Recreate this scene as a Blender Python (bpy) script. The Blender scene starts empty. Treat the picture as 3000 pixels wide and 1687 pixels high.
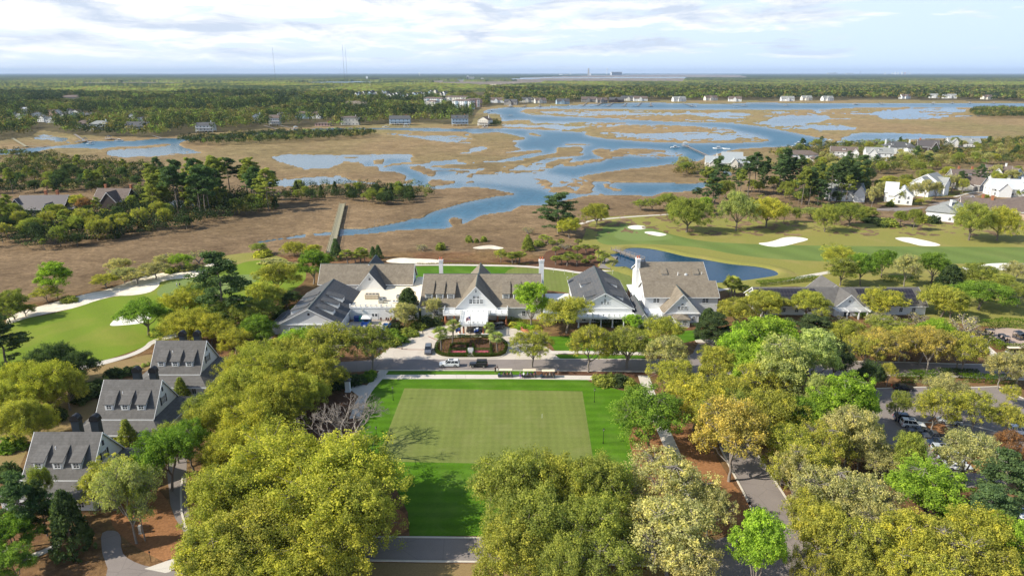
import bpy, bmesh, math, random
import numpy as np
from mathutils import Vector, Matrix
from mathutils.geometry import tessellate_polygon
R = math.radians
scn = bpy.context.scene
COL = scn.collection
# ------------------------------------------------------------------ camera, sky, sun, exposure
F_PX, CX, CY, CAM_H, PITCH = 2000.0,1500.0,843.5,73.0, R(17.45)
cam = bpy.data.objects.new("camera", bpy.data.cameras.new("camera"))
COL.objects.link(cam)
cam.location = (0,0, CAM_H)
cam.rotation_euler = (R(90) - PITCH, 0,0)
cam.data.sensor_width = 36.0
cam.data.lens = 36.0 * F_PX / 3000.0
cam.data.clip_start = 1.0
cam.data.clip_end = 200000.0
scn.camera = cam
SUN_EL = 37.0
SUN_TO = Vector((-4.6,-1.15,4.75 * math.tan(R(SUN_EL)))).normalized()
sl = bpy.data.lights.new("sun", 'SUN')
sl.energy = 4.8
sl.angle = R(0.5)
sl.color = (1.0,0.945,0.83)
sun = bpy.data.objects.new("sun", sl)
COL.objects.link(sun)
sun.rotation_euler = SUN_TO.to_track_quat('Z', 'Y').to_euler()
sun.location = (-100,-30,200)
scn.view_settings.view_transform = 'Standard'
scn.view_settings.look = 'None'
scn.view_settings.exposure = 0.42
scn.view_settings.gamma = 1.0
scn.view_settings.use_curve_mapping = False
scn.cycles.max_bounces = 6
scn.cycles.diffuse_bounces = 3
scn.cycles.glossy_bounces = 3
scn.cycles.transmission_bounces = 3
scn.cycles.volume_bounces = 0
scn.cycles.transparent_max_bounces = 8
scn.cycles.use_adaptive_sampling = True
scn.cycles.adaptive_threshold = 0.012
W = bpy.data.worlds.new("World")
scn.world = W
W.use_nodes = True
class NT:
 """small helper to write node trees"""
 def __init__(s, tree):
  s.t = tree
  tree.nodes.clear()
 def n(s, typ, ins=None, **kw):
  nd = s.t.nodes.new(typ)
  for k, v in kw.items():
   setattr(nd, k, v)
  for k, v in (ins or {}).items():
   sock = nd.inputs[k]
   if isinstance(v, bpy.types.NodeSocket):
    s.t.links.new(v, sock)
   else:
    if hasattr(sock.default_value, '__len__') and not isinstance(v, str):
     v = tuple(v)
     if len(v) == 3 and len(sock.default_value) == 4:
      v = v + (1.0,)
    sock.default_value = v
  return nd
 def ramp(s, fac, stops, interp='LINEAR'):
  nd = s.t.nodes.new('ShaderNodeValToRGB')
  nd.color_ramp.interpolation = interp
  e = nd.color_ramp.elements
  while len(e) < len(stops):
   e.new(0.5)
  for i, (p, c) in enumerate(stops):
   e[i].position = p
   e[i].color = tuple(c) + (1.0,) if len(c) == 3 else tuple(c)
  s.t.links.new(fac, nd.inputs[0])
  return nd.outputs[0]
 def mix(s, fac, a, b, mode='MIX'):
  nd = s.t.nodes.new('ShaderNodeMix')
  nd.data_type = 'RGBA'
  nd.blend_type = mode
  for sock, v in ((nd.inputs[0], fac),(nd.inputs[6], a),(nd.inputs[7], b)):
   if isinstance(v, bpy.types.NodeSocket):
    s.t.links.new(v, sock)
   elif isinstance(v, (int, float)):
    sock.default_value = v if sock == nd.inputs[0] else (v, v, v, 1)
   else:
    sock.default_value = tuple(v) + (1.0,) if len(v) == 3 else tuple(v)
  return nd.outputs[2]
 def math(s, op, a, b=0.0, c=None):
  nd = s.t.nodes.new('ShaderNodeMath')
  nd.operation = op
  for i, v in enumerate((a, b) if c is None else (a, b, c)):
   if isinstance(v, bpy.types.NodeSocket):
    s.t.links.new(v, nd.inputs[i])
   else:
    nd.inputs[i].default_value = v
  return nd.outputs[0]
 def noise(s, scale, detail=4.0, rough=0.55, vec=None, dist=0.0):
  nd = s.n('ShaderNodeTexNoise', {'Scale': scale, 'Detail': detail, 'Roughness': rough, 'Distortion': dist})
  if vec is not None:
   s.t.links.new(vec, nd.inputs['Vector'])
  return nd.outputs[0]
def world_sky():
 t = NT(W.node_tree)
 sky = t.n('ShaderNodeTexSky', sky_type='NISHITA', sun_disc=False)
 sky.sun_elevation = R(SUN_EL)
 sky.sun_rotation = math.atan2(SUN_TO.x, SUN_TO.y)
 sky.altitude = 70.0
 sky.air_density = 1.0
 sky.dust_density = 0.6
 sky.ozone_density = 1.2
 base = t.mix(1.0, sky.outputs[0], (0.13,0.13,0.13), 'MULTIPLY')
 tc = t.n('ShaderNodeTexCoord').outputs['Generated']
 sep = t.n('ShaderNodeSeparateXYZ', {0: tc})
 x, y, z = sep.outputs
 az = t.math('ARCTAN2', x, y)
 el = t.math('MAXIMUM', z, 0.0)
 els = t.math('POWER', el, 0.72)
 v1 = t.n('ShaderNodeCombineXYZ', {0: t.math('MULTIPLY', az, 9.0),1: t.math('MULTIPLY', els, 30.0),2: 3.1}).outputs[0]
 n1 = t.noise(1.0,9.0,0.60, v1,0.35)
 v2 = t.n('ShaderNodeCombineXYZ', {0: t.math('MULTIPLY', az, 3.0),1: t.math('MULTIPLY', els, 11.0),2: 7.7}).outputs[0]
 n2 = t.noise(1.0,4.0,0.5, v2,0.4)
 # more cloud to the left (west) and higher up; clear to the right
 lean = t.math('MULTIPLY_ADD', az, -0.20,0.0)
 up = t.math('MULTIPLY', t.math('SMOOTH_MIN', el, 0.11,0.03),1.5)
 m = t.math('ADD', t.math('ADD', t.math('MULTIPLY', n1,0.80), t.math('MULTIPLY', n2,0.35)), t.math('ADD', lean, up))
 mask = t.ramp(m, [(0.58,(0,0,0)),(0.69,(1,1,1))])
 v3 = t.n('ShaderNodeCombineXYZ', {0: t.math('MULTIPLY', az, 9.0),1: t.math('MULTIPLY_ADD', els, 30.0,-0.35),2: 3.1}).outputs[0]
 n3 = t.noise(1.0,9.0,0.60, v3,0.35)
 shade = t.ramp(t.math('MULTIPLY_ADD', n3,0.9, t.math('MULTIPLY', n2,0.25)), [(0.46,(1.0,0.98,0.96)),(0.68,(0.52,0.59,0.70))])
 hz = t.ramp(t.math('MULTIPLY_ADD', az, 0.6,0.5), [(0.05,(0.70,0.78,0.88)),(0.95,(0.56,0.70,0.93))])
 # low sky: pale haze at the horizon going over into the clear sky higher up
 low = t.ramp(el, [(0.0,(1,1,1)),(0.13,(1,1,1)),(0.34,(0,0,0))])
 clear = t.mix(low, base, hz)
 lowm = t.ramp(el, [(0.0,(0.25,0.25,0.25)),(0.04,(1,1,1)),(0.16,(1,1,1)),(0.36,(0.12,0.12,0.12))])
 mm = t.math('MULTIPLY', mask, lowm)
 col = t.mix(mm, clear, shade)
 bg = t.n('ShaderNodeBackground', {'Color': col, 'Strength': 1.0})
 out = t.n('ShaderNodeOutputWorld', {0: bg.outputs[0]})
world_sky()
# ------------------------------------------------------------------ pixel <-> ground helpers (real places measured from the photograph)
cp, sp = math.cos(PITCH), math.sin(PITCH)
REG = {'A': (0,0,2576 / 3000), 'F': (0,0,1), 'R1': (0,180,2.576), 'R2': (1000,180,2.576), 'R3': (2000,180,2.576),
      'Q4': (0,700,3.22), 'Q5': (750,700,3.22), 'Q6': (1500,700,3.22), 'Q7': (2200,650,3.22),
      'S1': (0,950,3.22), 'S2': (0,1240,3.22), 'S3': (750,1240,3.22), 'S4': (1500,1240,3.22), 'S5': (2200,1240,3.22),
      'S6': (1000,950,3.22), 'S7': (1800,950,3.22), 'S8': (2500,950,5.152), 'T2': (2560,1180,5.855), 'T6': (2650,460,7.354)}
def px(code, pts):
 ox, oy, s = REG[code]
 return [(ox + x / s, oy + y / s) for x, y in pts]
def P(u, v, z=0.0):
 a, b = (u - CX) / F_PX, (v - CY) / F_PX
 t = (z - CAM_H) / (-sp - b * cp)
 return Vector((a * t, (cp - b * sp) * t, z))
def Pn(u, v, z=0.0):
 a, b = (u - CX) / F_PX, (v - CY) / F_PX
 t = (z - CAM_H) / (-sp - b * cp)
 return a * t, (cp - b * sp) * t
def zdist(x, y, z=0.0):
 return y * cp - (z - CAM_H) * sp
def Q(x, y, z):
 d = zdist(x, y, z)
 return CX + F_PX * x / d, CY - F_PX * (y * sp + (z - CAM_H) * cp) / d
def height_at(u, vb, vt):
 p = P(u, vb)
 lo, hi = 0.0,320.0
 for _ in range(40):
  m = (lo + hi) / 2
  if Q(p.x, p.y, m)[1] > vt:
   lo = m
  else:
   hi = m
 return lo
# ------------------------------------------------------------------ objects, parts, meshes
def tag(o, label=None, cat=None, group=None, kind=None):
 if label: o['label'] = label
 if cat: o['category'] = cat
 if group: o['group'] = group
 if kind: o['kind'] = kind
 return o
def thing(name, label, cat, loc=(0,0,0), rz=0.0, group=None):
 o = bpy.data.objects.new(name, None)
 COL.objects.link(o)
 o.location = loc
 o.rotation_euler = (0,0, rz)
 o.empty_display_size = 0.5
 return tag(o, label, cat, group)
def copy_tree(o, parent=None):
 c = o.copy()
 COL.objects.link(c)
 if parent is not None:
  c.parent = parent
 for ch in list(o.children):
  copy_tree(ch, c)
 return c
def link(name, mesh, mat=None, parent=None):
 if mat is not None:
  mesh.materials.clear()
  mesh.materials.append(mat)
 o = bpy.data.objects.new(name, mesh)
 COL.objects.link(o)
 if parent is not None:
  o.parent = parent
 return o
def np_mesh(name, V, Fa, smooth=False, face_attr=None, vert_col=None, face_col=None):
 """V (n,3) array, Fa (m,k) int array of equal sized faces"""
 V = np.asarray(V, dtype=np.float32)
 Fa = np.asarray(Fa, dtype=np.int32)
 me = bpy.data.meshes.new(name)
 k = Fa.shape[1]
 me.vertices.add(len(V))
 me.vertices.foreach_set('co', V.ravel())
 me.loops.add(Fa.size)
 me.loops.foreach_set('vertex_index', Fa.ravel())
 me.polygons.add(len(Fa))
 me.polygons.foreach_set('loop_start', np.arange(0, Fa.size, k, dtype=np.int32))
 if smooth:
  me.polygons.foreach_set('use_smooth', np.ones(len(Fa), dtype=bool))
 me.update(calc_edges=True)
 if face_attr is not None:
  a = me.attributes.new('tint', 'FLOAT', 'FACE')
  a.data.foreach_set('value', np.asarray(face_attr, dtype=np.float32))
 if vert_col is not None:
  c4 = np.ones((len(V),4), dtype=np.float32)
  c4[:, :3] = vert_col
  a = me.attributes.new('col', 'FLOAT_COLOR', 'POINT')
  a.data.foreach_set('color', c4.ravel())
 if face_col is not None:
  c4 = np.ones((len(Fa),4), dtype=np.float32)
  c4[:, :3] = face_col
  a = me.attributes.new('col', 'FLOAT_COLOR', 'FACE')
  a.data.foreach_set('color', c4.ravel())
 return me
class MB:
 """collects simple solids and makes ONE mesh object of them; xf maps local to world"""
 def __init__(s, xf=None):
  s.v, s.f, s.xf = [], [], xf
 def add(s, vs, fs):
  b = len(s.v)
  s.v += [tuple(s.xf(*p)) if s.xf else tuple(p) for p in vs]
  s.f += [tuple(b + i for i in f) for f in fs]
  return s
 def box(s, x0, y0, z0, x1, y1, z1):
  vs = [(x, y, z) for z in (z0, z1) for x, y in ((x0, y0),(x1, y0),(x1, y1),(x0, y1))]
  return s.add(vs, [(3,2,1,0),(4,5,6,7),(0,1,5,4),(1,2,6,5),(2,3,7,6),(3,0,4,7)])
 def cbox(s, c, d):
  return s.box(c[0] - d[0] / 2, c[1] - d[1] / 2, c[2] - d[2] / 2, c[0] + d[0] / 2, c[1] + d[1] / 2, c[2] + d[2] / 2)
 def loft(s, rings, cap=True):
  n = len(rings[0])
  vs = [p for r in rings for p in r]
  fs = []
  for i in range(len(rings) - 1):
   for j in range(n):
    a, b = i * n + j, i * n + (j + 1) % n
    fs.append((a, b, b + n, a + n))
  if cap:
   fs.append(tuple(range(n - 1,-1,-1)))
   fs.append(tuple(range((len(rings) - 1) * n, len(rings) * n)))
  return s.add(vs, fs)
 def prism_x(s, yz, x0, x1):
  return s.loft([[(x0, y, z) for y, z in yz], [(x1, y, z) for y, z in yz]])
 def prism_z(s, xy, z0, z1):
  return s.loft([[(x, y, z0) for x, y in xy], [(x, y, z1) for x, y in xy]])
 def cyl(s, x, y, z0, z1, r, n=10, r1=None):
  r1 = r if r1 is None else r1
  return s.loft([[(x + rr * math.cos(2 * math.pi * i / n), y + rr * math.sin(2 * math.pi * i / n), z) for i in range(n)]
      for z, rr in ((z0, r),(z1, r1))])
 def tube(s, p, q, r, n=5, r1=None):
  p, q = Vector(p), Vector(q)
  d = (q - p)
  if d.length < 1e-6:
   return s
  a = d.orthogonal().normalized()
  b = d.normalized().cross(a)
  r1 = r if r1 is None else r1
  return s.loft([[tuple(c + rr * (a * math.cos(2 * math.pi * i / n) + b * math.sin(2 * math.pi * i / n))) for i in range(n)]
      for c, rr in ((p, r),(q, r1))])
 def wheel(s, x, y, z, r, w, n=16):
  return s.loft([[(x + r * math.cos(2 * math.pi * i / n), yy, z + r * math.sin(2 * math.pi * i / n)) for i in range(n)]
      for yy in (y - w / 2, y + w / 2)])
 def ball(s, c, r, n=10, m=6):
  rings = []
  rr = r if hasattr(r, '__len__') else (r, r, r)
  for j in range(1, m):
   t = math.pi * j / m
   rings.append([(c[0] + rr[0] * math.sin(t) * math.cos(2 * math.pi * i / n), c[1] + rr[1] * math.sin(t) * math.sin(2 * math.pi * i / n),
      c[2] - rr[2] * math.cos(t)) for i in range(n)])
  return s.loft(rings)
 def build(s, name, mat, parent=None, smooth=False):
  me = bpy.data.meshes.new(name)
  vs = s.v
  if parent is not None:
   inv = None
   m = Matrix.Identity(4)
   p = parent
   while p is not None:            # world coordinates -> the parent's frame (parents only move and turn about z)
    m = p.matrix_basis @ m
    p = p.parent
   inv = m.inverted()
   vs = [tuple(inv @ Vector(p)) for p in vs] if not s.local else vs
  me.from_pydata(vs, [], s.f)
  me.update()
  if smooth:
   me.polygons.foreach_set('use_smooth', [True] * len(me.polygons))
  return link(name, me, mat, parent)
 local = False
class LB(MB):
 """the same, but the coordinates are already in the parent's frame"""
 local = True
# numpy value noise (world space)
def _hash(ix, iy, seed):
 h = (ix.astype(np.int64) * 374761393 + iy.astype(np.int64) * 668265263 + seed * 974634777) & 0xffffffff
 h = ((h ^ (h >> 13)) * 1274126177) & 0xffffffff
 h = (h ^ (h >> 16)) & 0xffffffff
 return h.astype(np.float64) / 4294967295.0
def vnoise(x, y, seed=0):
 ix, iy = np.floor(x), np.floor(y)
 fx, fy = x - ix, y - iy
 fx, fy = fx * fx * (3 - 2 * fx), fy * fy * (3 - 2 * fy)
 a, b = _hash(ix, iy, seed), _hash(ix + 1, iy, seed)
 c, d = _hash(ix, iy + 1, seed), _hash(ix + 1, iy + 1, seed)
 return a + (b - a) * fx + (c - a) * fy + (a - b - c + d) * fx * fy
def fbm(x, y, seed=0, octv=4, g=0.5):
 s, a, t = 0.0,1.0,0.0
 for i in range(octv):
  s = s + a * vnoise(x * 2 ** i, y * 2 ** i, seed + 17 * i)
  t += a
  a *= g
 return s / t
def inside(poly, U, V):
 r = np.zeros(U.shape, dtype=bool)
 n = len(poly)
 us, vs = [p[0] for p in poly], [p[1] for p in poly]
 m = (U >= min(us)) & (U <= max(us)) & (V >= min(vs)) & (V <= max(vs))
 if not m.any():
  return r
 u, v = U[m], V[m]
 q = np.zeros(u.shape, dtype=bool)
 j = n - 1
 for i in range(n):
  (xi, yi),(xj, yj) = poly[i], poly[j]
  if yi != yj:
   q ^= ((yi > v) != (yj > v)) & (u < (xj - xi) * (v - yi) / (yj - yi) + xi)
  j = i
 r[m] = q
 return r
def spline(pts, n=5):
 out = []
 k = len(pts)
 for i in range(k):
  p0, p1, p2, p3 = pts[i - 1], pts[i], pts[(i + 1) % k], pts[(i + 2) % k]
  for t in np.linspace(0,1, n, endpoint=False):
   out.append(tuple(0.5 * ((2 * p1[c]) + (-p0[c] + p2[c]) * t + (2 * p0[c] - 5 * p1[c] + 4 * p2[c] - p3[c]) * t * t
         + (-p0[c] + 3 * p1[c] - 3 * p2[c] + p3[c]) * t ** 3) for c in (0,1)))
 return out
# ------------------------------------------------------------------ materials
def new_mat(name):
 m = bpy.data.materials.new(name)
 m.use_nodes = True
 return m, NT(m.node_tree)
def finish(t, shader):
 t.n('ShaderNodeOutputMaterial', {0: shader})
def plain(name, col, rough=0.7, var=0.12, scale=1.5, metal=0.0, bump=0.0, spec=0.4, coat=0.0):
 m, t = new_mat(name)
 oc = t.n('ShaderNodeTexCoord').outputs['Object']
 nz = t.noise(scale, 5.0,0.6, oc)
 c = t.mix(nz, [x * (1 - var) for x in col], [min(1, x * (1 + var)) for x in col])
 b = t.n('ShaderNodeBsdfPrincipled', {'Base Color': c, 'Roughness': rough, 'Metallic': metal, 'Specular IOR Level': spec, 'Coat Weight': coat})
 if bump:
  t.t.links.new(t.n('ShaderNodeBump', {'Strength': bump, 'Distance': 0.03, 'Height': nz}).outputs[0], b.inputs['Normal'])
 finish(t, b.outputs[0])
 return m
def geo_pos(t):
 return t.n('ShaderNodeNewGeometry').outputs['Position']
def ground_mat(name, use_attr=True, col=None, fine=1.2, amt=0.35, bumpd=0.25):
 m, t = new_mat(name)
 pos = geo_pos(t)
 base = t.n('ShaderNodeAttribute', attribute_name='col').outputs['Color'] if use_attr else t.n('ShaderNodeRGB').outputs[0]
 if not use_attr:
  base.node.outputs[0].default_value = tuple(col) + (1,)
 n1 = t.noise(fine, 6.0,0.7, pos)
 n2 = t.noise(0.06,5.0,0.6, pos)
 n3 = t.noise(0.35,4.0,0.6, pos)
 f1 = t.ramp(n1, [(0.28,(1 - amt,) * 3),(0.72,(1 + amt,) * 3)])
 f2 = t.ramp(n2, [(0.3,(0.80,0.78,0.74)),(0.7,(1.18,1.18,1.14))])
 f3 = t.ramp(n3, [(0.3,(0.84,0.84,0.84)),(0.7,(1.14,1.14,1.14))])
 mp = t.n('ShaderNodeMapping', {'Vector': pos, 'Scale': (0.16,0.30,1.0)}).outputs[0]
 f4 = t.ramp(t.noise(1.0,7.0,0.68, mp, 1.2), [(0.34,(0.70,0.68,0.66)),(0.66,(1.26,1.26,1.22))])
 c = t.mix(1.0, t.mix(1.0, t.mix(1.0, t.mix(1.0, base, f1, 'MULTIPLY'), f2, 'MULTIPLY'), f3, 'MULTIPLY'), f4 if use_attr else (1.0,1.0,1.0), 'MULTIPLY')
 bp = t.n('ShaderNodeBump', {'Strength': 0.7, 'Distance': bumpd, 'Height': n1})
 b = t.n('ShaderNodeBsdfPrincipled', {'Base Color': c, 'Roughness': 0.95, 'Specular IOR Level': 0.1, 'Normal': bp.outputs[0]})
 finish(t, b.outputs[0])
 return m
def turf_mat(name, a, b_, patch, pamt=0.5, pscale=0.09, stripe=None, bscale=6.0):
 """mown grass: two greens, worn patches, and mowing bands"""
 m, t = new_mat(name)
 pos = geo_pos(t)
 n1 = t.noise(1.7,6.0,0.75, pos)
 c = t.mix(t.ramp(n1, [(0.3,(0,0,0)),(0.7,(1,1,1))]), a, b_)
 n2 = t.noise(pscale, 6.0,0.62, pos, 0.6)
 c = t.mix(t.math('MULTIPLY', t.ramp(n2, [(0.5,(0,0,0)),(0.68,(1,1,1))]), pamt), c, patch)
 if stripe:
  sep = t.n('ShaderNodeSeparateXYZ', {0: pos})
  for axis, period, amp, sharp in stripe:
   if isinstance(axis, str):
    coord = sep.outputs['XYZ'.index(axis)]
   else:
    coord = t.math('ADD', t.math('MULTIPLY', sep.outputs[0], math.cos(axis)), t.math('MULTIPLY', sep.outputs[1], math.sin(axis)))
   wob = t.math('MULTIPLY', t.noise(0.5,2.0,0.5, pos),0.35)
   w = t.math('SINE', t.math('MULTIPLY', t.math('ADD', coord, wob),2 * math.pi / period))
   brk = t.math('MULTIPLY', w, t.ramp(t.noise(0.12,3.0,0.6, pos), [(0.3,(0.35,) * 3),(0.7,(1,) * 3)]))
   f = t.ramp(t.math('MULTIPLY_ADD', brk, 0.5,0.5), [(0.5 - sharp, (1 - amp,) * 3),(0.5 + sharp, (1 + amp,) * 3)])
   c = t.mix(1.0, c, f, 'MULTIPLY')
 n4 = t.noise(bscale, 4.0,0.7, pos)
 c = t.mix(1.0, c, t.ramp(n4, [(0.3,(0.82,) * 3),(0.7,(1.18,) * 3)]), 'MULTIPLY')
 bp = t.n('ShaderNodeBump', {'Strength': 0.5, 'Distance': 0.06, 'Height': n4})
 b = t.n('ShaderNodeBsdfPrincipled', {'Base Color': c, 'Roughness': 0.9, 'Specular IOR Level': 0.15, 'Normal': bp.outputs[0]})
 finish(t, b.outputs[0])
 return m
def leaf_mat(name, attr='tint', objcol=True, trans=0.42):
 m, t = new_mat(name)
 if objcol:
  base = t.n('ShaderNodeObjectInfo').outputs['Color']
  tint = t.n('ShaderNodeAttribute', attribute_name='tint').outputs['Fac']
  base = t.mix(1.0, base, t.ramp(tint, [(0.0,(0.45,0.50,0.55)),(0.5,(1.0,1.0,1.0)),(1.0,(1.55,1.42,1.15))]), 'MULTIPLY')
 else:
  base = t.n('ShaderNodeAttribute', attribute_name='col').outputs['Color']
 d = t.n('ShaderNodeBsdfDiffuse', {'Color': base})
 tr = t.n('ShaderNodeBsdfTranslucent', {'Color': t.mix(1.0, base, (1.0,1.15,0.5), 'MULTIPLY')})
 mx = t.n('ShaderNodeMixShader', {0: trans, 1: d.outputs[0], 2: tr.outputs[0]})
 finish(t, mx.outputs[0])
 return m
def shingle_mat(name, a, b_, stain, row=0.35, samt=0.35, metal=False):
 m, t = new_mat(name)
 pos = geo_pos(t)
 sep = t.n('ShaderNodeSeparateXYZ', {0: pos})
 n1 = t.noise(2.2,5.0,0.7, pos)
 c = t.mix(t.ramp(n1, [(0.3,(0,0,0)),(0.7,(1,1,1))]), a, b_)
 n2 = t.noise(0.45,6.0,0.7, pos, 0.5)
 c = t.mix(t.math('MULTIPLY', t.ramp(n2, [(0.42,(0,0,0)),(0.66,(1,1,1))]), samt * 1.5), c, stain)
 mp = t.n('ShaderNodeMapping', {'Vector': pos, 'Scale': (1.4,1.4,0.25)}).outputs[0]
 c = t.mix(1.0, c, t.ramp(t.noise(1.0,4.0,0.6, mp), [(0.3,(0.84,) * 3),(0.7,(1.14,) * 3)]), 'MULTIPLY')
 w = t.math('FRACT', t.math('DIVIDE', sep.outputs[2], row))
 f = t.ramp(w, [(0.0,(0.80,) * 3),(0.2,(1.0,) * 3),(1.0,(1.05,) * 3)])
 c = t.mix(1.0, c, f, 'MULTIPLY')
 bp = t.n('ShaderNodeBump', {'Strength': 0.5, 'Distance': 0.04, 'Height': t.math('ADD', n1, w)})
 b = t.n('ShaderNodeBsdfPrincipled', {'Base Color': c, 'Roughness': 0.8, 'Specular IOR Level': 0.25, 'Normal': bp.outputs[0]})
 finish(t, b.outputs[0])
 return m
def seam_mat(name, col, rough=0.45):
 """standing seam metal: ribs across both horizontal directions of the slope are drawn by the seams of the panel"""
 m, t = new_mat(name)
 pos = geo_pos(t)
 sep = t.n('ShaderNodeSeparateXYZ', {0: pos})
 w = t.math('FRACT', t.math('DIVIDE', t.math('ADD', sep.outputs[0], t.math('MULTIPLY', sep.outputs[1], 0.35)),0.6))
 f = t.ramp(w, [(0.0,(0.6,) * 3),(0.12,(1.0,) * 3)])
 c = t.mix(1.0, t.mix(t.noise(0.7,4.0,0.6, pos), [x * 0.9 for x in col], [x * 1.1 for x in col]), f, 'MULTIPLY')
 b = t.n('ShaderNodeBsdfPrincipled', {'Base Color': c, 'Roughness': rough, 'Metallic': 0.2})
 finish(t, b.outputs[0])
 return m
def siding_mat(name, col, row=0.22, amt=0.14):
 m, t = new_mat(name)
 pos = geo_pos(t)
 sep = t.n('ShaderNodeSeparateXYZ', {0: pos})
 w = t.math('FRACT', t.math('DIVIDE', sep.outputs[2], row))
 f = t.ramp(w, [(0.0,(1 - amt * 2.4,) * 3),(0.14,(1.0,) * 3),(1.0,(1.0,) * 3)])
 n = t.noise(0.8,5.0,0.65, pos)
 c = t.mix(n, [x * 0.93 for x in col], col)
 c = t.mix(1.0, c, f, 'MULTIPLY')
 bp = t.n('ShaderNodeBump', {'Strength': 0.4, 'Distance': 0.02, 'Height': w})
 b = t.n('ShaderNodeBsdfPrincipled', {'Base Color': c, 'Roughness': 0.6, 'Normal': bp.outputs[0]})
 finish(t, b.outputs[0])
 return m
def asphalt_mat(name, a, b_):
 m, t = new_mat(name)
 pos = geo_pos(t)
 c = t.mix(t.ramp(t.noise(0.25,5.0,0.6, pos), [(0.3,(0,0,0)),(0.7,(1,1,1))]), a, b_)
 n = t.noise(9.0,3.0,0.7, pos)
 c = t.mix(1.0, c, t.ramp(n, [(0.3,(0.85,) * 3),(0.7,(1.15,) * 3)]), 'MULTIPLY')
 v = t.n('ShaderNodeTexVoronoi', {'Scale': 0.16, 'Vector': pos}, feature='DISTANCE_TO_EDGE')
 c = t.mix(1.0, c, t.ramp(v.outputs['Distance'], [(0.0,(0.78,) * 3),(0.012,(1,) * 3)]), 'MULTIPLY')
 b = t.n('ShaderNodeBsdfPrincipled', {'Base Color': c, 'Roughness': 0.85, 'Specular IOR Level': 0.3})
 finish(t, b.outputs[0])
 return m
def water_mat(name, deep, shallow, rough, scale, bump, dist=0.3):
 m, t = new_mat(name)
 pos = geo_pos(t)
 mp = t.n('ShaderNodeMapping', {'Vector': pos, 'Scale': (1.0,0.6,1.0)}).outputs[0]
 n = t.noise(scale, 5.0,0.65, mp, 0.4)
 n2 = t.noise(0.02,4.0,0.6, mp, 0.8)
 c = t.mix(t.ramp(n2, [(0.35,(0,0,0)),(0.68,(1,1,1))]), deep, shallow)
 c = t.mix(1.0, c, t.ramp(n, [(0.3,(0.75,) * 3),(0.7,(1.25,) * 3)]), 'MULTIPLY')
 calm = t.n('ShaderNodeAttribute', attribute_name='col').outputs['Fac']      # sheltered shallow water lies smooth, open water is rippled
 c = t.mix(t.math('MULTIPLY', calm, 0.5), c, (.07,.13,.17))  # paler colour where calm: part of the sky's reflection is painted into the water
 bp = t.n('ShaderNodeBump', {'Strength': t.math('MULTIPLY', t.math('MULTIPLY_ADD', calm, -0.62,1.0), bump), 'Distance': dist, 'Height': n})
 rough = t.math('MULTIPLY_ADD', calm, 0.20 - rough, rough)
 b = t.n('ShaderNodeBsdfPrincipled', {'Base Color': c, 'Roughness': rough, 'IOR': 1.33, 'Specular IOR Level': t.math('MULTIPLY_ADD', calm, 0.16,0.26), 'Normal': bp.outputs[0]})
 finish(t, b.outputs[0])
 return m
MT = {}
MT['ground'] = ground_mat('terrain', True, fine=0.9, amt=0.42, bumpd=0.35)
MT['lawn'] = turf_mat('lawn_grass', (0.058,0.140,0.004),(0.085,0.190,0.006),(0.13,0.21,0.03),0.5,0.12,
      stripe=[('Y', 3.0,0.10,0.3),(0.6,7.0,0.06,0.4)])
MT['putting'] = turf_mat('putting_grass', (0.145,0.178,0.038),(0.185,0.212,0.052),(0.23,0.235,0.08),0.45,0.16,
      stripe=[('X', 1.66,0.045,0.35),('Y', 2.0,0.030,0.35),('X', 9.0,0.04,0.3)])
MT['fairway'] = turf_mat('fairway_grass', (0.140,0.205,0.014),(0.175,0.240,0.020),(0.30,0.25,0.06),0.5,0.035,
      stripe=[(0.75,12.0,0.05,0.3)], bscale=3.0)
MT['fairway_b'] = turf_mat('fairway_far_grass', (0.125,0.180,0.040),(0.155,0.210,0.050),(0.22,0.23,0.07),0.4,0.03,
      stripe=[(0.5,16.0,0.07,0.25)], bscale=2.0)
MT['green_b'] = turf_mat('green_grass', (0.16,0.215,0.06),(0.19,0.245,0.07),(0.23,0.25,0.09),0.3,0.06, bscale=2.0)
MT['rough'] = turf_mat('rough_grass', (0.215,0.215,0.045),(0.27,0.245,0.062),(0.34,0.26,0.095),0.5,0.05, bscale=1.6)
MT['dry'] = turf_mat('dry_grass', (0.25,0.17,0.075),(0.30,0.21,0.095),(0.22,0.20,0.05),0.6,0.10, bscale=4.0)
MT['mulch'] = ground_mat('mulch', False, (0.135,0.070,0.042),2.6,0.4,0.12)
MT['straw'] = ground_mat('pine_straw', False, (0.30,0.145,0.065),2.2,0.35,0.12)
MT['sand'] = ground_mat('bunker_sand', False, (0.86,0.82,0.74),1.2,0.05,0.05)
MT['waste'] = ground_mat('waste_sand', False, (0.82,0.73,0.60),1.6,0.10,0.08)
MT['concrete'] = asphalt_mat('concrete', (0.52,0.45,0.37),(0.60,0.53,0.44))
MT['path'] = asphalt_mat('path_concrete', (0.56,0.51,0.43),(0.64,0.58,0.50))
MT['asphalt'] = asphalt_mat('asphalt', (0.230,0.195,0.175),(0.270,0.230,0.205))
MT['lot'] = asphalt_mat('parking_surface', (0.40,0.30,0.24),(0.46,0.35,0.28))
MT['kerb'] = plain('kerb_concrete', (0.62,0.56,0.46),0.85)
MT['paver'] = plain('brick_band', (0.32,0.16,0.11),0.85)
MT['paint'] = plain('road_paint', (0.75,0.74,0.70),0.7)
MT['water'] = water_mat('creek_water', (0.020,0.100,0.165),(0.034,0.130,0.205),0.38,0.35,0.7,0.6)
MT['pond'] = water_mat('pond_water', (0.003,0.036,0.080),(0.005,0.046,0.098),0.16,0.9,0.25,0.1)
MT['leaf'] = leaf_mat('foliage')
MT['leafv'] = leaf_mat('far_foliage', objcol=False, trans=0.15)
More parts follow.
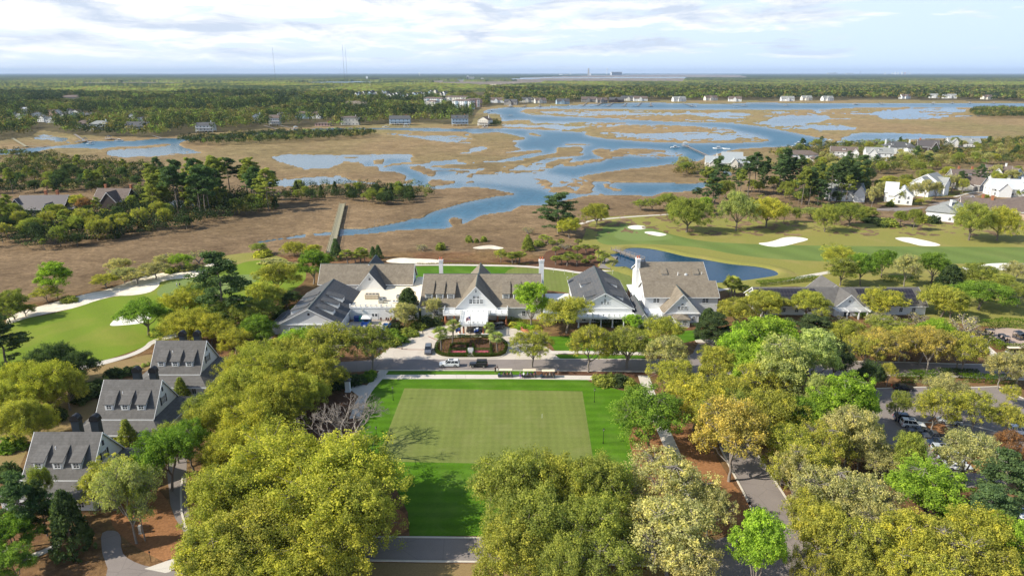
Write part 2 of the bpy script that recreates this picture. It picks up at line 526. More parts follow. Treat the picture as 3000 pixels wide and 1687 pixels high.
MT['bark'] = plain('bark', (0.19,0.155,0.125),0.9,0.35,3.0, bump=0.5)
MT['bark_pale'] = plain('pale_bark', (0.25,0.215,0.18),0.9,0.3,3.0, bump=0.5)
MT['twig'] = plain('twigs', (0.25,0.215,0.185),0.9,0.3,1.0)
MT['white'] = siding_mat('white_siding', (0.80,0.80,0.78))
MT['offwhite'] = siding_mat('cream_siding', (0.74,0.70,0.60))
MT['greywall'] = siding_mat('grey_siding', (0.30,0.29,0.27))
MT['bluewall'] = siding_mat('blue_siding', (0.40,0.52,0.62))
MT['darkwall'] = siding_mat('brown_siding', (0.06,0.045,0.04))
MT['brickwall'] = siding_mat('tan_brick', (0.62,0.46,0.34),0.15)
MT['pinkwall'] = siding_mat('pink_siding', (0.62,0.40,0.34))
MT['trim'] = plain('white_trim', (0.80,0.80,0.78),0.5,0.05)
MT['membrane'] = plain('roof_membrane', (0.86,0.74,0.54),0.8,0.10,0.6)
MT['whiteroof'] = plain('white_membrane', (0.84,0.82,0.76),0.8,0.06,0.8)
MT['roof_tan'] = shingle_mat('tan_shingle', (0.205,0.172,0.125),(0.265,0.222,0.165),(0.15,0.118,0.085))
MT['roof_dark'] = shingle_mat('slate_shingle', (0.075,0.080,0.085),(0.105,0.108,0.112),(0.15,0.13,0.11),0.42,0.3)
MT['roof_cott'] = shingle_mat('grey_shingle', (0.122,0.114,0.105),(0.158,0.148,0.136),(0.105,0.096,0.086),0.4,0.4)
MT['roof_brown'] = shingle_mat('brown_shingle', (0.150,0.115,0.095),(0.185,0.145,0.120),(0.11,0.08,0.07))
MT['roof_grey'] = shingle_mat('pale_shingle', (0.26,0.27,0.255),(0.32,0.325,0.31),(0.22,0.22,0.20))
MT['metal_white'] = seam_mat('white_metal_roof', (0.66,0.67,0.68))
MT['metal_grey'] = seam_mat('grey_metal_roof', (0.42,0.45,0.45))
MT['metal_dark'] = seam_mat('dark_metal_roof', (0.13,0.115,0.11))
MT['ridge'] = plain('copper_ridge', (0.075,0.10,0.09),0.6)
MT['glass'] = plain('window_glass', (0.035,0.045,0.055),0.08,0.2,0.5, spec=0.6)
MT['shutter'] = plain('black_shutter', (0.02,0.022,0.025),0.6)
MT['brick'] = plain('red_brick', (0.40,0.155,0.075),0.85,0.2,5.0)
MT['terracotta'] = plain('terracotta', (0.50,0.14,0.07),0.8)
MT['steel'] = plain('dark_steel', (0.05,0.065,0.08),0.45,0.15,2.0,0.5)
MT['galv'] = plain('galvanised', (0.45,0.45,0.42),0.5,0.1,2.0,0.4)
MT['beigebox'] = plain('beige_metal', (0.50,0.43,0.32),0.6)
MT['black'] = plain('black_metal', (0.012,0.012,0.013),0.45)
MT['rubber'] = plain('rubber', (0.018,0.018,0.018),0.85)
MT['carglass'] = plain('car_glass', (0.012,0.016,0.022),0.05,0.1, spec=0.7)
MT['chrome'] = plain('wheel_metal', (0.45,0.45,0.46),0.3,0.1, metal=0.8)
MT['wood'] = plain('weathered_wood', (0.30,0.27,0.17),0.9,0.25,1.2)
MT['wood_grey'] = plain('grey_wood', (0.25,0.22,0.19),0.9,0.2,1.2)
MT['solar'] = None
# ------------------------------------------------------------------ terrain, marsh and water
def ext2(pts):
 return px('R2', pts)
def ext3(pts):
 return px('R3', pts)
# painter's list: 1 land, 0 water, between = flooded marsh broken up by noise
ZONES = []
def zone(val, code, pts): ZONES.append((val, px(code, pts)))
# far rivers and tidal flats
zone(0, 'F', [(-900,247),(380,246.5),(560,249),(560,252),(300,253),(-900,252.5)])
zone(0, 'F', [(200,238.5),(420,237),(640,239.5),(650,241.5),(420,241.5),(210,241.5)])
zone(0, 'F', [(835,241),(900,236.5),(1050,235),(1130,237),(1120,241),(1000,243)])
zone(0, 'R2', [(600,140),(900,132),(1500,128),(1500,133),(1100,140),(700,145)])
zone(0, 'F', [(1480,228.5),(1800,227),(2100,227),(2100,229),(1800,229.8),(1500,230)])
# the open estuary
zone(0, 'R2', [(6200,318),(4500,318),(3600,318),(3100,312),(2900,322),(2576,318),(2300,310),(2000,318),(1700,335),
      (1400,348),(1240,350),(1100,362),(1055,385),(1190,398),(1215,430),(1200,505),(900,508),(500,500),(300,505),
      (0,500),(-180,503),(-420,525),(-700,535),(-700,552),(-420,540),(-230,525),(0,515),(300,512),(500,520),(200,600),(0,700),(-20,760),
      (-60,860),(0,930),(500,960),(1100,960),(1000,1040),(700,1128),(500,1200),(200,1258),(-60,1262),(-60,1318),(240,1292),
      (420,1270),(620,1262),(760,1262),(900,1230),(1060,1155),(1260,1130),(1350,1085),(1500,1085),(1650,1050),
      (1850,1010),(2100,1005),(2350,1012),(2420,985),(2690,975),(2760,930),(3000,900),(2900,800),(2700,770),(2740,720),(2980,660),(3240,645),
      (3600,640),(4000,620),(4600,600),(6200,560)])
LANDS = [
 [(-700,560),(-300,552),(100,535),(270,540),(450,520),(640,526),(930,528),(1010,545),(1180,530),(1390,573),(1385,590),(1270,600),(1340,610),
     (1300,635),(1370,663),(1280,680),(1180,692),(1150,702),(900,735),(700,735),(560,742),(420,722),(200,702),(0,712),(-500,690),(-600,640)],
 [(845,752),(960,715),(1200,693),(1500,666),(1522,680),(1350,712),(1180,747),(960,764)],
 [(620,790),(850,773),(1100,768),(1350,743),(1535,735),(1500,752),(1390,782),(1150,797),(1000,812),(800,806)],
 [(488,790),(600,783),(722,830),(705,868),(640,855),(560,820)],
 [(305,790),(420,763),(660,757),(670,768),(450,778),(370,787),(320,808)],
 [(-300,745),(0,735),(170,775),(150,790),(280,793),(292,822),(200,850),(300,823),(430,833),(502,862),(460,905),(550,885),(540,915),(400,932),(100,900),(0,868),(-300,850)],
 [(235,747),(330,732),(310,775),(250,775)], [(520,742),(800,700),(960,697),(900,737),(700,752),(540,768)],
 [(715,872),(960,818),(985,828),(800,862),(740,883)], [(1005,837),(1120,798),(1335,798),(1335,815),(1150,827),(1030,842)],
 [(945,850),(1150,828),(1480,813),(1505,822),(1340,840),(1150,846),(1000,872),(955,870)],
 [(1145,877),(1250,850),(1375,880),(1200,887)], [(895,918),(1100,880),(1125,890),(950,918)],
 [(655,900),(720,883),(850,893),(875,915),(780,932),(690,943),(652,927)],
 [(1375,737),(1470,713),(1620,690),(1625,645),(1820,643),(1832,665),(1790,690),(1852,700),(1800,712),(1650,722),(1480,737)],
 [(1685,619),(1790,618),(1895,627),(1880,634),(1690,631)], [(1385,542),(1450,538),(1515,558),(1500,567)],
 [(1540,770),(1560,758),(1650,733),(1762,730),(1740,747),(1650,772),(1610,797),(1538,810)],
 [(1658,782),(1700,763),(1850,743),(2000,733),(1980,752),(1830,772),(1760,790),(1690,792)],
 [(1888,670),(1960,653),(2032,668),(2020,690),(2100,658),(2300,658),(2485,675),(2380,692),(2220,702),(2060,717),(2000,732),(1910,702)],
 [(1200,455),(1330,438),(1452,440),(1370,455),(1500,460),(1700,460),(1950,463),(2165,468),(2020,477),(1920,490),(1962,515),(1800,532),(1650,525),(1500,515),(1200,502)],
 [(1838,548),(1950,495),(2200,478),(2400,483),(2576,487),(2930,510),(3016,540),(3116,555),(3242,595),(3176,608),(2870,618),(2576,614),(2300,606),(2000,582),(1870,566)],
 [(1342,375),(1400,358),(1600,355),(2000,360),(2576,362),(3236,363),(3600,366),(3870,350),(4270,345),(4670,350),(5200,340),(6200,335),(6200,600),
     (4900,600),(4000,640),(3640,620),(3680,580),(3570,575),(3420,540),(3290,515),(3150,490),(2970,470),(2810,455),(2576,455),(2300,441),(2150,436),(2000,425),(1800,416),(1600,410),(1450,400)],
 [(-100,905),(100,912),(400,928),(660,943),(700,960),(1000,943),(1180,963),(1335,1000),(1180,1016),(950,1060),(700,1130),(600,1180),(320,1188),(240,1250),(0,1255),(-100,1255)],
 [(800,1190),(850,1165),(925,1190),(900,1230),(830,1242)],
 [(1735,882),(1850,855),(2080,820),(2400,785),(2576,762),(2720,745),(2980,880),(2960,915),(2576,918),(2400,915),(2100,912),(1850,902)],
 [(1975,925),(2050,915),(2000,940),(2110,965),(2125,975),(2060,975),(1985,945)], [(1850,945),(1900,925),(1930,930),(1880,965)],
 [(1690,965),(1760,970),(1815,995),(1790,1003)], [(1570,900),(1625,905),(1600,912)],
]
for q in LANDS:
 zone(1, 'R2', q)
for i in (20,21,22):      # broken marsh: reeds and thin leads of water
 zone(.65 if i < 22 else .67, 'R2', [(x, y + (6 if y < 460 else -5)) for x, y in LANDS[i]][:len(LANDS[i])])
zone(1, 'R2', [(3700,470),(3950,440),(4600,440),(5200,420),(6200,400),(6200,590),(4900,590),(4600,540),(4000,540),(3700,500)])
# flooded patches and creeks cut back into the marsh
for val, q in [
 (.42, [(290,545),(480,530),(650,545),(760,560),(960,545),(1000,600),(960,618),(800,610),(650,590),(420,560)]),
 (.40, [(960,660),(1050,640),(1115,648),(1060,680),(980,690)]),(.45, [(870,690),(1000,675),(1000,690),(900,705)]),
 (.44, [(0,705),(200,700),(530,700),(560,735),(300,735),(100,770),(0,745)]),
 (.45, [(1380,470),(1480,462),(1640,485),(1750,500),(1700,515),(1560,510),(1540,485)]),
 (.50, [(1450,375),(1800,372),(2300,378),(2560,390),(2500,410),(2000,405),(1600,395)]),
 (.45, [(2050,560),(2180,545),(2380,550),(2700,535),(2960,560),(3000,585),(2700,600),(2300,592)]),
 (.52, [(2600,390),(2900,385),(3100,395),(3000,430),(2700,420)]),
 (.22, [(3160,470),(3250,430),(3400,412),(3620,415),(3700,425),(3640,455),(3500,470),(3300,480)]),
 (.45, [(3520,480),(3750,475),(3900,500),(3880,518),(3600,515)]),
 (.30, [(4000,390),(4100,370),(4420,365),(4500,385),(4350,405),(4100,410)]),(.42, [(4050,415),(4400,412),(4560,425),(4300,440),(4080,435)]),
 (.44, [(4250,360),(4600,350),(4720,365),(4600,400),(4400,390)]),(.3, [(3560,375),(3620,372),(3610,390)]),
 (.12, [(3770,585),(3830,560),(3930,540),(4270,545),(4600,560),(4890,565),(4890,578),(4500,578),(4270,582),(4000,590),(3900,610),(3790,612)]),
 (.40, [(3700,600),(4000,590),(4300,600),(4000,620),(3750,625)]),(.4, [(5120,460),(5300,460),(5300,500),(5140,480)]),
 (.44, [(2200,660),(2600,690),(2560,720),(2300,720),(2100,705)]),
 (.40, [(560,885),(1000,855),(1500,830),(1900,900),(1880,960),(1500,960),(1000,905)]),(.40, [(1560,900),(1900,950),(2000,1000),(1600,1000),(1450,930)]),
 (.38, [(1100,850),(1500,760),(1560,800),(1500,870),(1200,880)]),
]:
 zone(val, 'R2', q)
# the left hand channel
zone(0, 'R1', [(-900,700),(-100,668),(200,655),(400,640),(560,625),(700,600),(1000,600),(1150,585),(1300,580),(1420,575),(1500,570),(1700,555),(1870,540),
      (2000,530),(2150,535),(2350,520),(2576,502),(2576,512),(2400,525),(2200,542),(2000,557),(1870,562),(1500,582),(1380,600),(1340,620),
      (1250,618),(1040,640),(900,640),(750,660),(640,650),(380,655),(260,690),(100,698),(-100,708),(-900,745)])
zone(.36, 'R1', [(240,575),(330,550),(420,565),(560,582),(700,600),(500,617),(400,612),(250,592)])
zone(.28, 'R1', [(815,672),(1040,650),(1240,638),(1340,620),(1380,650),(1560,690),(1300,702),(1150,717),(900,724),(805,702)])
zone(.30, 'R1', [(2040,718),(2180,695),(2576,708),(2640,745),(2576,770),(2480,803),(2300,810),(2100,752)])
zone(.30, 'R1', [(1940,905),(2200,880),(2576,860),(2640,910),(2576,925),(2250,942),(1990,938)])
zone(.25, 'R1', [(1180,1060),(1300,1040),(1500,1035),(1500,1085),(1320,1100)])
zone(.25, 'R1', [(60,1062),(200,1050),(420,1055),(510,1062),(480,1085),(200,1100),(70,1110)])
zone(.44, 'R1', [(1880,1360),(2100,1328),(2300,1300),(2520,1280),(2520,1306),(2100,1345),(1950,1372)])
TAN_FLATS = [px('R2', [(1150,178),(1500,160),(1540,148),(2576,150),(2600,120),(3100,122),(3000,100),(2576,95),(1900,103),(1350,118),(1320,140),(700,146),(680,160)]),
      px('F', [(200,239),(650,238.5),(700,243),(220,244.5)])]
MAINLAND = [px('R1', [(-2500,120),(-2500,640),(-100,610),(230,570),(300,520),(470,540),(560,555),(800,565),(1150,575),(1300,565),(1450,545),(1870,520),(2100,500),
      (2576,490),(3100,465),(3500,480),(3560,470),(3590,395),(3640,345),(3800,330),(4400,312),(5150,295),(5900,300),(6700,290),(7700,305),(9500,305),(9500,120)])]
def build_terrain():
 us = np.arange(-900,3901,4.0)
 vs = np.concatenate([np.array([217.2,218.2]), np.arange(219,262,1.0), np.arange(262,470,2.0), np.arange(470,770,3.0),
      np.arange(770,1900,10.0), np.array([1900,2200,2800,4200])])
 U, V = np.meshgrid(us, vs)
 M = np.ones(U.shape)
 for val, q in ZONES:
  M[inside(q, U, V)] = val
 X, Y = Pn(U, V)
 for _ in range(2):
  Mp = np.pad(M, 1, mode='edge')
  M = (Mp[1:-1,1:-1] * 2 + Mp[:-2,1:-1] + Mp[2:, 1:-1] + Mp[1:-1, :-2] + Mp[1:-1,2:]) / 6
 wet = np.zeros(U.shape, dtype=bool)
 for val, q in ZONES:
  wet |= inside(q, U, V)
 nz = fbm(X / 26, Y / 34,5,4,0.55) - 0.5
 nf = fbm(X / 6, Y / 8,9,3,0.6) - 0.5
 est = (V > 305) & (V < 690) & (U > -900)
 mid = np.exp(-((M - 0.42) / 0.22) ** 2)
 Mn = M + est * ((0.10 + 1.0 * mid) * np.where(V < 460, fbm(X / 42, Y / 42,15,5,0.6) - 0.5, nz) * np.where(V < 460,1.5,1.0) + (0.10 + 0.8 * mid) * nf)
 mid_est = inside(px('R2', [(560,860),(900,770),(1300,740),(1700,640),(1900,650),(2450,660),(2450,730),(1950,800),(1750,900),(1900,960),(1850,1000),(1300,960),(900,950),(650,960)]), U, V)
 Mn = Mn + mid_est * 0.62 * np.clip((fbm(X / 24, Y / 15,83,4,0.6) - 0.54) * 7,0,1)
 t = np.clip((Mn - 0.40) / 0.30,0,1)
 Z = -1.0 + 1.0 * t * t * (3 - 2 * t)
 marsh = est & (M > 0.3)
 Z = np.where(marsh & (t > 0.9), Z + 0.22 * (fbm(X / 3.1, Y / 4.0,31,2) - 0.5), Z)
 # surface colours
 C = np.zeros(U.shape + (3,))
 brown, gold, olive = np.array([.165,.113,.066]), np.array([.320,.228,.118]), np.array([.200,.170,.072])
 a = np.clip(fbm(X / 45, Y / 60,77,4) * 2.6 - 0.8,0,1)[..., None]
 b = np.clip(fbm(X / 90, Y / 120,41,3) * 3 - 1.1,0,1)[..., None]
 farm = np.clip((560 - V) / 200,0,1)[..., None]
 C[:] = brown * (1 - a) + (brown * 1.45) * a
 C = C * (1 - farm) + farm * (gold * 0.88 * (1 - b) + olive * 1.15 * b)
 rim = np.exp(-((Mn - 0.78) / 0.16) ** 2)[..., None] * est[..., None]
 C = C * (1 - 0.5 * rim) + 0.5 * rim * gold * 1.1
 # tidal mud under and beside the water
 mud = np.clip((0.55 - t) / 0.5,0,1)[..., None] * est[..., None]
 C = C * (1 - mud) + mud * np.array([.16,.15,.14])
 for q in MAINLAND:
  k = inside(q, U, V) & (M > 0.6)
  C[k] = np.array([.105,.088,.045]) * (0.8 + 0.5 * a[k])
 for q in TAN_FLATS:
  k = inside(q, U, V)
  C[k] = np.array([.22,.185,.155]) * (0.8 + 0.4 * b[k])
 near = V > 690
 straw = np.array([.185,.100,.052])
 g = np.clip(fbm(X / 12, Y / 12,12,4) * 3 - 1.2,0,1)[..., None]
 k = np.clip((V - 735 + 40 * (fbm(X / 20, Y / 20,3,3) - 0.5)) / 14,0,1)[..., None]
 k = k * (1 - inside(px('Q4', [(-600,760),(0,620),(330,600),(620,545),(1020,470),(1350,340),(1900,240),(2180,150),(2576,120),(2576,-400),(-600,-400)]), U, V)[..., None])
 C = C * (1 - k) + k * (straw * (1 - 0.7 * g) + 0.7 * g * np.array([.20,.135,.06]))
 C *= (0.85 + 0.3 * fbm(X / 5, Y / 6,66,3))[..., None]
 nr, nc = U.shape
 idx = np.arange(nr * nc).reshape(nr, nc)
 Fa = np.stack([idx[1:, :-1], idx[1:, 1:], idx[:-1,1:], idx[:-1, :-1]], -1).reshape(-1,4)
 Vt = np.stack([X, Y, Z], -1).reshape(-1,3)
 o = link('ground', np_mesh('ground', Vt, Fa, True, vert_col=C.reshape(-1,3)), MT['ground'])
 tag(o, kind='structure', label='brown marsh, pine straw and wooded flats reaching to the horizon')
 # one sheet of tidal water, seen wherever the ground dips below it
 sel = (vs > 216) & (vs < 790)
 Ws, Wc = np.where(sel)[0][::2], np.arange(0, len(us),3)
 Ws = np.append(Ws, np.where(sel)[0][-1])
 calm = np.clip(M / 0.30,0,1)
 for _ in range(10):
  cpd = np.pad(calm, 1, mode='edge')
  calm = (cpd[1:-1,1:-1] + cpd[:-2,1:-1] + cpd[2:, 1:-1] + cpd[1:-1, :-2] + cpd[1:-1,2:]) / 5
 ii = np.ix_(Ws, Wc)
 wx, wy = X[ii], Y[ii]
 n1, n2 = wx.shape
 wid = np.arange(n1 * n2).reshape(n1, n2)
 wf = np.stack([wid[1:, :-1], wid[1:, 1:], wid[:-1,1:], wid[:-1, :-1]], -1).reshape(-1,4)
 cw = np.clip(calm[ii] * 1.15,0,1).reshape(-1,1)
 wo = link('water', np_mesh('water', np.stack([wx, wy, 0 * wx - .35], -1).reshape(-1,3), wf, True, vert_col=np.repeat(cw, 3,1)), MT['water'])
 tag(wo, kind='structure', label='blue tidal creeks winding through the marsh')
 return us, vs, M
T_US, T_VS, T_M = build_terrain()
def sheet(name, pts, z, mat, label=None, smooth=0, kind='structure', cat=None):
 if smooth:
  pts = spline(pts, smooth)
 w = [P(u, v) for u, v in pts]
 tri = tessellate_polygon([w])
 me = bpy.data.meshes.new(name)
 me.from_pydata([(p.x, p.y, z) for p in w], [], [tuple(t) for t in tri])
 bm = bmesh.new()
 bm.from_mesh(me)
 bmesh.ops.recalc_face_normals(bm, faces=bm.faces)
 for f in bm.faces:
  if f.normal.z < 0:
   f.normal_flip()
 bm.to_mesh(me)
 bm.free()
 return tag(link(name, me, mat), label, cat, kind=kind)
def ribbon(name, pts, width, z0, z1, mat, label=None, kind='structure', closed=False, cat=None, world=False, group=None):
 """a kerb or path of constant width along pixel points; z0..z1 solid"""
 w = [Vector(p) for p in pts] if world else [P(u, v) for u, v in pts]
 n = len(w)
 mb = MB()
 L, Rr = [], []
 for i in range(n):
  a, b = (w[i - 1] if i or closed else w[0]),(w[(i + 1) % n] if i < n - 1 or closed else w[-1])
  d = (b - a).to_2d().normalized()
  nn = Vector((-d.y, d.x, 0)) * width / 2
  L.append(w[i] + nn)
  Rr.append(w[i] - nn)
 vs = []
 for l, r in zip(L, Rr):
  vs += [(l.x, l.y, z1),(r.x, r.y, z1),(r.x, r.y, z0),(l.x, l.y, z0)]
 fs = []
 rng = range(n if closed else n - 1)
 for i in rng:
  a, b = 4 * i, 4 * ((i + 1) % n)
  fs += [(a + 1, b + 1, b, a),(a, b, b + 3, a + 3),(b + 1, a + 1, a + 2, b + 2)]
 if not closed:
  fs += [(0,3,2,1),(4 * n - 4,4 * n - 3,4 * n - 2,4 * n - 1)]
 mb.add(vs, fs)
 return tag(mb.build(name, mat), label, cat, group, kind)
def open_spline(pts, n=6):
 pts = [(2 * pts[0][0] - pts[1][0], 2 * pts[0][1] - pts[1][1])] + list(pts) + [(2 * pts[-1][0] - pts[-2][0], 2 * pts[-1][1] - pts[-2][1])]
 out = []
 for i in range(1, len(pts) - 2):
  p0, p1, p2, p3 = pts[i - 1:i + 3]
  for t in np.linspace(0,1, n, endpoint=False):
   out.append(tuple(0.5 * ((2 * p1[c]) + (-p0[c] + p2[c]) * t + (2 * p0[c] - 5 * p1[c] + 4 * p2[c] - p3[c]) * t * t
         + (-p0[c] + 3 * p1[c] - 3 * p2[c] + p3[c]) * t ** 3) for c in (0,1)))
 out.append(tuple(pts[-2]))
 return out
# ---- golf ground on the left
sheet('fairway', px('Q4', [(-700,1300),(-500,1000),(0,830),(230,750),(420,720),(700,650),(900,585),(1080,545),(1280,525),(1450,490),(1510,402),(1650,376),(1900,340),
      (2200,235),(2350,160),(2480,135),(2620,190),(2850,260),(2850,420),(2450,640),(1950,840),(1450,990),(850,1180),(300,1240),(0,1260)]),
      0.02, MT['fairway'], 'sunlit green fairway on the left between marsh and cottages', 4)
sheet('rough', px('Q4', [(2080,175),(2250,140),(2420,130),(2560,150),(2700,190),(2690,225),(2500,200),(2330,215),(2200,245)]),0.03, MT['rough'], 'tan rough at the far end of the left fairway', 4)
sheet('green', px('Q4', [(1500,470),(1620,400),(1850,370),(2150,345),(2420,335),(2440,380),(2300,450),(2050,520),(1700,560),(1500,540)]),0.03, MT['green_b'],
      'pale putting surface where two golfers stand', 4)
sheet('sand_waste', px('Q4', [(85,800),(60,770),(130,705),(300,655),(600,575),(830,515),(1000,480),(1200,408),(1350,358),(1550,318),(1750,308),(1930,250),(2120,190),
      (2190,230),(2000,312),(1850,362),(1650,378),(1515,405),(1500,440),(1420,500),(1250,532),(1080,540),(900,585),(800,620),(680,655),(480,697),(250,748)]),
      0.035, MT['waste'], 'long pale sand waste area along the marsh edge', 3)
sheet('sand_bunker', px('Q4', [(1045,817),(1060,780),(1120,740),(1170,722),(1300,695),(1420,700),(1430,740),(1350,790),(1180,812)]),0.035, MT['sand'],
      'small white sand bunker on the left fairway', 4)
sheet('path', px('Q4', [(790,1190),(1000,1140),(1200,1090),(1350,1020),(1450,950),(1800,860),(1830,880),(1480,975),(1400,1030),(1280,1092),(1050,1165),(830,1218),(700,1240)]),0.04, MT['path'],
      'pale cart path curving beside the left fairway', 4)
# ---- golf ground on the right
sheet('rough', px('F', [(1690,735),(1712,690),(1725,658),(1780,636),(1940,630),(2100,640),(2300,645),(2500,655),(2750,650),(3000,648),(3500,640),(3500,990),(3000,965),(2700,930),
      (2400,850),(2290,840),(2150,860),(2100,845),(1830,812),(1760,770)]),0.015, MT['rough'], 'tan winter rough round the right hand fairway', 4)
sheet('fairway', px('A', [(1500,600),(1520,570),(1600,565),(1690,590),(1760,605),(1850,612),(2050,618),(2576,622),(3100,625),(3100,668),(2576,664),(2300,663),(2140,660),(1960,652),
      (1850,640),(1750,622),(1620,614),(1530,616)]),0.024, MT['fairway_b'], 'striped green fairway on the right beyond the pond', 4)
sheet('green', px('A', [(1545,592),(1570,572),(1610,572),(1680,590),(1690,600),(1640,606),(1570,604)]),0.03, MT['green_b'], 'pale golf green by two bunkers beyond the pond', 4)
sheet('sand_bunker', px('R3', [(572,1373),(640,1365),(700,1350),(760,1330),(850,1324),(940,1338),(930,1352),(860,1370),(780,1390),(700,1399),(620,1390)]),0.03, MT['sand'],
      'white kidney shaped bunker in the middle of the right fairway', 3)
sheet('sand_bunker', px('R3', [(1605,1332),(1700,1328),(1800,1345),(1900,1368),(1945,1386),(1900,1394),(1800,1391),(1720,1372),(1640,1352)]),0.03, MT['sand'],
      'white pointed bunker at the right of the right fairway', 3)
sheet('sand_bunker', px('R2', [(2160,1250),(2210,1237),(2280,1242),(2300,1258),(2260,1269),(2190,1266)]),0.035, MT['sand'], 'small white bunker left of the far green', 3)
sheet('sand_bunker', px('R2', [(2286,1290),(2340,1284),(2420,1296),(2455,1308),(2400,1319),(2330,1306)]),0.035, MT['sand'], 'small white bunker right of the far green', 3)
sheet('sand_bunker', px('Q7', [(1965,442),(2050,418),(2150,412),(2270,393),(2480,390),(2700,400),(2700,450),(2480,452),(2330,456),(2055,474),(2000,480)]),0.03, MT['sand'],
      'long white bunker behind the trees at the right edge', 3)
# pond with its grassy bank
pond_px = px('Q6', [(920,150),(960,140),(1040,125),(1055,100),(1130,83),(1290,90),(1450,120),(1640,165),(1800,190),(2050,235),(2300,260),(2450,290),(2515,325),(2480,350),(2300,380),
     (2150,400),(1920,420),(1840,400),(1700,380),(1300,330),(1150,300),(1080,268),(965,268),(980,235),(1000,205)])
sheet('pond', pond_px, 0.03, MT['pond'], 'dark blue pond behind the right wing', 3)
def bank_ring():
 a = [P(*q) for q in spline(pond_px, 3)]
 c = sum(a, Vector()) / len(a)
 vs, fs = [], []
 n = len(a)
 for i, p in enumerate(a):
  t = (a[(i + 1) % n] - a[i - 1]).normalized()
  nn = Vector((t.y, -t.x, 0))
  if (p + nn - c).length < (p - nn - c).length:
   nn = -nn
  for d, z in ((-0.25,0.0),(0.9,0.55),(3.2,0.62),(6.5,0.02)):
   q = p + nn * d
   vs.append((q.x, q.y, z))
 for i in range(n):
  j = (i + 1) % n
  for k in range(3):
   fs.append((4 * i + k, 4 * j + k, 4 * j + k + 1,4 * i + k + 1))
 return vs, fs
mb = MB(); mb.add(*bank_ring())
tag(mb.build('bank', MT['rough'], smooth=True), 'raised tan grass bank round the pond', kind='structure')
# ---- behind the clubhouse
sheet('lawn', px('F', [(1205,812),(1215,780),(1330,778),(1500,781),(1530,786),(1530,900),(1205,900)]),0.02, MT['lawn'], 'bright lawn strip behind the clubhouse', 0)
sheet('putting_green', px('F', [(1515,784),(1560,786),(1640,793),(1710,801),(1745,800),(1835,796),(1845,850),(1750,870),(1600,850),(1470,860),(1480,800)]),0.028, MT['putting'],
      'pale practice green behind the clubhouse', 3)
sheet('planting_bed', px('F', [(1190,766),(1300,762),(1560,771),(1600,738),(1680,720),(1770,735),(1780,760),(1760,782),(1722,798),(1640,789),(1560,780),(1215,776)]),0.025, MT['mulch'],
      'reddish mulch bed with palms behind the clubhouse', 3)
ribbon('path', open_spline(px('F', [(1190,776),(1300,776),(1500,779),(1580,784),(1650,792),(1700,799),(1740,797),(1790,792),(1850,795)])),2.3,0,0.05, MT['path'], 'pale path curving behind the clubhouse')
ribbon('path', open_spline(px('F', [(2100,850),(2180,836),(2250,828),(2330,815),(2410,801),(2470,790)])),2.6,0,0.05, MT['path'], 'pale cart path between pond and solar roofed barn')
ribbon('path', open_spline(px('R2', [(1800,1228),(1900,1200),(2100,1180),(2300,1165),(2576,1150)])),2.4,0,0.05, MT['path'], 'far cart path along the marsh by the single oak')
sheet('sand_patch', px('R2', [(990,1408),(1050,1395),(1130,1388),(1190,1400),(1225,1410),(1180,1420),(1110,1415),(1040,1418)]),0.1, MT['waste'], 'pale sand patch in the brown marsh', 3)
sheet('sand_patch', px('Q5', [(1230,205),(1350,180),(1500,185),(1700,195),(1760,225),(1500,232),(1280,225)]),0.032, MT['waste'], 'sandy strip along the marsh behind the clubhouse', 3)
# ---- front of the clubhouse
sheet('lawn', px('F', [(1116,1107),(1400,1108),(1714,1111),(1770,1126),(1800,1138),(1870,1150),(1850,1250),(1852,1330),(1872,1400),(1800,1500),(1450,1569),(1200,1569),(1195,1500),
      (1160,1430),(1050,1380),(1040,1300),(1056,1205),(1080,1155)]),0.02, MT['lawn'], 'deep green lawn round the putting green', 0)
sheet('putting_green', px('F', [(1185,1137),(1706,1146),(1741,1364),(1103,1351)]),0.03, MT['putting'], 'large square putting green in front of the clubhouse', 0)
sheet('lawn', px('F', [(1131,1083),(1566,1083),(1566,1098),(1126,1098)]),0.025, MT['lawn'], 'narrow green verge between road and sidewalk', 0)
sheet('mulch_bed', px('F', [(1566,1084),(1990,1090),(1990,1104),(1566,1101)]),0.025, MT['mulch'], 'reddish mulch strip under the roadside oaks', 0)
sheet('mulch_bed', px('S6', [(2330,535),(2420,505),(2550,520),(2720,540),(2830,620),(2700,630),(2576,605),(2450,570)]),0.026, MT['mulch'], 'curved mulch bed with shrubs at the lawn corner', 3)
sheet('mulch_circle', px('S3', [(1180,960),(1250,850),(1330,810),(1400,850),(1440,930),(1420,1010),(1330,1045),(1200,1050)]),0.03, MT['straw'], 'round pine straw bed on the lawn by the front road', 3)
sheet('mulch_bed', px('F', [(930,1175),(1020,1150),(1060,1190),(1045,1300),(1000,1370),(850,1360),(830,1250)]),0.022, MT['mulch'], 'mulch under the bare tree left of the green', 3)
sheet('straw_ground', px('F', [(1842,1260),(1950,1250),(2050,1270),(2150,1420),(2215,1500),(2190,1560),(2000,1560),(1600,1560),(1820,1480),(1870,1400)]),0.022, MT['straw'], 'orange pine straw under the oaks right of the green', 3)
sheet('straw_ground', px('F', [(470,1440),(540,1560),(700,1660),(600,1687),(430,1620),(330,1540),(350,1480)]),0.02, MT['straw'], 'brown straw island beside the left driveway', 3)
ribbon('sidewalk', px('F', [(1090,1104),(1300,1103.5),(1500,1104),(1760,1107)]),2.5,0,0.06, MT['path'], 'straight pale sidewalk in front of the lawn')
ribbon('path', open_spline(px('F', [(1125,1086),(1108,1108),(1080,1140),(1058,1175),(1040,1225)])),2.4,0,0.055, MT['path'], 'path curving down the left of the lawn')
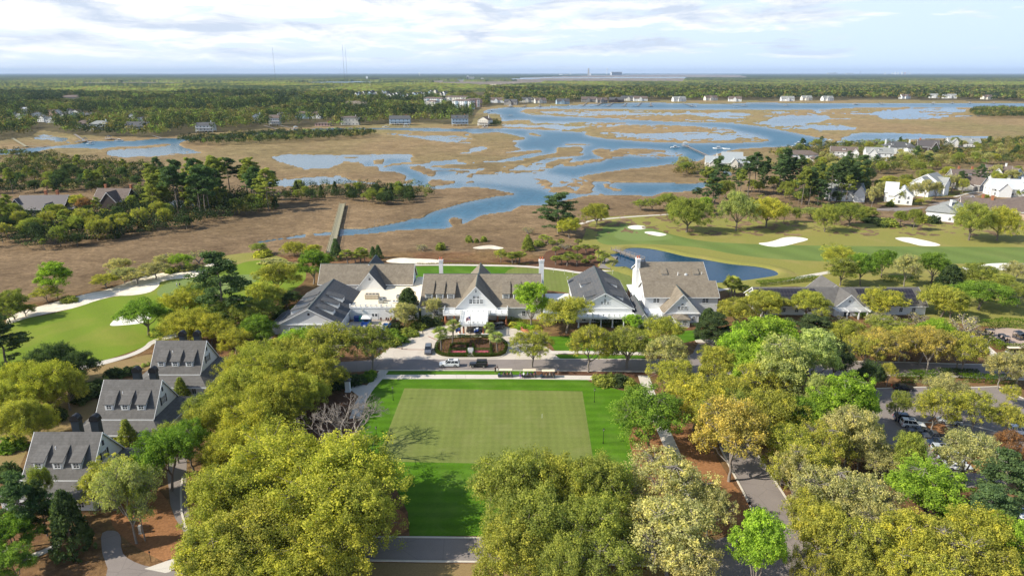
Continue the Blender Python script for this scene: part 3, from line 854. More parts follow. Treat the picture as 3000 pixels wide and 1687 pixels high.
sheet('path', px('F', [(1028,1132),(1060,1127),(1085,1130),(1075,1150),(1050,1160),(1027,1142)]),0.05, MT['path'], 'small paved apron beside the white pillar', 0)
ribbon('path', px('F', [(1885,1100),(1905,1160),(1935,1240),(1967,1314),(1998,1388),(2028,1465),(2050,1510)]),2.8,0,0.055, MT['path'], 'straight walk right of the putting green')
sheet('dry_grass', px('S1', [(830,420),(1200,330),(1440,285),(1420,420),(980,560),(880,850),(600,1010),(320,1090),(100,1449),(-300,1449),(-300,1000),(300,800),(700,560)]),0.012, MT['dry'], 'dry tan grass behind the three cottages', 3)
# roads
ROADZ = 0.012
sheet('road', px('F', [(540,1165),(700,1120),(850,1075),(1000,1060),(1137,1051),(1500,1051.5),(1800,1053),(1990,1054),(2030,1035),(2045,1005),(2092,1003),(2110,1030),(2150,1055),(2400,1058),
      (2640,1062),(2830,1068),(3000,1070),(3400,1075),(3400,1125),(3000,1112),(2830,1104),(2600,1099),(2300,1096),(2110,1095),(2090,1110),(2150,1250),(2240,1362),
      (2302,1457),(2355,1541),(2430,1634),(2500,1760),(2320,1760),(2215,1560),(2206,1500),(2178,1442),(2138,1367),(2060,1210),(2015,1100),(1990,1090),(1800,1087),(1500,1084.5),
      (1102,1084),(1000,1092),(880,1110),(720,1160),(600,1240),(548,1330),(545,1440),(560,1540),(610,1580),(700,1590),(700,1660),(590,1640),(535,1580),(500,1480),(490,1390),(500,1280)]),
      ROADZ, MT['asphalt'], 'grey asphalt road past the clubhouse and round the left oaks', 0)
sheet('road', px('F', [(690,1588),(1029,1572),(1250,1574),(1433,1576),(1700,1580),(2000,1590),(2100,1580),(2190,1552),(2215,1558),(2325,1765),(2100,1690),(2080,1660),(1800,1652),(1464,1645),(1240,1643),(1020,1639),(690,1662)]),
      ROADZ + 0.004, MT['asphalt'], 'front road along the bottom of the lawn', 0)
sheet('driveway', px('F', [(300,1560),(350,1560),(360,1620),(420,1655),(560,1690),(590,1800),(200,1800),(310,1690),(300,1620)]),0.0185, MT['asphalt'], 'shaded asphalt drive at the lower left', 3)
sheet('path', px('S2', [(1360,1370),(1560,1300),(1760,1230),(1790,1270),(1600,1400),(1560,1409)]),0.03, MT['path'], 'pale walk at the lower left under the oaks', 0)
sheet('path', px('S2', [(240,1250),(400,1190),(560,1120),(560,1160),(420,1230),(260,1290)]),0.03, MT['path'], 'narrow walk beside the dark magnolia', 0)
sheet('dry_grass', px('F', [(690,1664),(1020,1646),(1464,1652),(1800,1662),(2080,1680),(2080,1990),(600,1990)]),0.01, MT['dry'], 'dry tan grass below the front road', 0)
for k, (q, lab) in enumerate([
 ([(690,1587),(1029,1571.5),(1250,1573.5),(1433,1575.5),(1700,1580),(2000,1589)], 'kerb along the lawn side of the front road'),
 ([(690,1663),(1020,1640),(1240,1644),(1464,1646),(1800,1653),(2080,1662)], 'kerb along the lower side of the front road'),
 ([(2110,1310),(2138,1367),(2178,1442),(2206,1500),(2211,1525),(2205,1540),(2190,1552)], 'kerb on the left of the right hand road'),
 ([(2210,1320),(2240,1362),(2302,1457),(2355,1541),(2430,1634),(2500,1760)], 'kerb on the right of the right hand road'),
 ([(535,1395),(530,1440),(532,1500),(545,1548),(570,1580)], 'curved kerb at the left bend'),
 ([(1102,1085),(1500,1085.5),(1800,1088),(1985,1091)], 'kerb along the near side of the clubhouse road'),
 ([(1640,1052),(1800,1052.5),(1985,1053.5)], 'kerb along the far side of the clubhouse road'),
 ([(2140,1054),(2400,1057),(2640,1061),(2830,1067),(3000,1069)], 'kerb along the far side of the right road'),
 ([(2110,1096),(2300,1097),(2600,1100),(2830,1105),(3000,1113)], 'kerb along the near side of the right road')]):
 ribbon('kerb', q, 0.34,0,0.12, MT['kerb'], lab)
sheet('road_marking', px('S4', [(2290,862),(2475,866),(2480,882),(2288,876)]),0.022, MT['paint'], 'white stop line on the right hand road', 0)
# drive
sheet('driveway', px('F', [(1095,1052),(1140,1020),(1185,988),(1231,967),(1278,957),(1340,945),(1440,945),(1470,955),(1526,966),(1568,990),(1605,1020),(1650,1046),(1650,1053),(1400,1052.5)]),
      0.018, MT['concrete'], 'pale concrete loop drive at the clubhouse entrance', 0)
for q, lab in [([(1160,1017),(1186,1023),(1240,1024),(1278,1024)], 'brick band across the left of the drive'),([(1254,985),(1275,994),(1292,1001)], 'brick band left of the planted island'),
      ([(1280,1030),(1276,1018),(1284,1004),(1300,992)], 'curved brick band round the island'),([(1483,1003),(1515,996),(1545,985)], 'brick band right of the island')]:
 ribbon('brick_band', open_spline(px('F', q)),0.35,0,0.03, MT['paver'], lab)
ISLAND = px('F', [(1279,1036),(1276,1020),(1283,1005),(1300,994),(1340,989),(1433,989),(1465,995),(1482,1007),(1486,1020),(1477,1038),(1449,1046),(1380,1047),(1310,1046)])
sheet('island_kerb', [(u + (u - 1381) * 0.035, v + (v - 1018) * 0.09) for u, v in ISLAND], 0.10, MT['kerb'], 'kerb of the planted island', 4)
sheet('planted_island', ISLAND, 0.14, MT['mulch'], 'oval mulch island at the entrance', 4)
# right of the drive
ribbon('sidewalk', px('F', [(1608,1032),(1700,1032),(1800,1034),(1940,1037)]),2.0,0,0.05, MT['path'], 'sidewalk right of the drive under the oaks')
sheet('lawn', px('F', [(1625,1038),(1890,1041),(1890,1051),(1640,1050)]),0.03, MT['lawn'], 'grass strip beyond the road right of the drive', 0)
sheet('lawn', px('F', [(1600,985),(1860,985),(1960,1000),(1940,1031),(1700,1029),(1625,1026)]),0.02, MT['lawn'], 'shaded lawn before the grey roofed hall', 0)
sheet('lawn', px('F', [(1960,985),(2010,968),(2060,966),(2093,990),(2040,996),(1980,1010)]),0.02, MT['lawn'], 'small lawn at the corner of the right wing', 0)
sheet('sidewalk', px('F', [(2035,996),(2060,993),(2094,995),(2096,1004),(2040,1003)]),0.03, MT['path'], 'pale apron by the right wing', 0)
# service yard
sheet('service_yard', px('F', [(985,960),(1040,938),(1145,938),(1160,945),(1120,975),(1010,985)]),0.02, MT['concrete'], 'concrete service yard with dumpsters', 0)
sheet('service_road', px('F', [(760,975),(850,905),(880,890),(890,900),(815,960),(790,1000),(740,1020)]),0.02, MT['asphalt'], 'narrow service drive beside the kitchen wing', 0)
# parking
sheet('parking_lot', px('F', [(2890,962),(2940,960),(3000,965),(3300,980),(3300,1040),(3000,1019),(2960,1018),(2930,1000),(2895,985)]),0.022, MT['lot'], 'pinkish golf cart parking at the right edge', 0)
sheet('parking_lot', px('F', [(2565,1138),(2700,1132),(2830,1135),(2930,1133),(2990,1165),(3300,1200),(3300,1330),(3000,1310),(2950,1420),(2800,1430),(2640,1400),(2540,1330),(2555,1200)]),0.022, MT['asphalt'],
      'shaded car park under the right hand oaks', 0)
sheet('parking_island', px('T2', [(860,420),(1080,250),(1320,500),(1560,620),(1900,960),(1980,1150),(1700,1200),(1420,940),(1280,640)]),0.05, MT['straw'], 'pine straw island in the car park', 3)
for q, lab in [([(2568,1138),(2700,1134),(2840,1135),(2925,1132),(2960,1150),(3000,1168)], 'kerb at the top of the car park'),([(2705,1237),(2760,1240),(2840,1245),(2920,1265)], 'kerb across the car park'),
      ([(2940,1010),(2905,990),(2890,1010),(2935,1050),(2975,1080)], 'kerb by the cart lot')]:
 ribbon('kerb', px('F', q),0.35,0,0.12, MT['kerb'], lab)
ribbon('path', open_spline(px('F', [(2870,1010),(2895,1025),(2930,1052),(2970,1075)])),2.5,0,0.05, MT['path'], 'walk between cart lot and road')
# housing road on the right
sheet('road', px('T6', [(1130,890),(1300,840),(1520,785),(1900,755),(2600,720),(2600,760),(1920,800),(1720,830),(1530,880),(1440,990),(1250,970),(-100,1180),(-600,1150),(-600,1110),(300,1080)]),
      0.03, MT['asphalt'], 'grey street between the white houses', 0)
ribbon('sidewalk', open_spline(px('T6', [(1080,860),(1300,805),(1520,760),(1900,735)])),2.2,0,0.06, MT['path'], 'pale sidewalk of the house street')
sheet('dry_grass', px('T6', [(-600,1010),(0,1040),(400,1030),(520,1000),(640,860),(1100,850),(1400,760),(2000,700),(2600,660),(2600,420),(1500,430),(300,560),(-400,700)]),0.012, MT['rough'],
      'dry lawns among the white houses', 0)
# ------------------------------------------------------------------ vegetation prototypes
def quads_at(rng, Pt, Nm, size, aspect=0.75):
 n = len(Pt)
 Nm = Nm / (np.linalg.norm(Nm, axis=1, keepdims=True) + 1e-9)
 r = rng.normal(size=(n, 3))
 T = np.cross(Nm, r)
 T /= np.linalg.norm(T, axis=1, keepdims=True) + 1e-9
 B = np.cross(Nm, T)
 s = (size * (0.65 + 0.7 * rng.random(n)))[:, None] * 0.5
 V = np.empty((n, 4,3))
 V[:, 0] = Pt - T * s
 V[:, 1] = Pt - B * s * aspect
 V[:, 2] = Pt + T * s
 V[:, 3] = Pt + B * s * aspect
 return V.reshape(-1,3), np.arange(4 * n).reshape(n, 4)
def sphere_dirs(rng, n, up=0.0):
 d = rng.normal(size=(n, 3))
 d /= np.linalg.norm(d, axis=1, keepdims=True)
 d[:, 2] += up
 d /= np.linalg.norm(d, axis=1, keepdims=True)
 return d
def np_tubes(segs, sides=4):
 """segs: list of (p, q, r0, r1)"""
 Vs, Fs, b = [], [], 0
 ang = np.linspace(0,2 * np.pi, sides, endpoint=False)
 for p, q, r0, r1 in segs:
  p, q = np.asarray(p, float), np.asarray(q, float)
  d = q - p
  L = np.linalg.norm(d)
  if L < 1e-5:
   continue
  d /= L
  a = np.cross(d, [0.31,0.77,0.55])
  a /= np.linalg.norm(a)
  c = np.cross(d, a)
  ring = np.cos(ang)[:, None] * a + np.sin(ang)[:, None] * c
  Vs += [p + ring * r0, q + ring * r1]
  for j in range(sides):
   k = (j + 1) % sides
   Fs.append((b + j, b + k, b + sides + k, b + sides + j))
  b += 2 * sides
 return np.concatenate(Vs), np.array(Fs)
def bent(rng, p, q, r0, r1, k=3, amp=0.10, sag=0.0):
 p, q = np.asarray(p, float), np.asarray(q, float)
 L = np.linalg.norm(q - p)
 pts = [p]
 for i in range(1, k):
  t = i / k
  pts.append(p + (q - p) * t + rng.normal(size=3) * L * amp * 0.5 + np.array([0,0, sag * L * math.sin(math.pi * t)]))
 pts.append(q)
 return [(pts[i], pts[i + 1], r0 + (r1 - r0) * i / k, r0 + (r1 - r0) * (i + 1) / k) for i in range(k)]
PROTO = {}      # kind -> list of (trunk mesh or None, crown mesh or None, height, width)
def store(kind, name, H, Wd, segs, crown, bark='bark', sides=5, leafmat='leaf', trunk_name='trunk'):
 tm = cm = None
 if segs:
  V, Fa = np_tubes(segs, sides)
  tm = np_mesh(name + '_trunk', V, Fa, True)
  tm.materials.append(MT[bark])
 if crown is not None:
  V, Fa, tint = crown
  cm = np_mesh(name + '_crown', V, Fa, False, face_attr=tint)
  cm.materials.append(MT[leafmat])
 PROTO.setdefault(kind, []).append((tm, cm, H, Wd))
def clumped(rng, centers, rad, per, size, spread=0.62, up=0.35, tint_c=0.28, tint_l=0.16, flat=1.0, out=None):
 """leaf clumps round the given centres"""
 n = len(centers)
 C = np.repeat(centers, per, axis=0)
 d = sphere_dirs(rng, n * per, 0.1)
 r = (rng.random(n * per) ** 0.5)[:, None]
 R_ = np.repeat(np.broadcast_to(rad, (n,)), per)[:, None]
 off = d * r * R_ * np.array([1,1, flat])
 Pt = C + off
 Nm = d * 0.8 + rng.normal(size=d.shape) * spread + np.array([0,0, up])
 V, Fa = quads_at(rng, Pt, Nm, size)
 t = 0.5 + np.repeat(rng.normal(size=n) * tint_c, per) + rng.normal(size=n * per) * tint_l
 return V, Fa, np.clip(t, 0,1)
def broadleaf(kind, seed, H, Wd, trunk, nl=11, clumps=300, per=44, leaf=0.40, crad=0.95, inner=0.15, bark='bark', sparse=False, trunk_r=0.42, low=0.30, topflat=0.75, round_=False):
 rng = np.random.default_rng(seed)
 R_ = Wd / 2
 base = H * low
 lobes = []
 for i in range(nl):
  a = 2.4 * i + rng.random() * 1.3
  q = math.sqrt((i + 0.5) / nl)
  rr = R_ * (0.60 + 0.18 * rng.random()) * q
  zz = base + (H - base) * (0.26 + 0.50 * (1 - q ** 2) * topflat + 0.22 * rng.random())
  lobes.append((np.array([rr * math.cos(a), rr * math.sin(a), zz]), R_ * (0.23 + 0.26 * rng.random()) * (1.0 if not round_ else 1.15)))
 cents = []
 for c, r in lobes:
  m = max(3, int(clumps / nl))
  d = sphere_dirs(rng, m, 0.28)
  q = np.where(rng.random(m) < inner, rng.random(m) * 0.7,0.72 + 0.36 * rng.random(m))[:, None]
  cents.append(c + d * r * q * np.array([1.12,1.12,0.86]))
 cents = np.concatenate(cents)
 # stay inside the overall outline
 k = cents[:, 2] < H * 0.99
 k &= cents[:, 2] > base * (0.62 if not sparse else 0.8)
 cents = cents[k]
 sz = crad * (0.6 + 0.75 * rng.random(len(cents)))
 crown = clumped(rng, cents, sz, per, leaf)
 segs = []
 fork = np.array([rng.normal() * 0.25, rng.normal() * 0.25, trunk])
 segs += bent(rng, (0,0,-0.1), fork, trunk_r, trunk_r * 0.72,3,0.05)
 nlimb = min(6, nl)
 knots = []
 for i in range(nlimb):
  c, r = lobes[-1 - i] if i < nlimb - 1 else lobes[0]
  mid = fork + (c - fork) * 0.55 + np.array([0,0,0.12 * H * rng.random()])
  segs += bent(rng, fork, mid, trunk_r * 0.55, trunk_r * 0.32,3,0.10)
  knots.append(mid)
 knots = np.array(knots)
 for c, r in lobes:
  k = knots[np.argmin(np.linalg.norm(knots - c, axis=1))]
  segs += bent(rng, k, c, trunk_r * 0.30, trunk_r * 0.14,2,0.12)
 step = 1 if sparse else 3
 L = np.array([c for c, r in lobes])
 for c in cents[::step]:
  l = L[np.argmin(np.linalg.norm(L - c, axis=1))]
  segs += bent(rng, l + rng.normal(size=3) * 0.2, c, 0.075 if sparse else 0.05,0.025,2,0.18)
 store(kind, kind + '_shape', H, Wd, segs, crown, bark, 5 if not sparse else 4)
def pine(kind, seed, H, Wd, bare=0.5, n=26, per=120, leaf=0.42, crad=1.15):
 rng = np.random.default_rng(seed)
 segs = bent(rng, (0,0,-0.1),(rng.normal() * 0.4, rng.normal() * 0.4, H * 0.97),0.30,0.07,6,0.012)
 top = np.array(segs[-1][1])
 cents, rads = [], []
 for i in range(n):
  f = bare + (1 - bare) * (i + rng.random()) / n
  f2 = (f - bare) / (1 - bare)
  L = Wd / 2 * (0.45 + 0.75 * math.sin(math.pi * min(1, f2 * 0.85 + 0.2))) * (0.65 + 0.5 * rng.random()) * (1 - 0.45 * f2)
  a = rng.random() * 2 * math.pi
  z = H * f
  p = np.array([top[0] * f, top[1] * f, z])
  q = p + np.array([L * math.cos(a), L * math.sin(a), L * (0.10 + 0.3 * rng.random()) - (0.3 if f2 < 0.3 else 0)])
  segs += bent(rng, p, q, 0.09,0.03,3,0.08)
  for t in (0.55,0.8,1.0):
   if L * t < 0.5:
    continue
   cents.append(p + (q - p) * t + rng.normal(size=3) * [0.5,0.5,0.2])
   rads.append(crad * (0.55 + 0.6 * rng.random()))
 for i in range(5):
  cents.append(top + rng.normal(size=3) * [0.7,0.7,0.5]); rads.append(crad * 0.8)
 crown = clumped(rng, np.array(cents), np.array(rads), per, leaf, up=0.5, tint_c=0.2, tint_l=0.2, flat=0.6)
 store(kind, kind + '_shape', H, Wd, segs, crown, 'bark', 5)
def conic(kind, seed, H, Wd, clumps=260, per=36, leaf=0.34, crad=0.55, low=0.04, power=0.75):
 rng = np.random.default_rng(seed)
 f = rng.random(clumps) ** 0.75
 z = H * (low + (0.99 - low) * f)
 r = Wd / 2 * (1 - f) ** power * (0.72 + 0.36 * rng.random(clumps)) + 0.08
 a = rng.random(clumps) * 2 * np.pi
 cents = np.stack([r * np.cos(a), r * np.sin(a), z], 1)
 crown = clumped(rng, cents, crad * (0.6 + 0.7 * rng.random(clumps)), per, leaf, up=0.2)
 segs = bent(rng, (0,0,-0.1),(0,0, H * 0.9),0.22,0.05,4,0.01)
 store(kind, kind + '_shape', H, Wd, segs, crown, 'bark', 5)
def palm(kind, seed, H=6.0, fr=1.55, n=46):
 rng = np.random.default_rng(seed)
 segs = bent(rng, (0,0,-0.1),(rng.normal() * 0.15, rng.normal() * 0.15, H - 0.9),0.19,0.17,5,0.01)
 top = np.array(segs[-1][1])
 segs += [(top - [0,0,0.9], top + [0,0,0.35], 0.26,0.22)]
 Vs, Fs, T, b = [], [], [], 0
 for i in range(n):
  a = rng.random() * 2 * math.pi
  e = R(-48 + 128 * (i / n) + rng.normal() * 8)
  st = fr * (0.45 + 0.15 * rng.random())
  d = np.array([math.cos(a) * math.cos(e), math.sin(a) * math.cos(e), math.sin(e)])
  base = top + d * 0.15
  hub = base + d * st
  side = np.cross(d, [0,0,1.0]); side /= np.linalg.norm(side) + 1e-9
  upv = np.cross(side, d)
  tt = np.clip((0.30 if e < R(-12) else 0.55) + rng.normal() * 0.16,0,1)
  for k in range(9):        # fan of narrow leaflets
   g = R(-78 + 156 * k / 8)
   L = fr * (0.62 + 0.1 * rng.random()) * (0.8 + 0.2 * math.cos(g))
   dd = d * math.cos(g) + side * math.sin(g) + np.array([0,0,-0.18 * rng.random()])
   tip = hub + dd * L + np.array([0,0,-0.16 * L])
   w = np.cross(dd, upv); w /= np.linalg.norm(w) + 1e-9
   m = hub + dd * L * 0.5
   Vs += [hub, m + w * 0.085, tip, m - w * 0.085]
   Fs.append((b, b + 1, b + 2, b + 3)); b += 4
   T.append(np.clip(tt + rng.normal() * 0.08,0,1))
  segs.append((base, hub, 0.03,0.02))
 store(kind, kind + '_shape', H + 1.2, fr * 2.3, segs, (np.array(Vs), np.array(Fs), np.array(T)), 'bark', 6)
def bare_tree(kind, seed, H, Wd, trunk=1.6, depth=5, leafy=0, leaf=0.3):
 rng = np.random.default_rng(seed)
 segs, tips = [], []
 def grow(p, d, L, r, k):
  q = p + d * L
  segs.extend(bent(rng, p, q, r, r * 0.62,2,0.14))
  if k == 0:
   tips.append(q)
   return
  m = 3 if k > 1 else 4
  for _ in range(m):
   dd = d + rng.normal(size=3) * 0.52 + np.array([0,0,0.06])
   dd /= np.linalg.norm(dd)
   grow(q, dd, L * (0.62 + 0.22 * rng.random()), max(r * 0.62,0.024), k - 1)
 for i in range(4):
  a = i * 1.57 + rng.random()
  d = np.array([math.cos(a) * 0.62, math.sin(a) * 0.62,0.8]); d /= np.linalg.norm(d)
  grow(np.array([0,0, trunk]), d, H * 0.30,0.26, depth)
 segs += [(np.array([0,0,-0.1]), np.array([0,0, trunk + 0.1]),0.34,0.28)]
 V = np.concatenate([np.array([s[1] for s in segs])])
 w = 2 * np.percentile(np.linalg.norm(V[:, :2], axis=1),97)
 h = np.percentile(V[:, 2], 99)
 fx, fz = Wd / w, H / h
 segs = [(np.array(p) * [fx, fx, fz], np.array(q) * [fx, fx, fz], a, b) for p, q, a, b in segs]
 crown = None
 if leafy:
  t = np.array(tips) * [fx, fx, fz]
  crown = clumped(rng, t[::2], 0.5, leafy, leaf)
 store(kind, kind + '_shape', H, Wd, segs, crown, 'twig', 3)
def bush(kind, seed, H, Wd, clumps=60, per=34, leaf=0.26, crad=0.42):
 rng = np.random.default_rng(seed)
 d = sphere_dirs(rng, clumps, 0.35)
 d[:, 2] = np.abs(d[:, 2])
 cents = d * (0.55 + 0.5 * rng.random((clumps, 1))) * np.array([Wd / 2 * 0.85, Wd / 2 * 0.85, H * 0.85])
 cents[:, 2] += 0.1
 crown = clumped(rng, cents, crad * (0.6 + 0.7 * rng.random(clumps)), per, leaf, up=0.3)
 segs = []
 for i in range(5):
  segs += bent(rng, (0,0,-0.05), cents[i * 7 % clumps], 0.05,0.02,2,0.1)
 store(kind, kind + '_shape', H, Wd, segs, crown, 'bark', 4)
for sd in (1,2,3):
 broadleaf('live_oak', 100 + sd, 13.0,17.0,2.6, nl=13, clumps=520, per=78, leaf=0.27, crad=1.0, low=0.22)
for sd in (1,2):
 broadleaf('oak_tree', 200 + sd, 13.0,12.5,3.2, nl=11, clumps=400, per=66, leaf=0.27, crad=0.85, low=0.24, topflat=1.0, trunk_r=0.3)
for sd in (1,2,3):
 broadleaf('spring_oak', 300 + sd, 12.0,13.0,2.8, nl=12, clumps=420, per=46, leaf=0.25, crad=0.78, bark='bark_pale', sparse=True, low=0.25, trunk_r=0.3, topflat=0.95)
for sd in (1,2):
 broadleaf('sweetgum', 400 + sd, 16.0,11.0,3.0, nl=13, clumps=400, per=62, leaf=0.30, crad=0.85, low=0.16, topflat=1.25, bark='bark_pale', trunk_r=0.3)
for sd in (1,2,3):
 pine('pine_tree', 500 + sd, 22.0,8.5,0.42 + 0.06 * sd, n=24 + 4 * sd)
pine('loblolly_pine', 511,21.0,11.0,0.22, n=44, per=130, crad=1.3)
conic('magnolia', 521,10.5,7.5,300,34,0.42,0.7,0.03,0.6)
conic('cedar', 531,8.0,4.4,220,34,0.28,0.5,0.02,0.8)
for sd in (1,2):
 palm('palm_tree', 540 + sd)
bare_tree('bare_tree', 550,11.0,14.0,1.2,5)
bare_tree('bare_shrub', 552,5.0,6.5,0.5,4, leafy=3, leaf=0.25)
for sd in (1,2,3):
 bush('shrub', 560 + sd, 2.2,3.0)
OLV, OLG, YEL, ORG, GRN, LIM, DRK, PIN, TAN, PAL = ((.445,.440,.085),(.330,.365,.082),(.480,.465,.078),(.510,.415,.105),(.215,.330,.052),(.335,.475,.060),
             (.095,.135,.054),(.125,.190,.075),(.510,.480,.200),(.440,.485,.165))
RST = (.36,.19,.09)
WORD = {OLV: 'olive yellow', OLG: 'olive green', YEL: 'golden yellow', ORG: 'orange tinged', GRN: 'fresh green', LIM: 'bright lime green', DRK: 'very dark green', PIN: 'dark green', TAN: 'tan thinly leaved', PAL: 'pale green', RST: 'rusty'}
PHRASE = {'live_oak': ('live oak', 'tree'), 'oak_tree': ('oak', 'tree'), 'spring_oak': ('spring oak', 'tree'), 'sweetgum': ('upright tree', 'tree'), 'pine_tree': ('tall pine', 'tree'),
      'loblolly_pine': ('full crowned pine', 'tree'), 'magnolia': ('magnolia', 'tree'), 'cedar': ('cedar', 'tree'), 'palm_tree': ('palm', 'palm tree'), 'bare_tree': ('bare tree', 'tree'),
      'bare_shrub': ('leafless bush', 'shrub'), 'shrub': ('shrub', 'shrub')}
PLACED = []     # (object, kind, colour word, zone, u)
prng = random.Random(7)
NPL = {}
def plant(kind, x, y, h, w, col, zone, u=None):
 """one plant: an Empty with its trunk and crown"""
 lst = PROTO[kind]
 i = NPL.get(kind, prng.randrange(9)); NPL[kind] = i + 1
 tm, cm, H, Wd = lst[i % len(lst)]
 e = bpy.data.objects.new(kind, None)
 COL.objects.link(e)
 e.location = (x, y, 0)
 e.rotation_euler = (0,0, prng.random() * 6.283)
 e.scale = (w / Wd, w / Wd, h / H)
 kb = 0.88 + 0.24 * prng.random()
 k = [c * kb * (0.97 + 0.06 * prng.random()) for c in col]
 if tm:
  o = link('trunk' if kind not in ('shrub', 'bare_shrub') else 'stem', tm, None, e)
 if cm:
  o = link('crown' if kind not in ('shrub', 'bare_shrub') else 'foliage', cm, None, e)
  o.color = (k[0], k[1], k[2], 1)
 PLACED.append((e, kind, WORD.get(col, 'green') if kind not in ('bare_tree', 'bare_shrub') else 'grey', zone, u if u is not None else Q(x, y, h)[0]))
 return e
def tree(kind, u, vtop, col, zone, h=None, vb=None, w=None, wpx=None):
 """by the pixel of the top of the crown and either a height or the pixel row of its foot"""
 if vb is not None:
  p = P(u, vb)
  h = height_at(u, vb, vtop)
 else:
  p = P(u, vtop + 6, h)
 wd = w if w else wpx * zdist(p.x, p.y, h * 0.6) / F_PX * 1.10
 return plant(kind, p.x, p.y, h, wd, col, zone, u)
def batch(zone, code, rows):
 for r in rows:
  kind, u, v, col, h, wpx = r[:6]
  (u, v), = px(code, [(u, v)])
  wpx = wpx / REG[code][2]
  if h < 0:                       # negative: the row of the foot, in the same view
   (_, vb), = px(code, [(0,-h)])
   tree(kind, u, v, col, zone, vb=vb, wpx=wpx)
  else:
   tree(kind, u, v, col, zone, h=h, wpx=wpx)
# ------------------------------------------------------------------ where the plants stand (views: see REG)
LO, OK, SO, SG, PT, LP, MG, CD, PM, BT, BS, SH = 'live_oak', 'oak_tree', 'spring_oak', 'sweetgum', 'pine_tree', 'loblolly_pine', 'magnolia', 'cedar', 'palm_tree', 'bare_tree', 'bare_shrub', 'shrub'
batch('in the lower left corner', 'S2', [
 (LP, 110,480, PIN, 13,420),(LP, 330,545, DRK, 10,270),(MG, 700,650, DRK, -1230,330),(SO, 1290,345, PAL, -1130,560),(SG, 1000,370, OLV, 9,500),(SO, 1370,420, OLG, -1105,300),
 (OK, 1620,60, GRN, -640,560),(SG, 60,880, GRN, 8,420),(SG, 90,1180, GRN, 6,360),(SO, 320,400, OLG, 10,260),(SH, 1900,1290, OLG, 1.6,170),(PM, 1760,1250, PIN, 2.2,150)])
batch('in the front left grove', 'A', [
 (LO, 690,1098, YEL, 14,300),(LO, 860,1115, YEL, 14,300),(LO, 560,1180, OLV, 13,240),(LO, 790,1200, YEL, 13.5,330),(LO, 905,1215, OLV, 12,200),(LO, 640,1290, OLV, 12,300),
 (LO, 800,1320, YEL, 11,260),(OK, 540,1330, OLV, 11,200),(LO, 600,1400, OLV, 9,220),(OK, 700,1410, YEL, 9,200)])
batch('in the front right grove', 'A', [
 (LO, 1290,1142, OLG, 14,230),(LO, 1400,1150, OLV, 13,210),(LO, 1500,1150, OLG, 13.5,210),(LO, 1340,1240, OLG, 12.5,260),(LO, 1480,1260, OLG, 12,230),(LO, 1290,1320, OLV, 11,220),
 (SO, 1520,1350, OLG, 10,210),(LO, 1400,1370, OLG, 10,200),(SO, 1680,1155, TAN, 12,230),(SO, 1690,1270, TAN, 12,260),(SO, 1790,1225, TAN, 9,120),(SO, 1730,1370, TAN, 9,180)])
batch('by the right hand walk', 'S7', [
 (OK, 330,655, GRN, -1205,650),(SO, 1080,730, ORG, -1480,720),(SO, 620,1330, TAN, 5,160)])
batch('in the lower right corner', 'S5', [
 (SG, 130,860, LIM, 14,520),(SO, 450,240, TAN, 12,420),(SO, 560,200, OLV, 12,540),(SO, 920,-30, TAN, -330,480),(SO, 800,440, TAN, 12,720),(SO, 1120,540, TAN, 11,640),(OK, 700,800, OLV, 11,560),
 (SO, 1010,900, OLV, 11,700),(SO, 1280,780, TAN, 10,560),(OK, 1530,890, YEL, 11,640),(SG, 1760,400, LIM, 11,700),(OK, 1540,90, OLG, 11,320),(SO, 1230,240, TAN, -560,480),(SO, 2110,80, TAN, 11,600),
 (LP, 2470,260, PIN, 13,440),(LP, 2290,590, PIN, 12,520),(OK, 2200,820, YEL, 11,640),(SG, 2500,930, LIM, 10,500),(SO, 1900,980, OLV, 11,640),(OK, 1010,1290, OLV, 9,560),(SO, 1400,1180, YEL, 9,560),
 (SO, 1770,1230, OLV, 9,640),(OK, 2300,1190, OLV, 9,640),(SO, 620,1180, OLV, 10,420),(SH, 800,1110, GRN, 3,300),(SO, 2450,60, RST, 8,300),(SO, 560,640, OLV, 10,420)])
batch('between the roads on the right', 'S7', [
 (SO, 110,45, OLG, -410,420),(SO, 500,110, TAN, 11,440),(SO, 570,320, OLV, 10,440),(OK, 1000,215, OLV, 11,420),(OK, 790,500, YEL, 12,620),(OK, 1110,470, OLV, 11,440),(SO, 900,700, OLV, 11,460),
 (SO, 1420,330, OLV, 12,480),(OK, 1500,620, OLV, 12,560),(SG, 1240,20, LIM, 15,480),(SG, 1480,-60, LIM, 17,560),(SG, 1680,60, LIM, 15,420),(SG, 1330,200, LIM, 13,420),(SG, 1650,140, PAL, 17,520),(SG, 1930,50, PAL, 17,460),
 (SG, 2200,480, LIM, 14,520),(SG, 2330,540, LIM, 12,380),(SG, 2030,640, LIM, 12,460),(OK, 1760,690, GRN, 11,420),(SO, 1650,950, OLV, 12,560),(SO, 2010,950, OLV, 11,500),(SO, 2260,800, TAN, 13,560),
 (SO, 2380,850, TAN, 12,380),(SO, 1760,1130, OLV, 12,440),(OK, 1180,620, OLG, 10,420),(SO, 1960,470, PAL, 13,300),(OK, 2120,170, DRK, 10,360)])
batch('along the left loop road', 'Q5', [
 (SO, 720,810, OLV, -1290,600),(SO, 1100,820, OLG, -1250,460),(OK, 400,850, LIM, 11,520),(OK, 260,930, OLV, 11,560),(LO, 140,1050, OLV, 12,640),(OK, 520,980, OLV, 11,480),(LO, 210,1275, YEL, 12,640),
 (LO, 430,1290, OLV, 10,480),(OK, 620,1130, OLV, 10,420)])
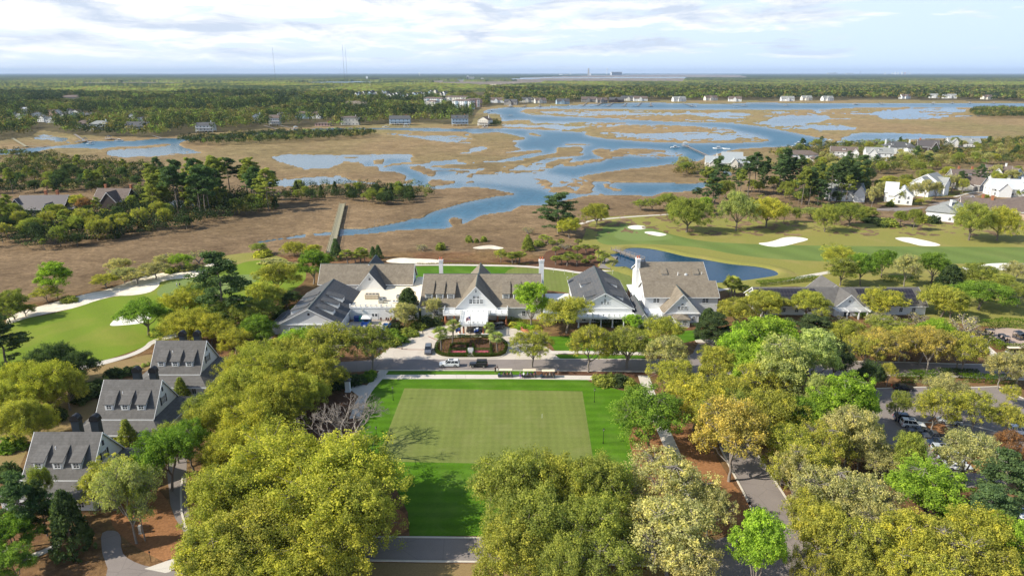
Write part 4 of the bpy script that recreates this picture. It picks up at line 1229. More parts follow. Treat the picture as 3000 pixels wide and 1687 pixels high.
batch('in the oak belt beside the cottages', 'S1', [
 (LO, 2420,170, OLV, 11,520),(LO, 2250,420, OLV, 12,640),(LO, 2020,690, OLV, 11,560),(LO, 2330,730, YEL, 12,640),(LO, 2520,520, OLV, 12,560),(SO, 1880,660, OLG, 9,400),(OK, 1760,930, GRN, 10,420),
 (LO, 2110,1000, YEL, 11,520),(LO, 2480,1000, OLV, 12,520),(SO, 1620,900, OLG, 9,380),(LO, 2260,270, OLV, 9,420),(CD, 1170,890, OLG, 6.5,190),(CD, 1690,490, OLG, 5.5,150),(SH, 1590,540, OLV, 2.6,200),
 (SH, 1090,1000, OLV, 2.6,220),(SH, 1190,1150, ORG, 3.5,200)])
batch('on the lawn behind the left cottages', 'S1', [
 (LO, 160,370, YEL, 11,520),(LO, 400,360, YEL, 12,520),(LO, 580,410, OLV, 10,400),(LO, 100,720, OLV, 10,480),(LO, 280,760, YEL, 8,400),(LO, 440,180, DRK, 11,520),(OK, 720,255, DRK, 9,340),(LO, 30,520, OLV, 10,420),
 (SH, 820,530, DRK, 3.2,330),(SH, 750,590, DRK, 3.0,240),(SH, 540,770, DRK, 3,150),(SH, 1060,385, DRK, 2.4,190),(SH, 1180,375, DRK, 2.4,180),(SH, 1285,365, PAL, 1.2,62),(SH, 1350,345, PAL, 1.0,50),
 (SH, 1400,332, PAL, 1.0,60),(SH, 995,470, PAL, 1.2,60),(SH, 955,500, PAL, 1.1,50),(SH, 80,1030, GRN, 3,260),(SH, 190,1050, GRN, 2.4,120),(SH, 60,1260, DRK, 4,200),(SH, 900,520, OLG, 2.0,120)])
batch('round the left fairway', 'Q4', [
 (LP, 60,740, DRK, -1180,420),(OK, 80,480, OLG, 9,300),(SG, 540,235, LIM, -555,300),(LP, 2130,140, PIN, -850,470),(OK, 1400,575, GRN, -905,460),(LO, 1700,480, YEL, 9,420),(LO, 1750,660, YEL, 10,560),
 (LO, 1960,700, YEL, 9,460),(SG, 2090,590, OLG, 9,330),(OK, 2300,590, OLG, 9,420),(OK, 2400,720, GRN, 8,360),(OK, 2200,840, YEL, 7,320),(OK, 2450,400, OLV, 10,320),(LO, 1830,400, OLG, 7,330),
 (SO, 420,440, OLV, 5,260),(SO, 980,320, YEL, 5,260),(SO, 1150,250, TAN, 6,260),(SO, 1280,280, TAN, 5,240),(SO, 1450,210, TAN, 6,300),(SO, 1700,120, LIM, 7,220),(BS, 1860,100, TAN, 5,190),(SO, 1560,130, TAN, 6,260),
 (SO, 1100,170, TAN, 7,260),(SH, 1600,250, OLG, 2,130),(SH, 1740,225, TAN, 2,200),(SH, 1850,220, TAN, 1.8,160),(SH, 640,520, OLG, 2,160),(SO, 220,600, OLG, 4,200),(SO, 60,600, OLG, 6,260)])
batch('between left fairway and kitchen wing', 'Q5', [
 (OK, 205,245, OLV, -520,400),(SO, 120,430, OLV, 8,330),(SG, 545,125, GRN, -425,310),(LO, 350,10, OLV, 6,230),(LO, 520,40, YEL, 5,200),(SH, 60,75, YEL, 3,180),(SO, 20,20, OLG, 5,160),(OK, 290,480, DRK, 6,260),
 (OK, 60,560, OLG, 8,320),(PM, 80,840, OLG, 4.2,230),(SH, 150,170, TAN, 1.6,230),(SH, 310,210, TAN, 1.6,200),(SH, 230,640, DRK, 3,160),(SG, 650,130, GRN, 6,160),(SH, 120,740, OLG, 2,160),(SH, 360,610, LIM, 1.2,80)])
batch('behind the clubhouse', 'Q5', [
 (CD, 760,5, PIN, -195,115),(PM, 868,90, OLG, -235,120),(PM, 985,70, OLG, -230,125),(PM, 940,115, OLG, -235,100),(PM, 1030,110, OLG, -235,100),(CD, 1155,62, PIN, -182,85),(CD, 1105,75, PIN, -180,70),
 (SO, 2310,100, OLV, -220,130),(PM, 2420,115, OLG, -240,110),(PM, 2480,110, OLG, -232,120),(SH, 1740,20, OLG, 3,100),(BS, 1570,40, TAN, 2.5,90)])
batch('in the palm bed behind the clubhouse', 'Q6', [
 (PM, 410,70, OLG, -150,85),(PM, 620,55, OLG, -150,90),(PM, 700,45, OLG, -130,90),(PM, 780,50, OLG, -130,95),(PM, 815,100, OLG, -180,80),(PM, 870,125, OLG, -230,90),(PM, 745,150, OLG, -225,85),(PM, 610,135, OLG, -255,120),
 (PM, 520,140, OLG, -255,120),(PM, 415,155, OLG, -245,90),(PM, 835,170, OLG, -240,80),(PM, 470,150, OLG, -240,90),(PM, 380,5, OLG, -80,80),(PM, 460,-5, OLG, -80,80),(PM, 620,0, OLG, -70,80),(CD, 150,-35, OLG, -85,110),
 (SH, 540,95, OLG, 1.6,100),(SH, 690,170, OLG, 1.4,80),(BS, 500,30, TAN, 2.4,120),(PM, 30,115, OLG, -235,100)])
batch('beside the clubhouse entrance', 'Q5', [
 (MG, 1430,450, DRK, 9.5,235),(SO, 1400,610, TAN, -830,280),(SH, 1290,820, GRN, 2.6,160),(SH, 1350,870, GRN, 2.8,170),(SH, 1290,910, OLG, 2.4,150),(SH, 1420,810, OLG, 2.2,140),(SH, 1500,760, OLG, 2.4,140),
 (SH, 1610,720, DRK, 2.6,130),(SH, 1700,720, DRK, 2.4,130),(SH, 1560,770, OLG, 2,110),(SH, 1480,840, OLG, 1.8,120),(SH, 1400,870, YEL, 1.4,70),(SH, 1330,760, DRK, 2.4,110),(SH, 1240,880, GRN, 2.6,120),
 (SO, 1680,560, TAN, -760,190),(PM, 1750,815, PAL, -1055,150),(PM, 1852,742, PAL, -995,145),(PM, 2210,772, PAL, -1005,110),(PM, 2280,858, PAL, -1065,140)])
batch('before the grey roofed hall', 'Q6', [
 (SG, 185,425, LIM, -840,330),(OK, 520,535, OLV, 11,470),(SO, 190,880, OLV, -1210,430),(SO, 720,840, OLV, -1255,440),(SO, 1080,850, OLG, -1220,440),(OK, 1440,730, OLV, 10,380),(OK, 1150,700, LIM, 5,200),
 (MG, 1860,640, DRK, 9,210),(OK, 2150,560, OLV, 9,400),(LP, 1950,700, DRK, 9,330),(OK, 2400,480, OLV, 8,350),(PM, 2060,335, OLG, -560,150),(PM, 2100,380, OLG, -560,140),(PM, 2180,430, OLG, -560,130),(SO, 2070,330, OLV, 7,130),
 (SH, 80,770, LIM, 1.6,140),(SH, 170,780, LIM, 1.4,110),(SH, 20,765, YEL, 1.4,110),(SH, 240,790, YEL, 1.3,90),(SH, 1230,780, OLG, 1.8,90),(SH, 1160,800, OLG, 2,90)])
batch('at the curved bed by the lawn', 'S6', [(SH, 2450,450, OLG, 2.8,180),(SH, 2540,440, OLG, 2.8,180),(SH, 2640,450, DRK, 3.0,180),(SH, 2720,480, OLG, 2.6,150)])
batch('by the white pillar', 'Q5', [(SH, 700,1300, DRK, 2.6,200),(SH, 820,1270, DRK, 2.6,220),(SH, 940,1250, DRK, 2.6,200),(SH, 1050,1230, GRN, 2.2,160),(SH, 1090,1220, LIM, 1.8,110)])
batch('left of the putting green', 'S3', [(BT, 850,-240, TAN, -300,900)])
batch('round the solar roofed barn', 'Q7', [
 (OK, 130,640, OLV, 8.5,370),(OK, 560,650, OLV, 9,380),(OK, 1285,630, YEL, 8.5,390),(LO, 850,215, OLV, 9,370),(SG, 840,350, OLG, -600,300),(OK, 1030,305, GRN, -600,260),(OK, 1230,275, GRN, -530,230),(SO, 1440,315, TAN, -610,260),
 (OK, 1700,300, GRN, -580,360),(MG, 1910,390, DRK, 9,240),(OK, 2190,390, OLG, 9,330),(SO, 2530,360, TAN, 8,260),(OK, 1850,590, OLV, 10,430),(OK, 2200,560, GRN, 9,480),(SO, 1300,890, OLG, 8,420),(SO, 1500,1000, OLV, 9,400),
 (SO, 1240,1010, ORG, 10,460),(SO, 1650,990, ORG, 10,500),(SO, 2010,1050, OLV, 10,450),(OK, 1800,910, LIM, 8,360),(BS, 2060,890, TAN, 6,360),(LP, 600,870, DRK, 9,460),(OK, 920,930, OLV, 9,330),(SO, 1100,1060, OLV, 9,360),
 (BS, 1260,850, TAN, 3.5,220),(BS, 1580,860, TAN, 3.5,240),(SO, 1150,860, TAN, 4,150),(BS, 870,880, TAN, 3,160),(PM, 1110,770, GRN, 3,130),(SO, 2400,1230, TAN, 9,330),(OK, 2380,480, OLG, 8,300),(SO, 2560,560, OLG, 8,260),(OK, 1920,700, OLV, 7,300)])
batch('along the right hand road', 'S8', [
 (SO, 2450,450, TAN, -940,520),(OK, 310,530, DRK, 9,420),(SO, 560,560, OLV, 6,260),(SO, 1450,760, TAN, 9,700),(SO, 1900,1000, OLV, 10,640),(SO, 1300,980, OLV, 10,640),(SO, 750,980, OLG, 8,380),(SO, 2400,900, OLV, 5,300),(SO, 2400,1200, OLV, 8,460),
 (SO, 1100,60, ORG, -725,620),(SO, 1620,150, OLV, -745,640),(SO, 680,110, ORG, -560,560)])
batch('beyond the right fairway', 'R3', [
 (LO, 30,1035, OLG, -1290,340),(LO, 400,990, PAL, -1278,270),(LO, 630,1030, YEL, -1252,290),(LO, 1070,1085, OLG, -1285,200),(LO, 1250,1075, OLG, -1243,240),(OK, 850,1105, OLG, -1215,70),(LO, 2160,1070, OLG, -1350,300),
 (LO, 2370,1100, YEL, -1352,290),(OK, 1640,1130, OLG, -1245,120),(OK, 1735,1115, OLG, -1275,110),(SH, 1830,1140, OLG, 4,120),(SH, 1900,1140, DRK, 4.5,100),(SH, 1560,1170, OLG, 4,140),(OK, 760,1090, OLV, -1215,110),(OK, 170,1010, LIM, 8,110),
 (OK, 190,1060, OLG, 6,100),(OK, 970,1090, PAL, 6,170),(PT, 110,940, PIN, 9,70),(SH, 1430,1150, DRK, 3,180),(SH, 1520,1200, DRK, 2.2,100),(OK, 1400,1085, OLG, 7,160)])
batch('at the marsh edge beyond the clubhouse', 'R2', [
 (LP, 1635,1000, PIN, -1300,270),(OK, 1720,1185, YEL, -1335,190),(LO, 1925,1080, OLV, -1238,215),(SH, 960,1300, OLG, 3,60),(SH, 1075,1298, OLG, 2.8,55),(CD, 1410,1310, OLG, 6,90),(SH, 750,1345, OLG, 2.6,70),(SH, 1020,1320, OLG, 2,40),(PM, 1520,1290, OLG, 4,80),
 (BS, 1410,1240, TAN, 3,90),(PM, 1560,1300, OLG, 4,80),(SH, 1490,1330, OLG, 2.5,90),(SH, 2010,1060, DRK, 3,30),(SO, 2260,1030, OLG, 6,130),(SO, 2350,1020, OLG, 7,130),(BS, 600,1370, TAN, 2,70),(OK, 2480,985, OLG, 9,200),(OK, 2560,1040, OLG, 8,200)])
batch('among the white houses on the right', 'R3', [
 (SO, 1450,930, TAN, 12,110),(SO, 1390,880, OLG, 11,100),(OK, 1640,890, OLV, 8,70),(SO, 1770,900, TAN, 12,110),(SO, 1850,880, TAN, 12,100),(SO, 1930,890, TAN, 11,90),(SO, 2130,870, OLV, 10,80),(SO, 2400,830, OLV, 9,120),
 (OK, 2210,790, OLG, 8,90),(OK, 2020,780, OLV, 9,120),(OK, 1700,840, OLG, 8,110),(OK, 2330,790, OLG, 7,80),(SH, 1570,1040, OLG, 3,70),(OK, 2290,990, OLG, 4,60),(OK, 1790,1020, OLV, 4,70),(SO, 2500,800, TAN, 9,110),(OK, 1560,850, OLV, 9,120),
 (SO, 1660,960, OLG, 8,60),(OK, 2560,950, OLG, 5,70),(OK, 1850,800, OLG, 9,130),(OK, 1420,800, DRK, 9,110),(OK, 1250,790, OLV, 9,120),(SO, 1120,760, OLV, 9,110)])
def scatter(zone, poly, n, kinds, seed, avoid=(), wmin=5, wmax=9, gap=0.3):
 """individual trees standing irregularly in a pixel polygon (foot positions)"""
 rg = random.Random(seed)
 us, vs_ = [p[0] for p in poly], [p[1] for p in poly]
 done = []
 tries = 0
 while len(done) < n and tries < n * 200:
  tries += 1
  u, v = rg.uniform(min(us), max(us)), rg.uniform(min(vs_), max(vs_))
  U, V = np.array([u]), np.array([v])
  if not inside(poly, U, V)[0] or any(inside(a, U, V)[0] for a in avoid):
   continue
  p = P(u, v)
  if any((p.x - q.x) ** 2 + (p.y - q.y) ** 2 < d * d for q, d in done):
   continue
  k, col, h = rg.choice(kinds)
  h *= rg.uniform(0.75,1.2)
  w = h * {'pine_tree': 0.42, 'loblolly_pine': 0.5, 'live_oak': 1.15, 'oak_tree': 0.95, 'spring_oak': 1.0, 'cedar': 0.55, 'palm_tree': 0.5, 'sweetgum': 0.7, 'shrub': 1.4, 'bare_tree': 0.9, 'bare_shrub': 1.2}[k] * rg.uniform(0.85,1.2)
  done.append((p, w * gap))
  plant(k, p.x, p.y, h, w, col, zone)
 return done
# pines and oaks between the right fairway and the far white houses
scatter('in the pine belt behind the right fairway', px('R3', [(130,1130),(380,1020),(700,1010),(900,1100),(1330,1080),(1430,1000),(1300,980),(1000,960),(760,930),(420,960),(160,1080)]),74,
  [(PT, PIN, 23),(PT, PIN, 20),(PT, OLG, 19),(LP, PIN, 18),(OK, OLG, 9),(OK, DRK, 8)], 5)
scatter('in the oak belt by the far creek', px('R3', [(0,800),(100,830),(400,850),(900,780),(1300,770),(1800,760),(2200,740),(2576,700),(2576,790),(2100,800),(1700,860),(1250,850),(900,830),(400,870),(0,880)]),44,
  [(OK, OLG, 8),(OK, OLV, 8),(LO, OLG, 8),(SO, TAN, 9),(OK, DRK, 7),(PT, PIN, 14)], 6)
scatter('among the far right houses', px('R3', [(600,700),(1060,640),(1400,640),(1900,640),(2576,610),(2576,700),(2000,730),(1500,735),(1000,745),(620,735)]),34,
  [(OK, OLV, 8),(SO, TAN, 8),(OK, OLG, 7),(SO, OLG, 9),(PT, PIN, 12)], 8)
scatter('between the white houses on the right', px('R3', [(1420,960),(1800,940),(2350,870),(2576,850),(2576,900),(2350,960),(2150,990),(1830,1010),(1760,1040),(1500,1110),(1420,1040)]),34,
  [(SO, TAN, 10),(OK, OLG, 7),(OK, OLV, 6),(PT, PIN, 14),(PM, OLG, 5)], 9)
# the wooded island on the left
scatter('in the pine grove on the left island', px('R1', [(950,1150),(1100,1010),(1350,1000),(1700,960),(1960,990),(2100,1060),(2080,1130),(1850,1190),(1600,1190),(1250,1160)]),64,
  [(PT, PIN, 24),(PT, OLG, 21),(PT, PIN, 20),(LP, OLG, 18),(OK, OLG, 9),(CD, DRK, 7)], 11)
scatter('along the marsh side of the left island', px('R1', [(-60,1380),(-60,1180),(200,1220),(560,1210),(700,1150),(950,1180),(1250,1190),(1600,1220),(1350,1290),(1050,1330),(750,1380),(350,1430)]),60,
  [(OK, OLG, 9),(OK, OLV, 9),(CD, DRK, 8),(OK, DRK, 8),(PT, OLG, 15),(LO, DRK, 7),(SO, OLV, 9),(PM, OLG, 5)], 12)
scatter('round the dark roofed house on the left', px('R1', [(520,1100),(700,1120),(680,1180),(540,1160)]),5, [(BT, TAN, 9),(SO, RST, 9),(OK, YEL, 9)], 13)
scatter('on the palm hammock by the boardwalk', px('R1', [(2130,1060),(2250,990),(2576,985),(2900,990),(3250,1000),(3240,1040),(3050,1085),(2800,1080),(2560,1040),(2250,1060)]),46,
  [(CD, DRK, 7),(CD, PIN, 6),(PM, OLG, 6),(OK, DRK, 6),(LO, DRK, 6),(OK, OLG, 7)], 14)
scatter('in the dark wood on the far left', px('R1', [(-100,1010),(-100,900),(300,860),(700,860),(1000,880),(1060,950),(700,1000),(300,1005)]),44,
  [(OK, DRK, 9),(OK, OLG, 9),(LO, DRK, 8),(CD, DRK, 8),(OK, PIN, 9),(PT, OLG, 14)], 15)
# ------------------------------------------------------------------ labels: group by kind, colour and place, count from the left
ORD = ['first', 'second', 'third', 'fourth', 'fifth', 'sixth', 'seventh', 'eighth', 'ninth', 'tenth', 'eleventh', 'twelfth', 'thirteenth', 'fourteenth', 'fifteenth', 'sixteenth', 'seventeenth', 'eighteenth', 'nineteenth', 'twentieth',
      'twenty-first', 'twenty-second', 'twenty-third', 'twenty-fourth', 'twenty-fifth', 'twenty-sixth', 'twenty-seventh', 'twenty-eighth', 'twenty-ninth', 'thirtieth']
def label_plants():
 fam = {}
 for e, kind, word, zone, u in PLACED:
  fam.setdefault((kind, word, zone), []).append((u, e))
 for (kind, word, zone), lst in fam.items():
  ph, cat = PHRASE[kind]
  lst.sort(key=lambda q: q[0])
  for i, (u, e) in enumerate(lst):
   if len(lst) == 1:
    lab = '%s %s %s' % (word, ph, zone)
   elif len(lst) == 2:
    lab = '%s of two %s %ss %s' % (('left', 'right')[i], word, ph, zone)
   elif i == len(lst) - 1:
    lab = 'rightmost %s %s %s' % (word, ph, zone)
   else:
    lab = '%s %s %s from left %s' % (ORD[i] if i < 30 else 'later', word, ph, zone)
   e['label'] = lab
   e['category'] = cat
   e['group'] = '%ss %s' % (ph, zone)
label_plants()
# ------------------------------------------------------------------ building parts
def ident(x, y, z): return (x, y, z)
def axmap(ax, xf=ident):
 return (lambda a, b, z: xf(a, b, z)) if ax == 'x' else (lambda a, b, z: xf(b, a, z))
def slab(mb, q, th):
 """q: four top corners counter-clockwise; th: thickness downwards"""
 vs = [tuple(p) for p in q] + [(p[0], p[1], p[2] - th) for p in q]
 return mb.add(vs, [(0,1,2,3),(7,6,5,4),(0,4,5,1),(1,5,6,2),(2,6,7,3),(3,7,4,0)])
def gable(E, x0, x1, y0, y1, ze, zr, ax, wall, roof, oh=0.5, rake=0.35, z0=0.0, th=0.22, xf=ident, trim=True, walls=True, ridge=False, bc=None, trim_mat='trim'):
 """ridge along ax; x0..y1 is the wall footprint, ze/zr the eave and ridge heights"""
 a0, a1, b0, b1 = (x0, x1, y0, y1) if ax == 'x' else (y0, y1, x0, x1)
 m = axmap(ax, xf)
 bc = (b0 + b1) / 2 if bc is None else bc
 if walls:
  w = MB(m)
  pen = [(b0, z0),(b1, z0),(b1, ze - .02),(bc, zr - .02),(b0, ze - .02)]
  w.loft([[(a0, b, z) for b, z in pen], [(a1, b, z) for b, z in pen]])
  W_ = w.build('wall', MT[wall], E)
 r = MB(m)
 s0, s1 = (zr - ze) / (bc - b0),(zr - ze) / (b1 - bc)
 A0, A1 = a0 - rake, a1 + rake
 e0, e1 = (b0 - oh, ze - s0 * oh),(b1 + oh, ze - s1 * oh)
 slab(r, [(A0, e0[0], e0[1] + th),(A1, e0[0], e0[1] + th),(A1, bc, zr + th),(A0, bc, zr + th)], th)
 slab(r, [(A1, e1[0], e1[1] + th),(A0, e1[0], e1[1] + th),(A0, bc, zr + th),(A1, bc, zr + th)], th)
 R_ = r.build('roof', MT[roof], E)
 if ridge:
  c = MB(m)
  c.box(A0, bc - .12, zr + th - .08, A1, bc + .12, zr + th + .04)
  c.build('ridge_cap', MT['ridge'], R_)
 if trim:
  t = MB(m)
  d = 0.30
  for aa, bb in ((A0 - .08, A0 - .004),(A1 + .004, A1 + .08)):
   for eb, ez in (e0, e1):
    pg = [(eb, ez + th - .02),(bc, zr + th - .02),(bc, zr + th - d - .05),(eb, ez + th - d)]
    t.loft([[(aa, b, z) for b, z in pg], [(bb, b, z) for b, z in pg]])
  for (eb, ez), sg in ((e0,-1),(e1,1)):
   lo, hi = sorted((eb + sg * .004, eb + sg * .07))
   t.box(A0 + .01, lo, ez - .08, A1 - .01, hi, ez + th - .03)
  t.build('trim', MT[trim_mat], R_)
 return R_
def hip(E, x0, x1, y0, y1, ze, zr, wall, roof, oh=0.6, z0=0.0, th=0.2, xf=ident, walls=True, inset=None):
 if walls:
  MB(xf).box(x0, y0, z0, x1, y1, ze - .01).build('wall', MT[wall], E)
 X0, X1, Y0, Y1 = x0 - oh, x1 + oh, y0 - oh, y1 + oh
 w, d = X1 - X0, Y1 - Y0
 r = MB(xf)
 k = min(w, d) / 2 if inset is None else inset
 if w >= d:
  p, q = (X0 + k, (Y0 + Y1) / 2, zr),(X1 - k, (Y0 + Y1) / 2, zr)
 else:
  p, q = ((X0 + X1) / 2, Y0 + k, zr),((X0 + X1) / 2, Y1 - k, zr)
 c = [(X0, Y0, ze),(X1, Y0, ze),(X1, Y1, ze),(X0, Y1, ze)]
 lo = [(x, y, ze - th) for x, y, z in c]
 vs = c + lo + [p, q]
 if w >= d:
  fs = [(0,1,9,8),(1,2,9),(2,3,8,9),(3,0,8)]
 else:
  fs = [(0,1,8),(1,2,9,8),(2,3,9),(3,0,8,9)]
 fs += [(0,4,5,1),(1,5,6,2),(2,6,7,3),(3,7,4,0),(7,6,5,4)]
 r.add(vs, fs)
 return r.build('roof', MT[roof], E)
def face_map(c, n, xf=ident):
 x, y, z = c
 return {'S': lambda a, d, h: xf(x + a, y - d, z + h), 'N': lambda a, d, h: xf(x - a, y + d, z + h),
   'E': lambda a, d, h: xf(x + d, y + a, z + h), 'W': lambda a, d, h: xf(x - d, y - a, z + h)}[n]
def win(E, x, y, z, w, h, n='S', cols=2, rows=2, xf=ident, shutters=False, frame='trim', name='window'):
 """a window on a wall: x,y,z is the middle of its lower edge on the wall's face"""
 m = face_map((x, y, z), n, xf)
 f = MB(m)
 b = 0.13
 f.box(-w / 2 - b, -.02,-b, w / 2 + b, .09,0); f.box(-w / 2 - b, -.02, h, w / 2 + b, .09, h + b)
 f.box(-w / 2 - b, -.02,0,-w / 2,.085, h); f.box(w / 2,-.02,0, w / 2 + b, .085, h)
 for i in range(1, cols):
  f.box(-w / 2 + w * i / cols - .035,-.02,0,-w / 2 + w * i / cols + .035,.07, h)
 for i in range(1, rows):
  f.box(-w / 2,-.02, h * i / rows - .03, w / 2,.065, h * i / rows + .03)
 F_ = f.build(name, MT[frame], E)
 MB(m).box(-w / 2,-.015,0, w / 2,.035, h).build('pane', MT['glass'], F_)
 if shutters:
  for sx in (-1,1):
   s = MB(m)
   a = sorted((sx * (w / 2 + b + .02), sx * (w / 2 + b + .52)))
   s.box(a[0], 0,-.1, a[1], .07, h + .1)
   s.build('shutter', MT['shutter'], F_)
 return F_
def dormer(E, c, n, w, depth, z0, h, zback, roofm, wallm='white', xf=ident, window=True, cols=2, rows=2, oh=0.25, wz=.35, ww=None, wh=None):
 """shed dormer: its front at c (x,y) facing n; side view runs back 'depth' up to zback"""
 m = face_map((c[0], c[1], 0), n, xf)
 wl = MB(m)
 pg = [(0, z0),(0, z0 + h),(-depth, zback), ]
 wl.loft([[(-w / 2, d, z) for d, z in pg], [(w / 2, d, z) for d, z in pg]])
 D = wl.build('dormer', MT[wallm], E)
 r = MB(m)
 s = (zback - z0 - h) / depth
 slab(r, [(-w / 2 - oh, .2, z0 + h - s * .2 + .16),(w / 2 + oh, .2, z0 + h - s * .2 + .16),(w / 2 + oh, -depth - .05, zback + .16),(-w / 2 - oh, -depth - .05, zback + .16)], .15)
 r.build('dormer_roof', MT[roofm], D)
 if window:
  ww, wh = ww or w * 0.55, wh or h - wz * 1.6
  x, y = c
  f = MB(face_map((x, y, z0 + wz), n, xf))
  b = .12
  f.box(-ww / 2 - b, -.01,-b, ww / 2 + b, .07,0); f.box(-ww / 2 - b, -.01, wh, ww / 2 + b, .07, wh + b)
  f.box(-ww / 2 - b, -.01,0,-ww / 2,.065, wh); f.box(ww / 2,-.01,0, ww / 2 + b, .065, wh)
  for i in range(1, cols):
   f.box(-ww / 2 + ww * i / cols - .04,-.01,0,-ww / 2 + ww * i / cols + .04,.055, wh)
  for i in range(1, rows):
   f.box(-ww / 2,-.01, wh * i / rows - .03, ww / 2,.05, wh * i / rows + .03)
  f.build('window', MT['trim'], D)
  MB(face_map((x, y, z0 + wz), n, xf)).box(-ww / 2,-.005,0, ww / 2,.03, wh).build('pane', MT['glass'], D)
 return D
def railing(E, a, b, z, h=0.95, bays=None, xf=ident, mat='trim'):
 """white railing with crossed bars between posts"""
 mb = MB(xf)
 ax, ay = a; bx, by = b
 L = math.hypot(bx - ax, by - ay)
 bays = bays or max(1, round(L / 1.6))
 dx, dy = (bx - ax) / bays, (by - ay) / bays
 for i in range(bays + 1):
  x, y = ax + dx * i, ay + dy * i
  r = .11 if i % 3 else .2
  mb.box(x - r, y - r, z, x + r, y + r, z + h + (.06 if i % 3 else .18))
 for i in range(bays):
  p, q = (ax + dx * i, ay + dy * i),(ax + dx * (i + 1), ay + dy * (i + 1))
  for zz, r in ((z + .12,.045),(z + h - .04,.055)):
   mb.tube((p[0], p[1], zz),(q[0], q[1], zz), r, 4)
  mb.tube((p[0], p[1], z + .14),(q[0], q[1], z + h - .06),.035,4)
  mb.tube((q[0], q[1], z + .14),(p[0], p[1], z + h - .06),.035,4)
 return mb.build('railing', MT[mat], E)
def chimney(E, x, y, z0, z1, w=1.3, d=1.0, mat='white', pots=2):
 c = MB()
 c.box(x - w / 2, y - d / 2, z0, x + w / 2, y + d / 2, z1)
 c.box(x - w / 2 - .12, y - d / 2 - .12, z1 - .5, x + w / 2 + .12, y + d / 2 + .12, z1 - .3)
 c.box(x - w / 2 - .16, y - d / 2 - .16, z1 + .003, x + w / 2 + .16, y + d / 2 + .16, z1 + .2)
 o = c.build('chimney', MT[mat], E)
 for i in range(pots):
  xx = x + (i - (pots - 1) / 2) * w * .5
  p = MB()
  p.cyl(xx, y, z1 + .2, z1 + .95,.2,10,.16); p.cyl(xx, y, z1 + .95, z1 + 1.1,.24,10)
  p.build('chimney_pot', MT['terracotta'], o)
 return o
# ------------------------------------------------------------------ the clubhouse
# kitchen wing (long slate roof running away from the road)
kw = thing('kitchen_wing', 'white clubhouse wing at left with long dark slate roof and shed dormers', 'building', (-58.8,200,0))
gable(kw, -67.3,-50.3,185.9,215.2,3.75,8.2, 'y', 'white', 'roof_dark', 0.55,0.45, ridge=True)
for i, y in enumerate((190.5,196.3,202.1)):
 dormer(kw, (-52.6, y), 'E', 2.6,5.0,4.9,1.55,7.85, 'roof_dark', window=False)
 dormer(kw, (-65.0, y), 'W', 2.6,5.0,4.9,1.55,7.85, 'roof_dark', window=False)
gable(kw, -70.3,-67.0,187.0,198.0,2.7,3.5, 'y', 'white', 'roof_dark', .3,.3)
win(kw, -58.8,185.9,6.2,.7,.8, 'S', 1,1)
for x in (-64,-60.5,-57,-53.5):
 win(kw, x, 185.9,1.0,1.1,1.5)
MB().box(-67.2,185.62,3.28,-50.4,185.88,3.55).build('band', MT['trim'], kw)
# flat roofed kitchen court between the wings
kc = thing('flat_roofed_block', 'low white flat roofed block with rooftop units beside service yard', 'building', (-40,205,0))
MB().box(-50.2,199.3,0,-29.0,221.4,3.95).build('wall', MT['white'], kc)
MB().box(-50.15,199.65,3.953,-29.05,221.4,4.03).build('flat_roof', MT['membrane'], kc)
MB().box(-50.2,199.2,3.75,-29.0,199.6,4.15).build('parapet', MT['trim'], kc)
MB().box(-33.6,221.4,0,-28.7,232.5,4.0).build('wall', MT['white'], kc)
MB().box(-33.55,221.45,4.002,-28.75,232.45,4.06).build('flat_roof', MT['membrane'], kc)
railing(kc, (-50.0,199.4),(-37.2,199.4),4.15,.8)
dd = MB(face_map((-42.6,199.3,0), 'S'))
dd.box(-1.05,-.02,0,1.05,.06,2.35)
D_ = dd.build('door', MT['trim'], kc)
for sx in (-.5,.5):
 MB(face_map((-42.6 + sx, 199.3,1.2), 'S')).box(-.3,0,0,.3,.08,.8).build('pane', MT['glass'], D_)
for x in (-46.2,-38.9):
 MB().box(x - .25,198.95,3.0, x + .25,199.28,3.3).build('wall_lamp', MT['galv'], kc)
def roof_unit(x, y, w, d, h, label, mat, fins=3):
 t_ = thing('rooftop_unit', label, 'air conditioner', (x, y, 4.03),0, 'units on the flat roof')
 b = MB(); b.box(x - w / 2, y - d / 2,4.12, x + w / 2, y + d / 2,4.03 + h)
 for k in range(fins):
  xx = x - w / 2 + w * (k + .5) / fins
  b.box(xx - w / fins * .42, y - d / 2 - .05,4.3, xx + w / fins * .42, y - d / 2 - .003,4.03 + h - .15)
 b.build('casing', MT[mat], t_)
 f = MB(); f.box(x - w / 2 + .2, y - d / 2 + .1,4.03, x - w / 2 + .4, y + d / 2 - .1,4.12); f.box(x + w / 2 - .4, y - d / 2 + .1,4.03, x + w / 2 - .2, y + d / 2 - .1,4.12)
 f.build('base_rail', MT['steel'], t_)
 g = MB()
 for k in range(fins):
  g.cyl(x - w / 2 + w * (k + .5) / fins, y, 4.03 + h + .003,4.03 + h + .12, min(w / fins, d) * .36,14)
 g.build('fan', MT['steel'], t_)
roof_unit(-44.9,208.3,4.3,2.4,1.5, 'long beige air handler on the flat roof', 'beigebox', 4)
roof_unit(-35.4,208.4,3.4,1.6,1.0, 'grey air handler on the flat roof near the magnolia', 'galv', 3)
roof_unit(-41.2,203.6,1.5,1.2,1.1, 'small grey condenser, left one near the roof railing', 'galv', 1)
roof_unit(-40.6,205.6,1.6,1.2,1.0, 'small grey condenser behind another near the roof railing', 'galv', 1)
roof_unit(-36.7,204.0,2.0,1.1,.6, 'low pale vent box on the flat roof', 'trim', 2)
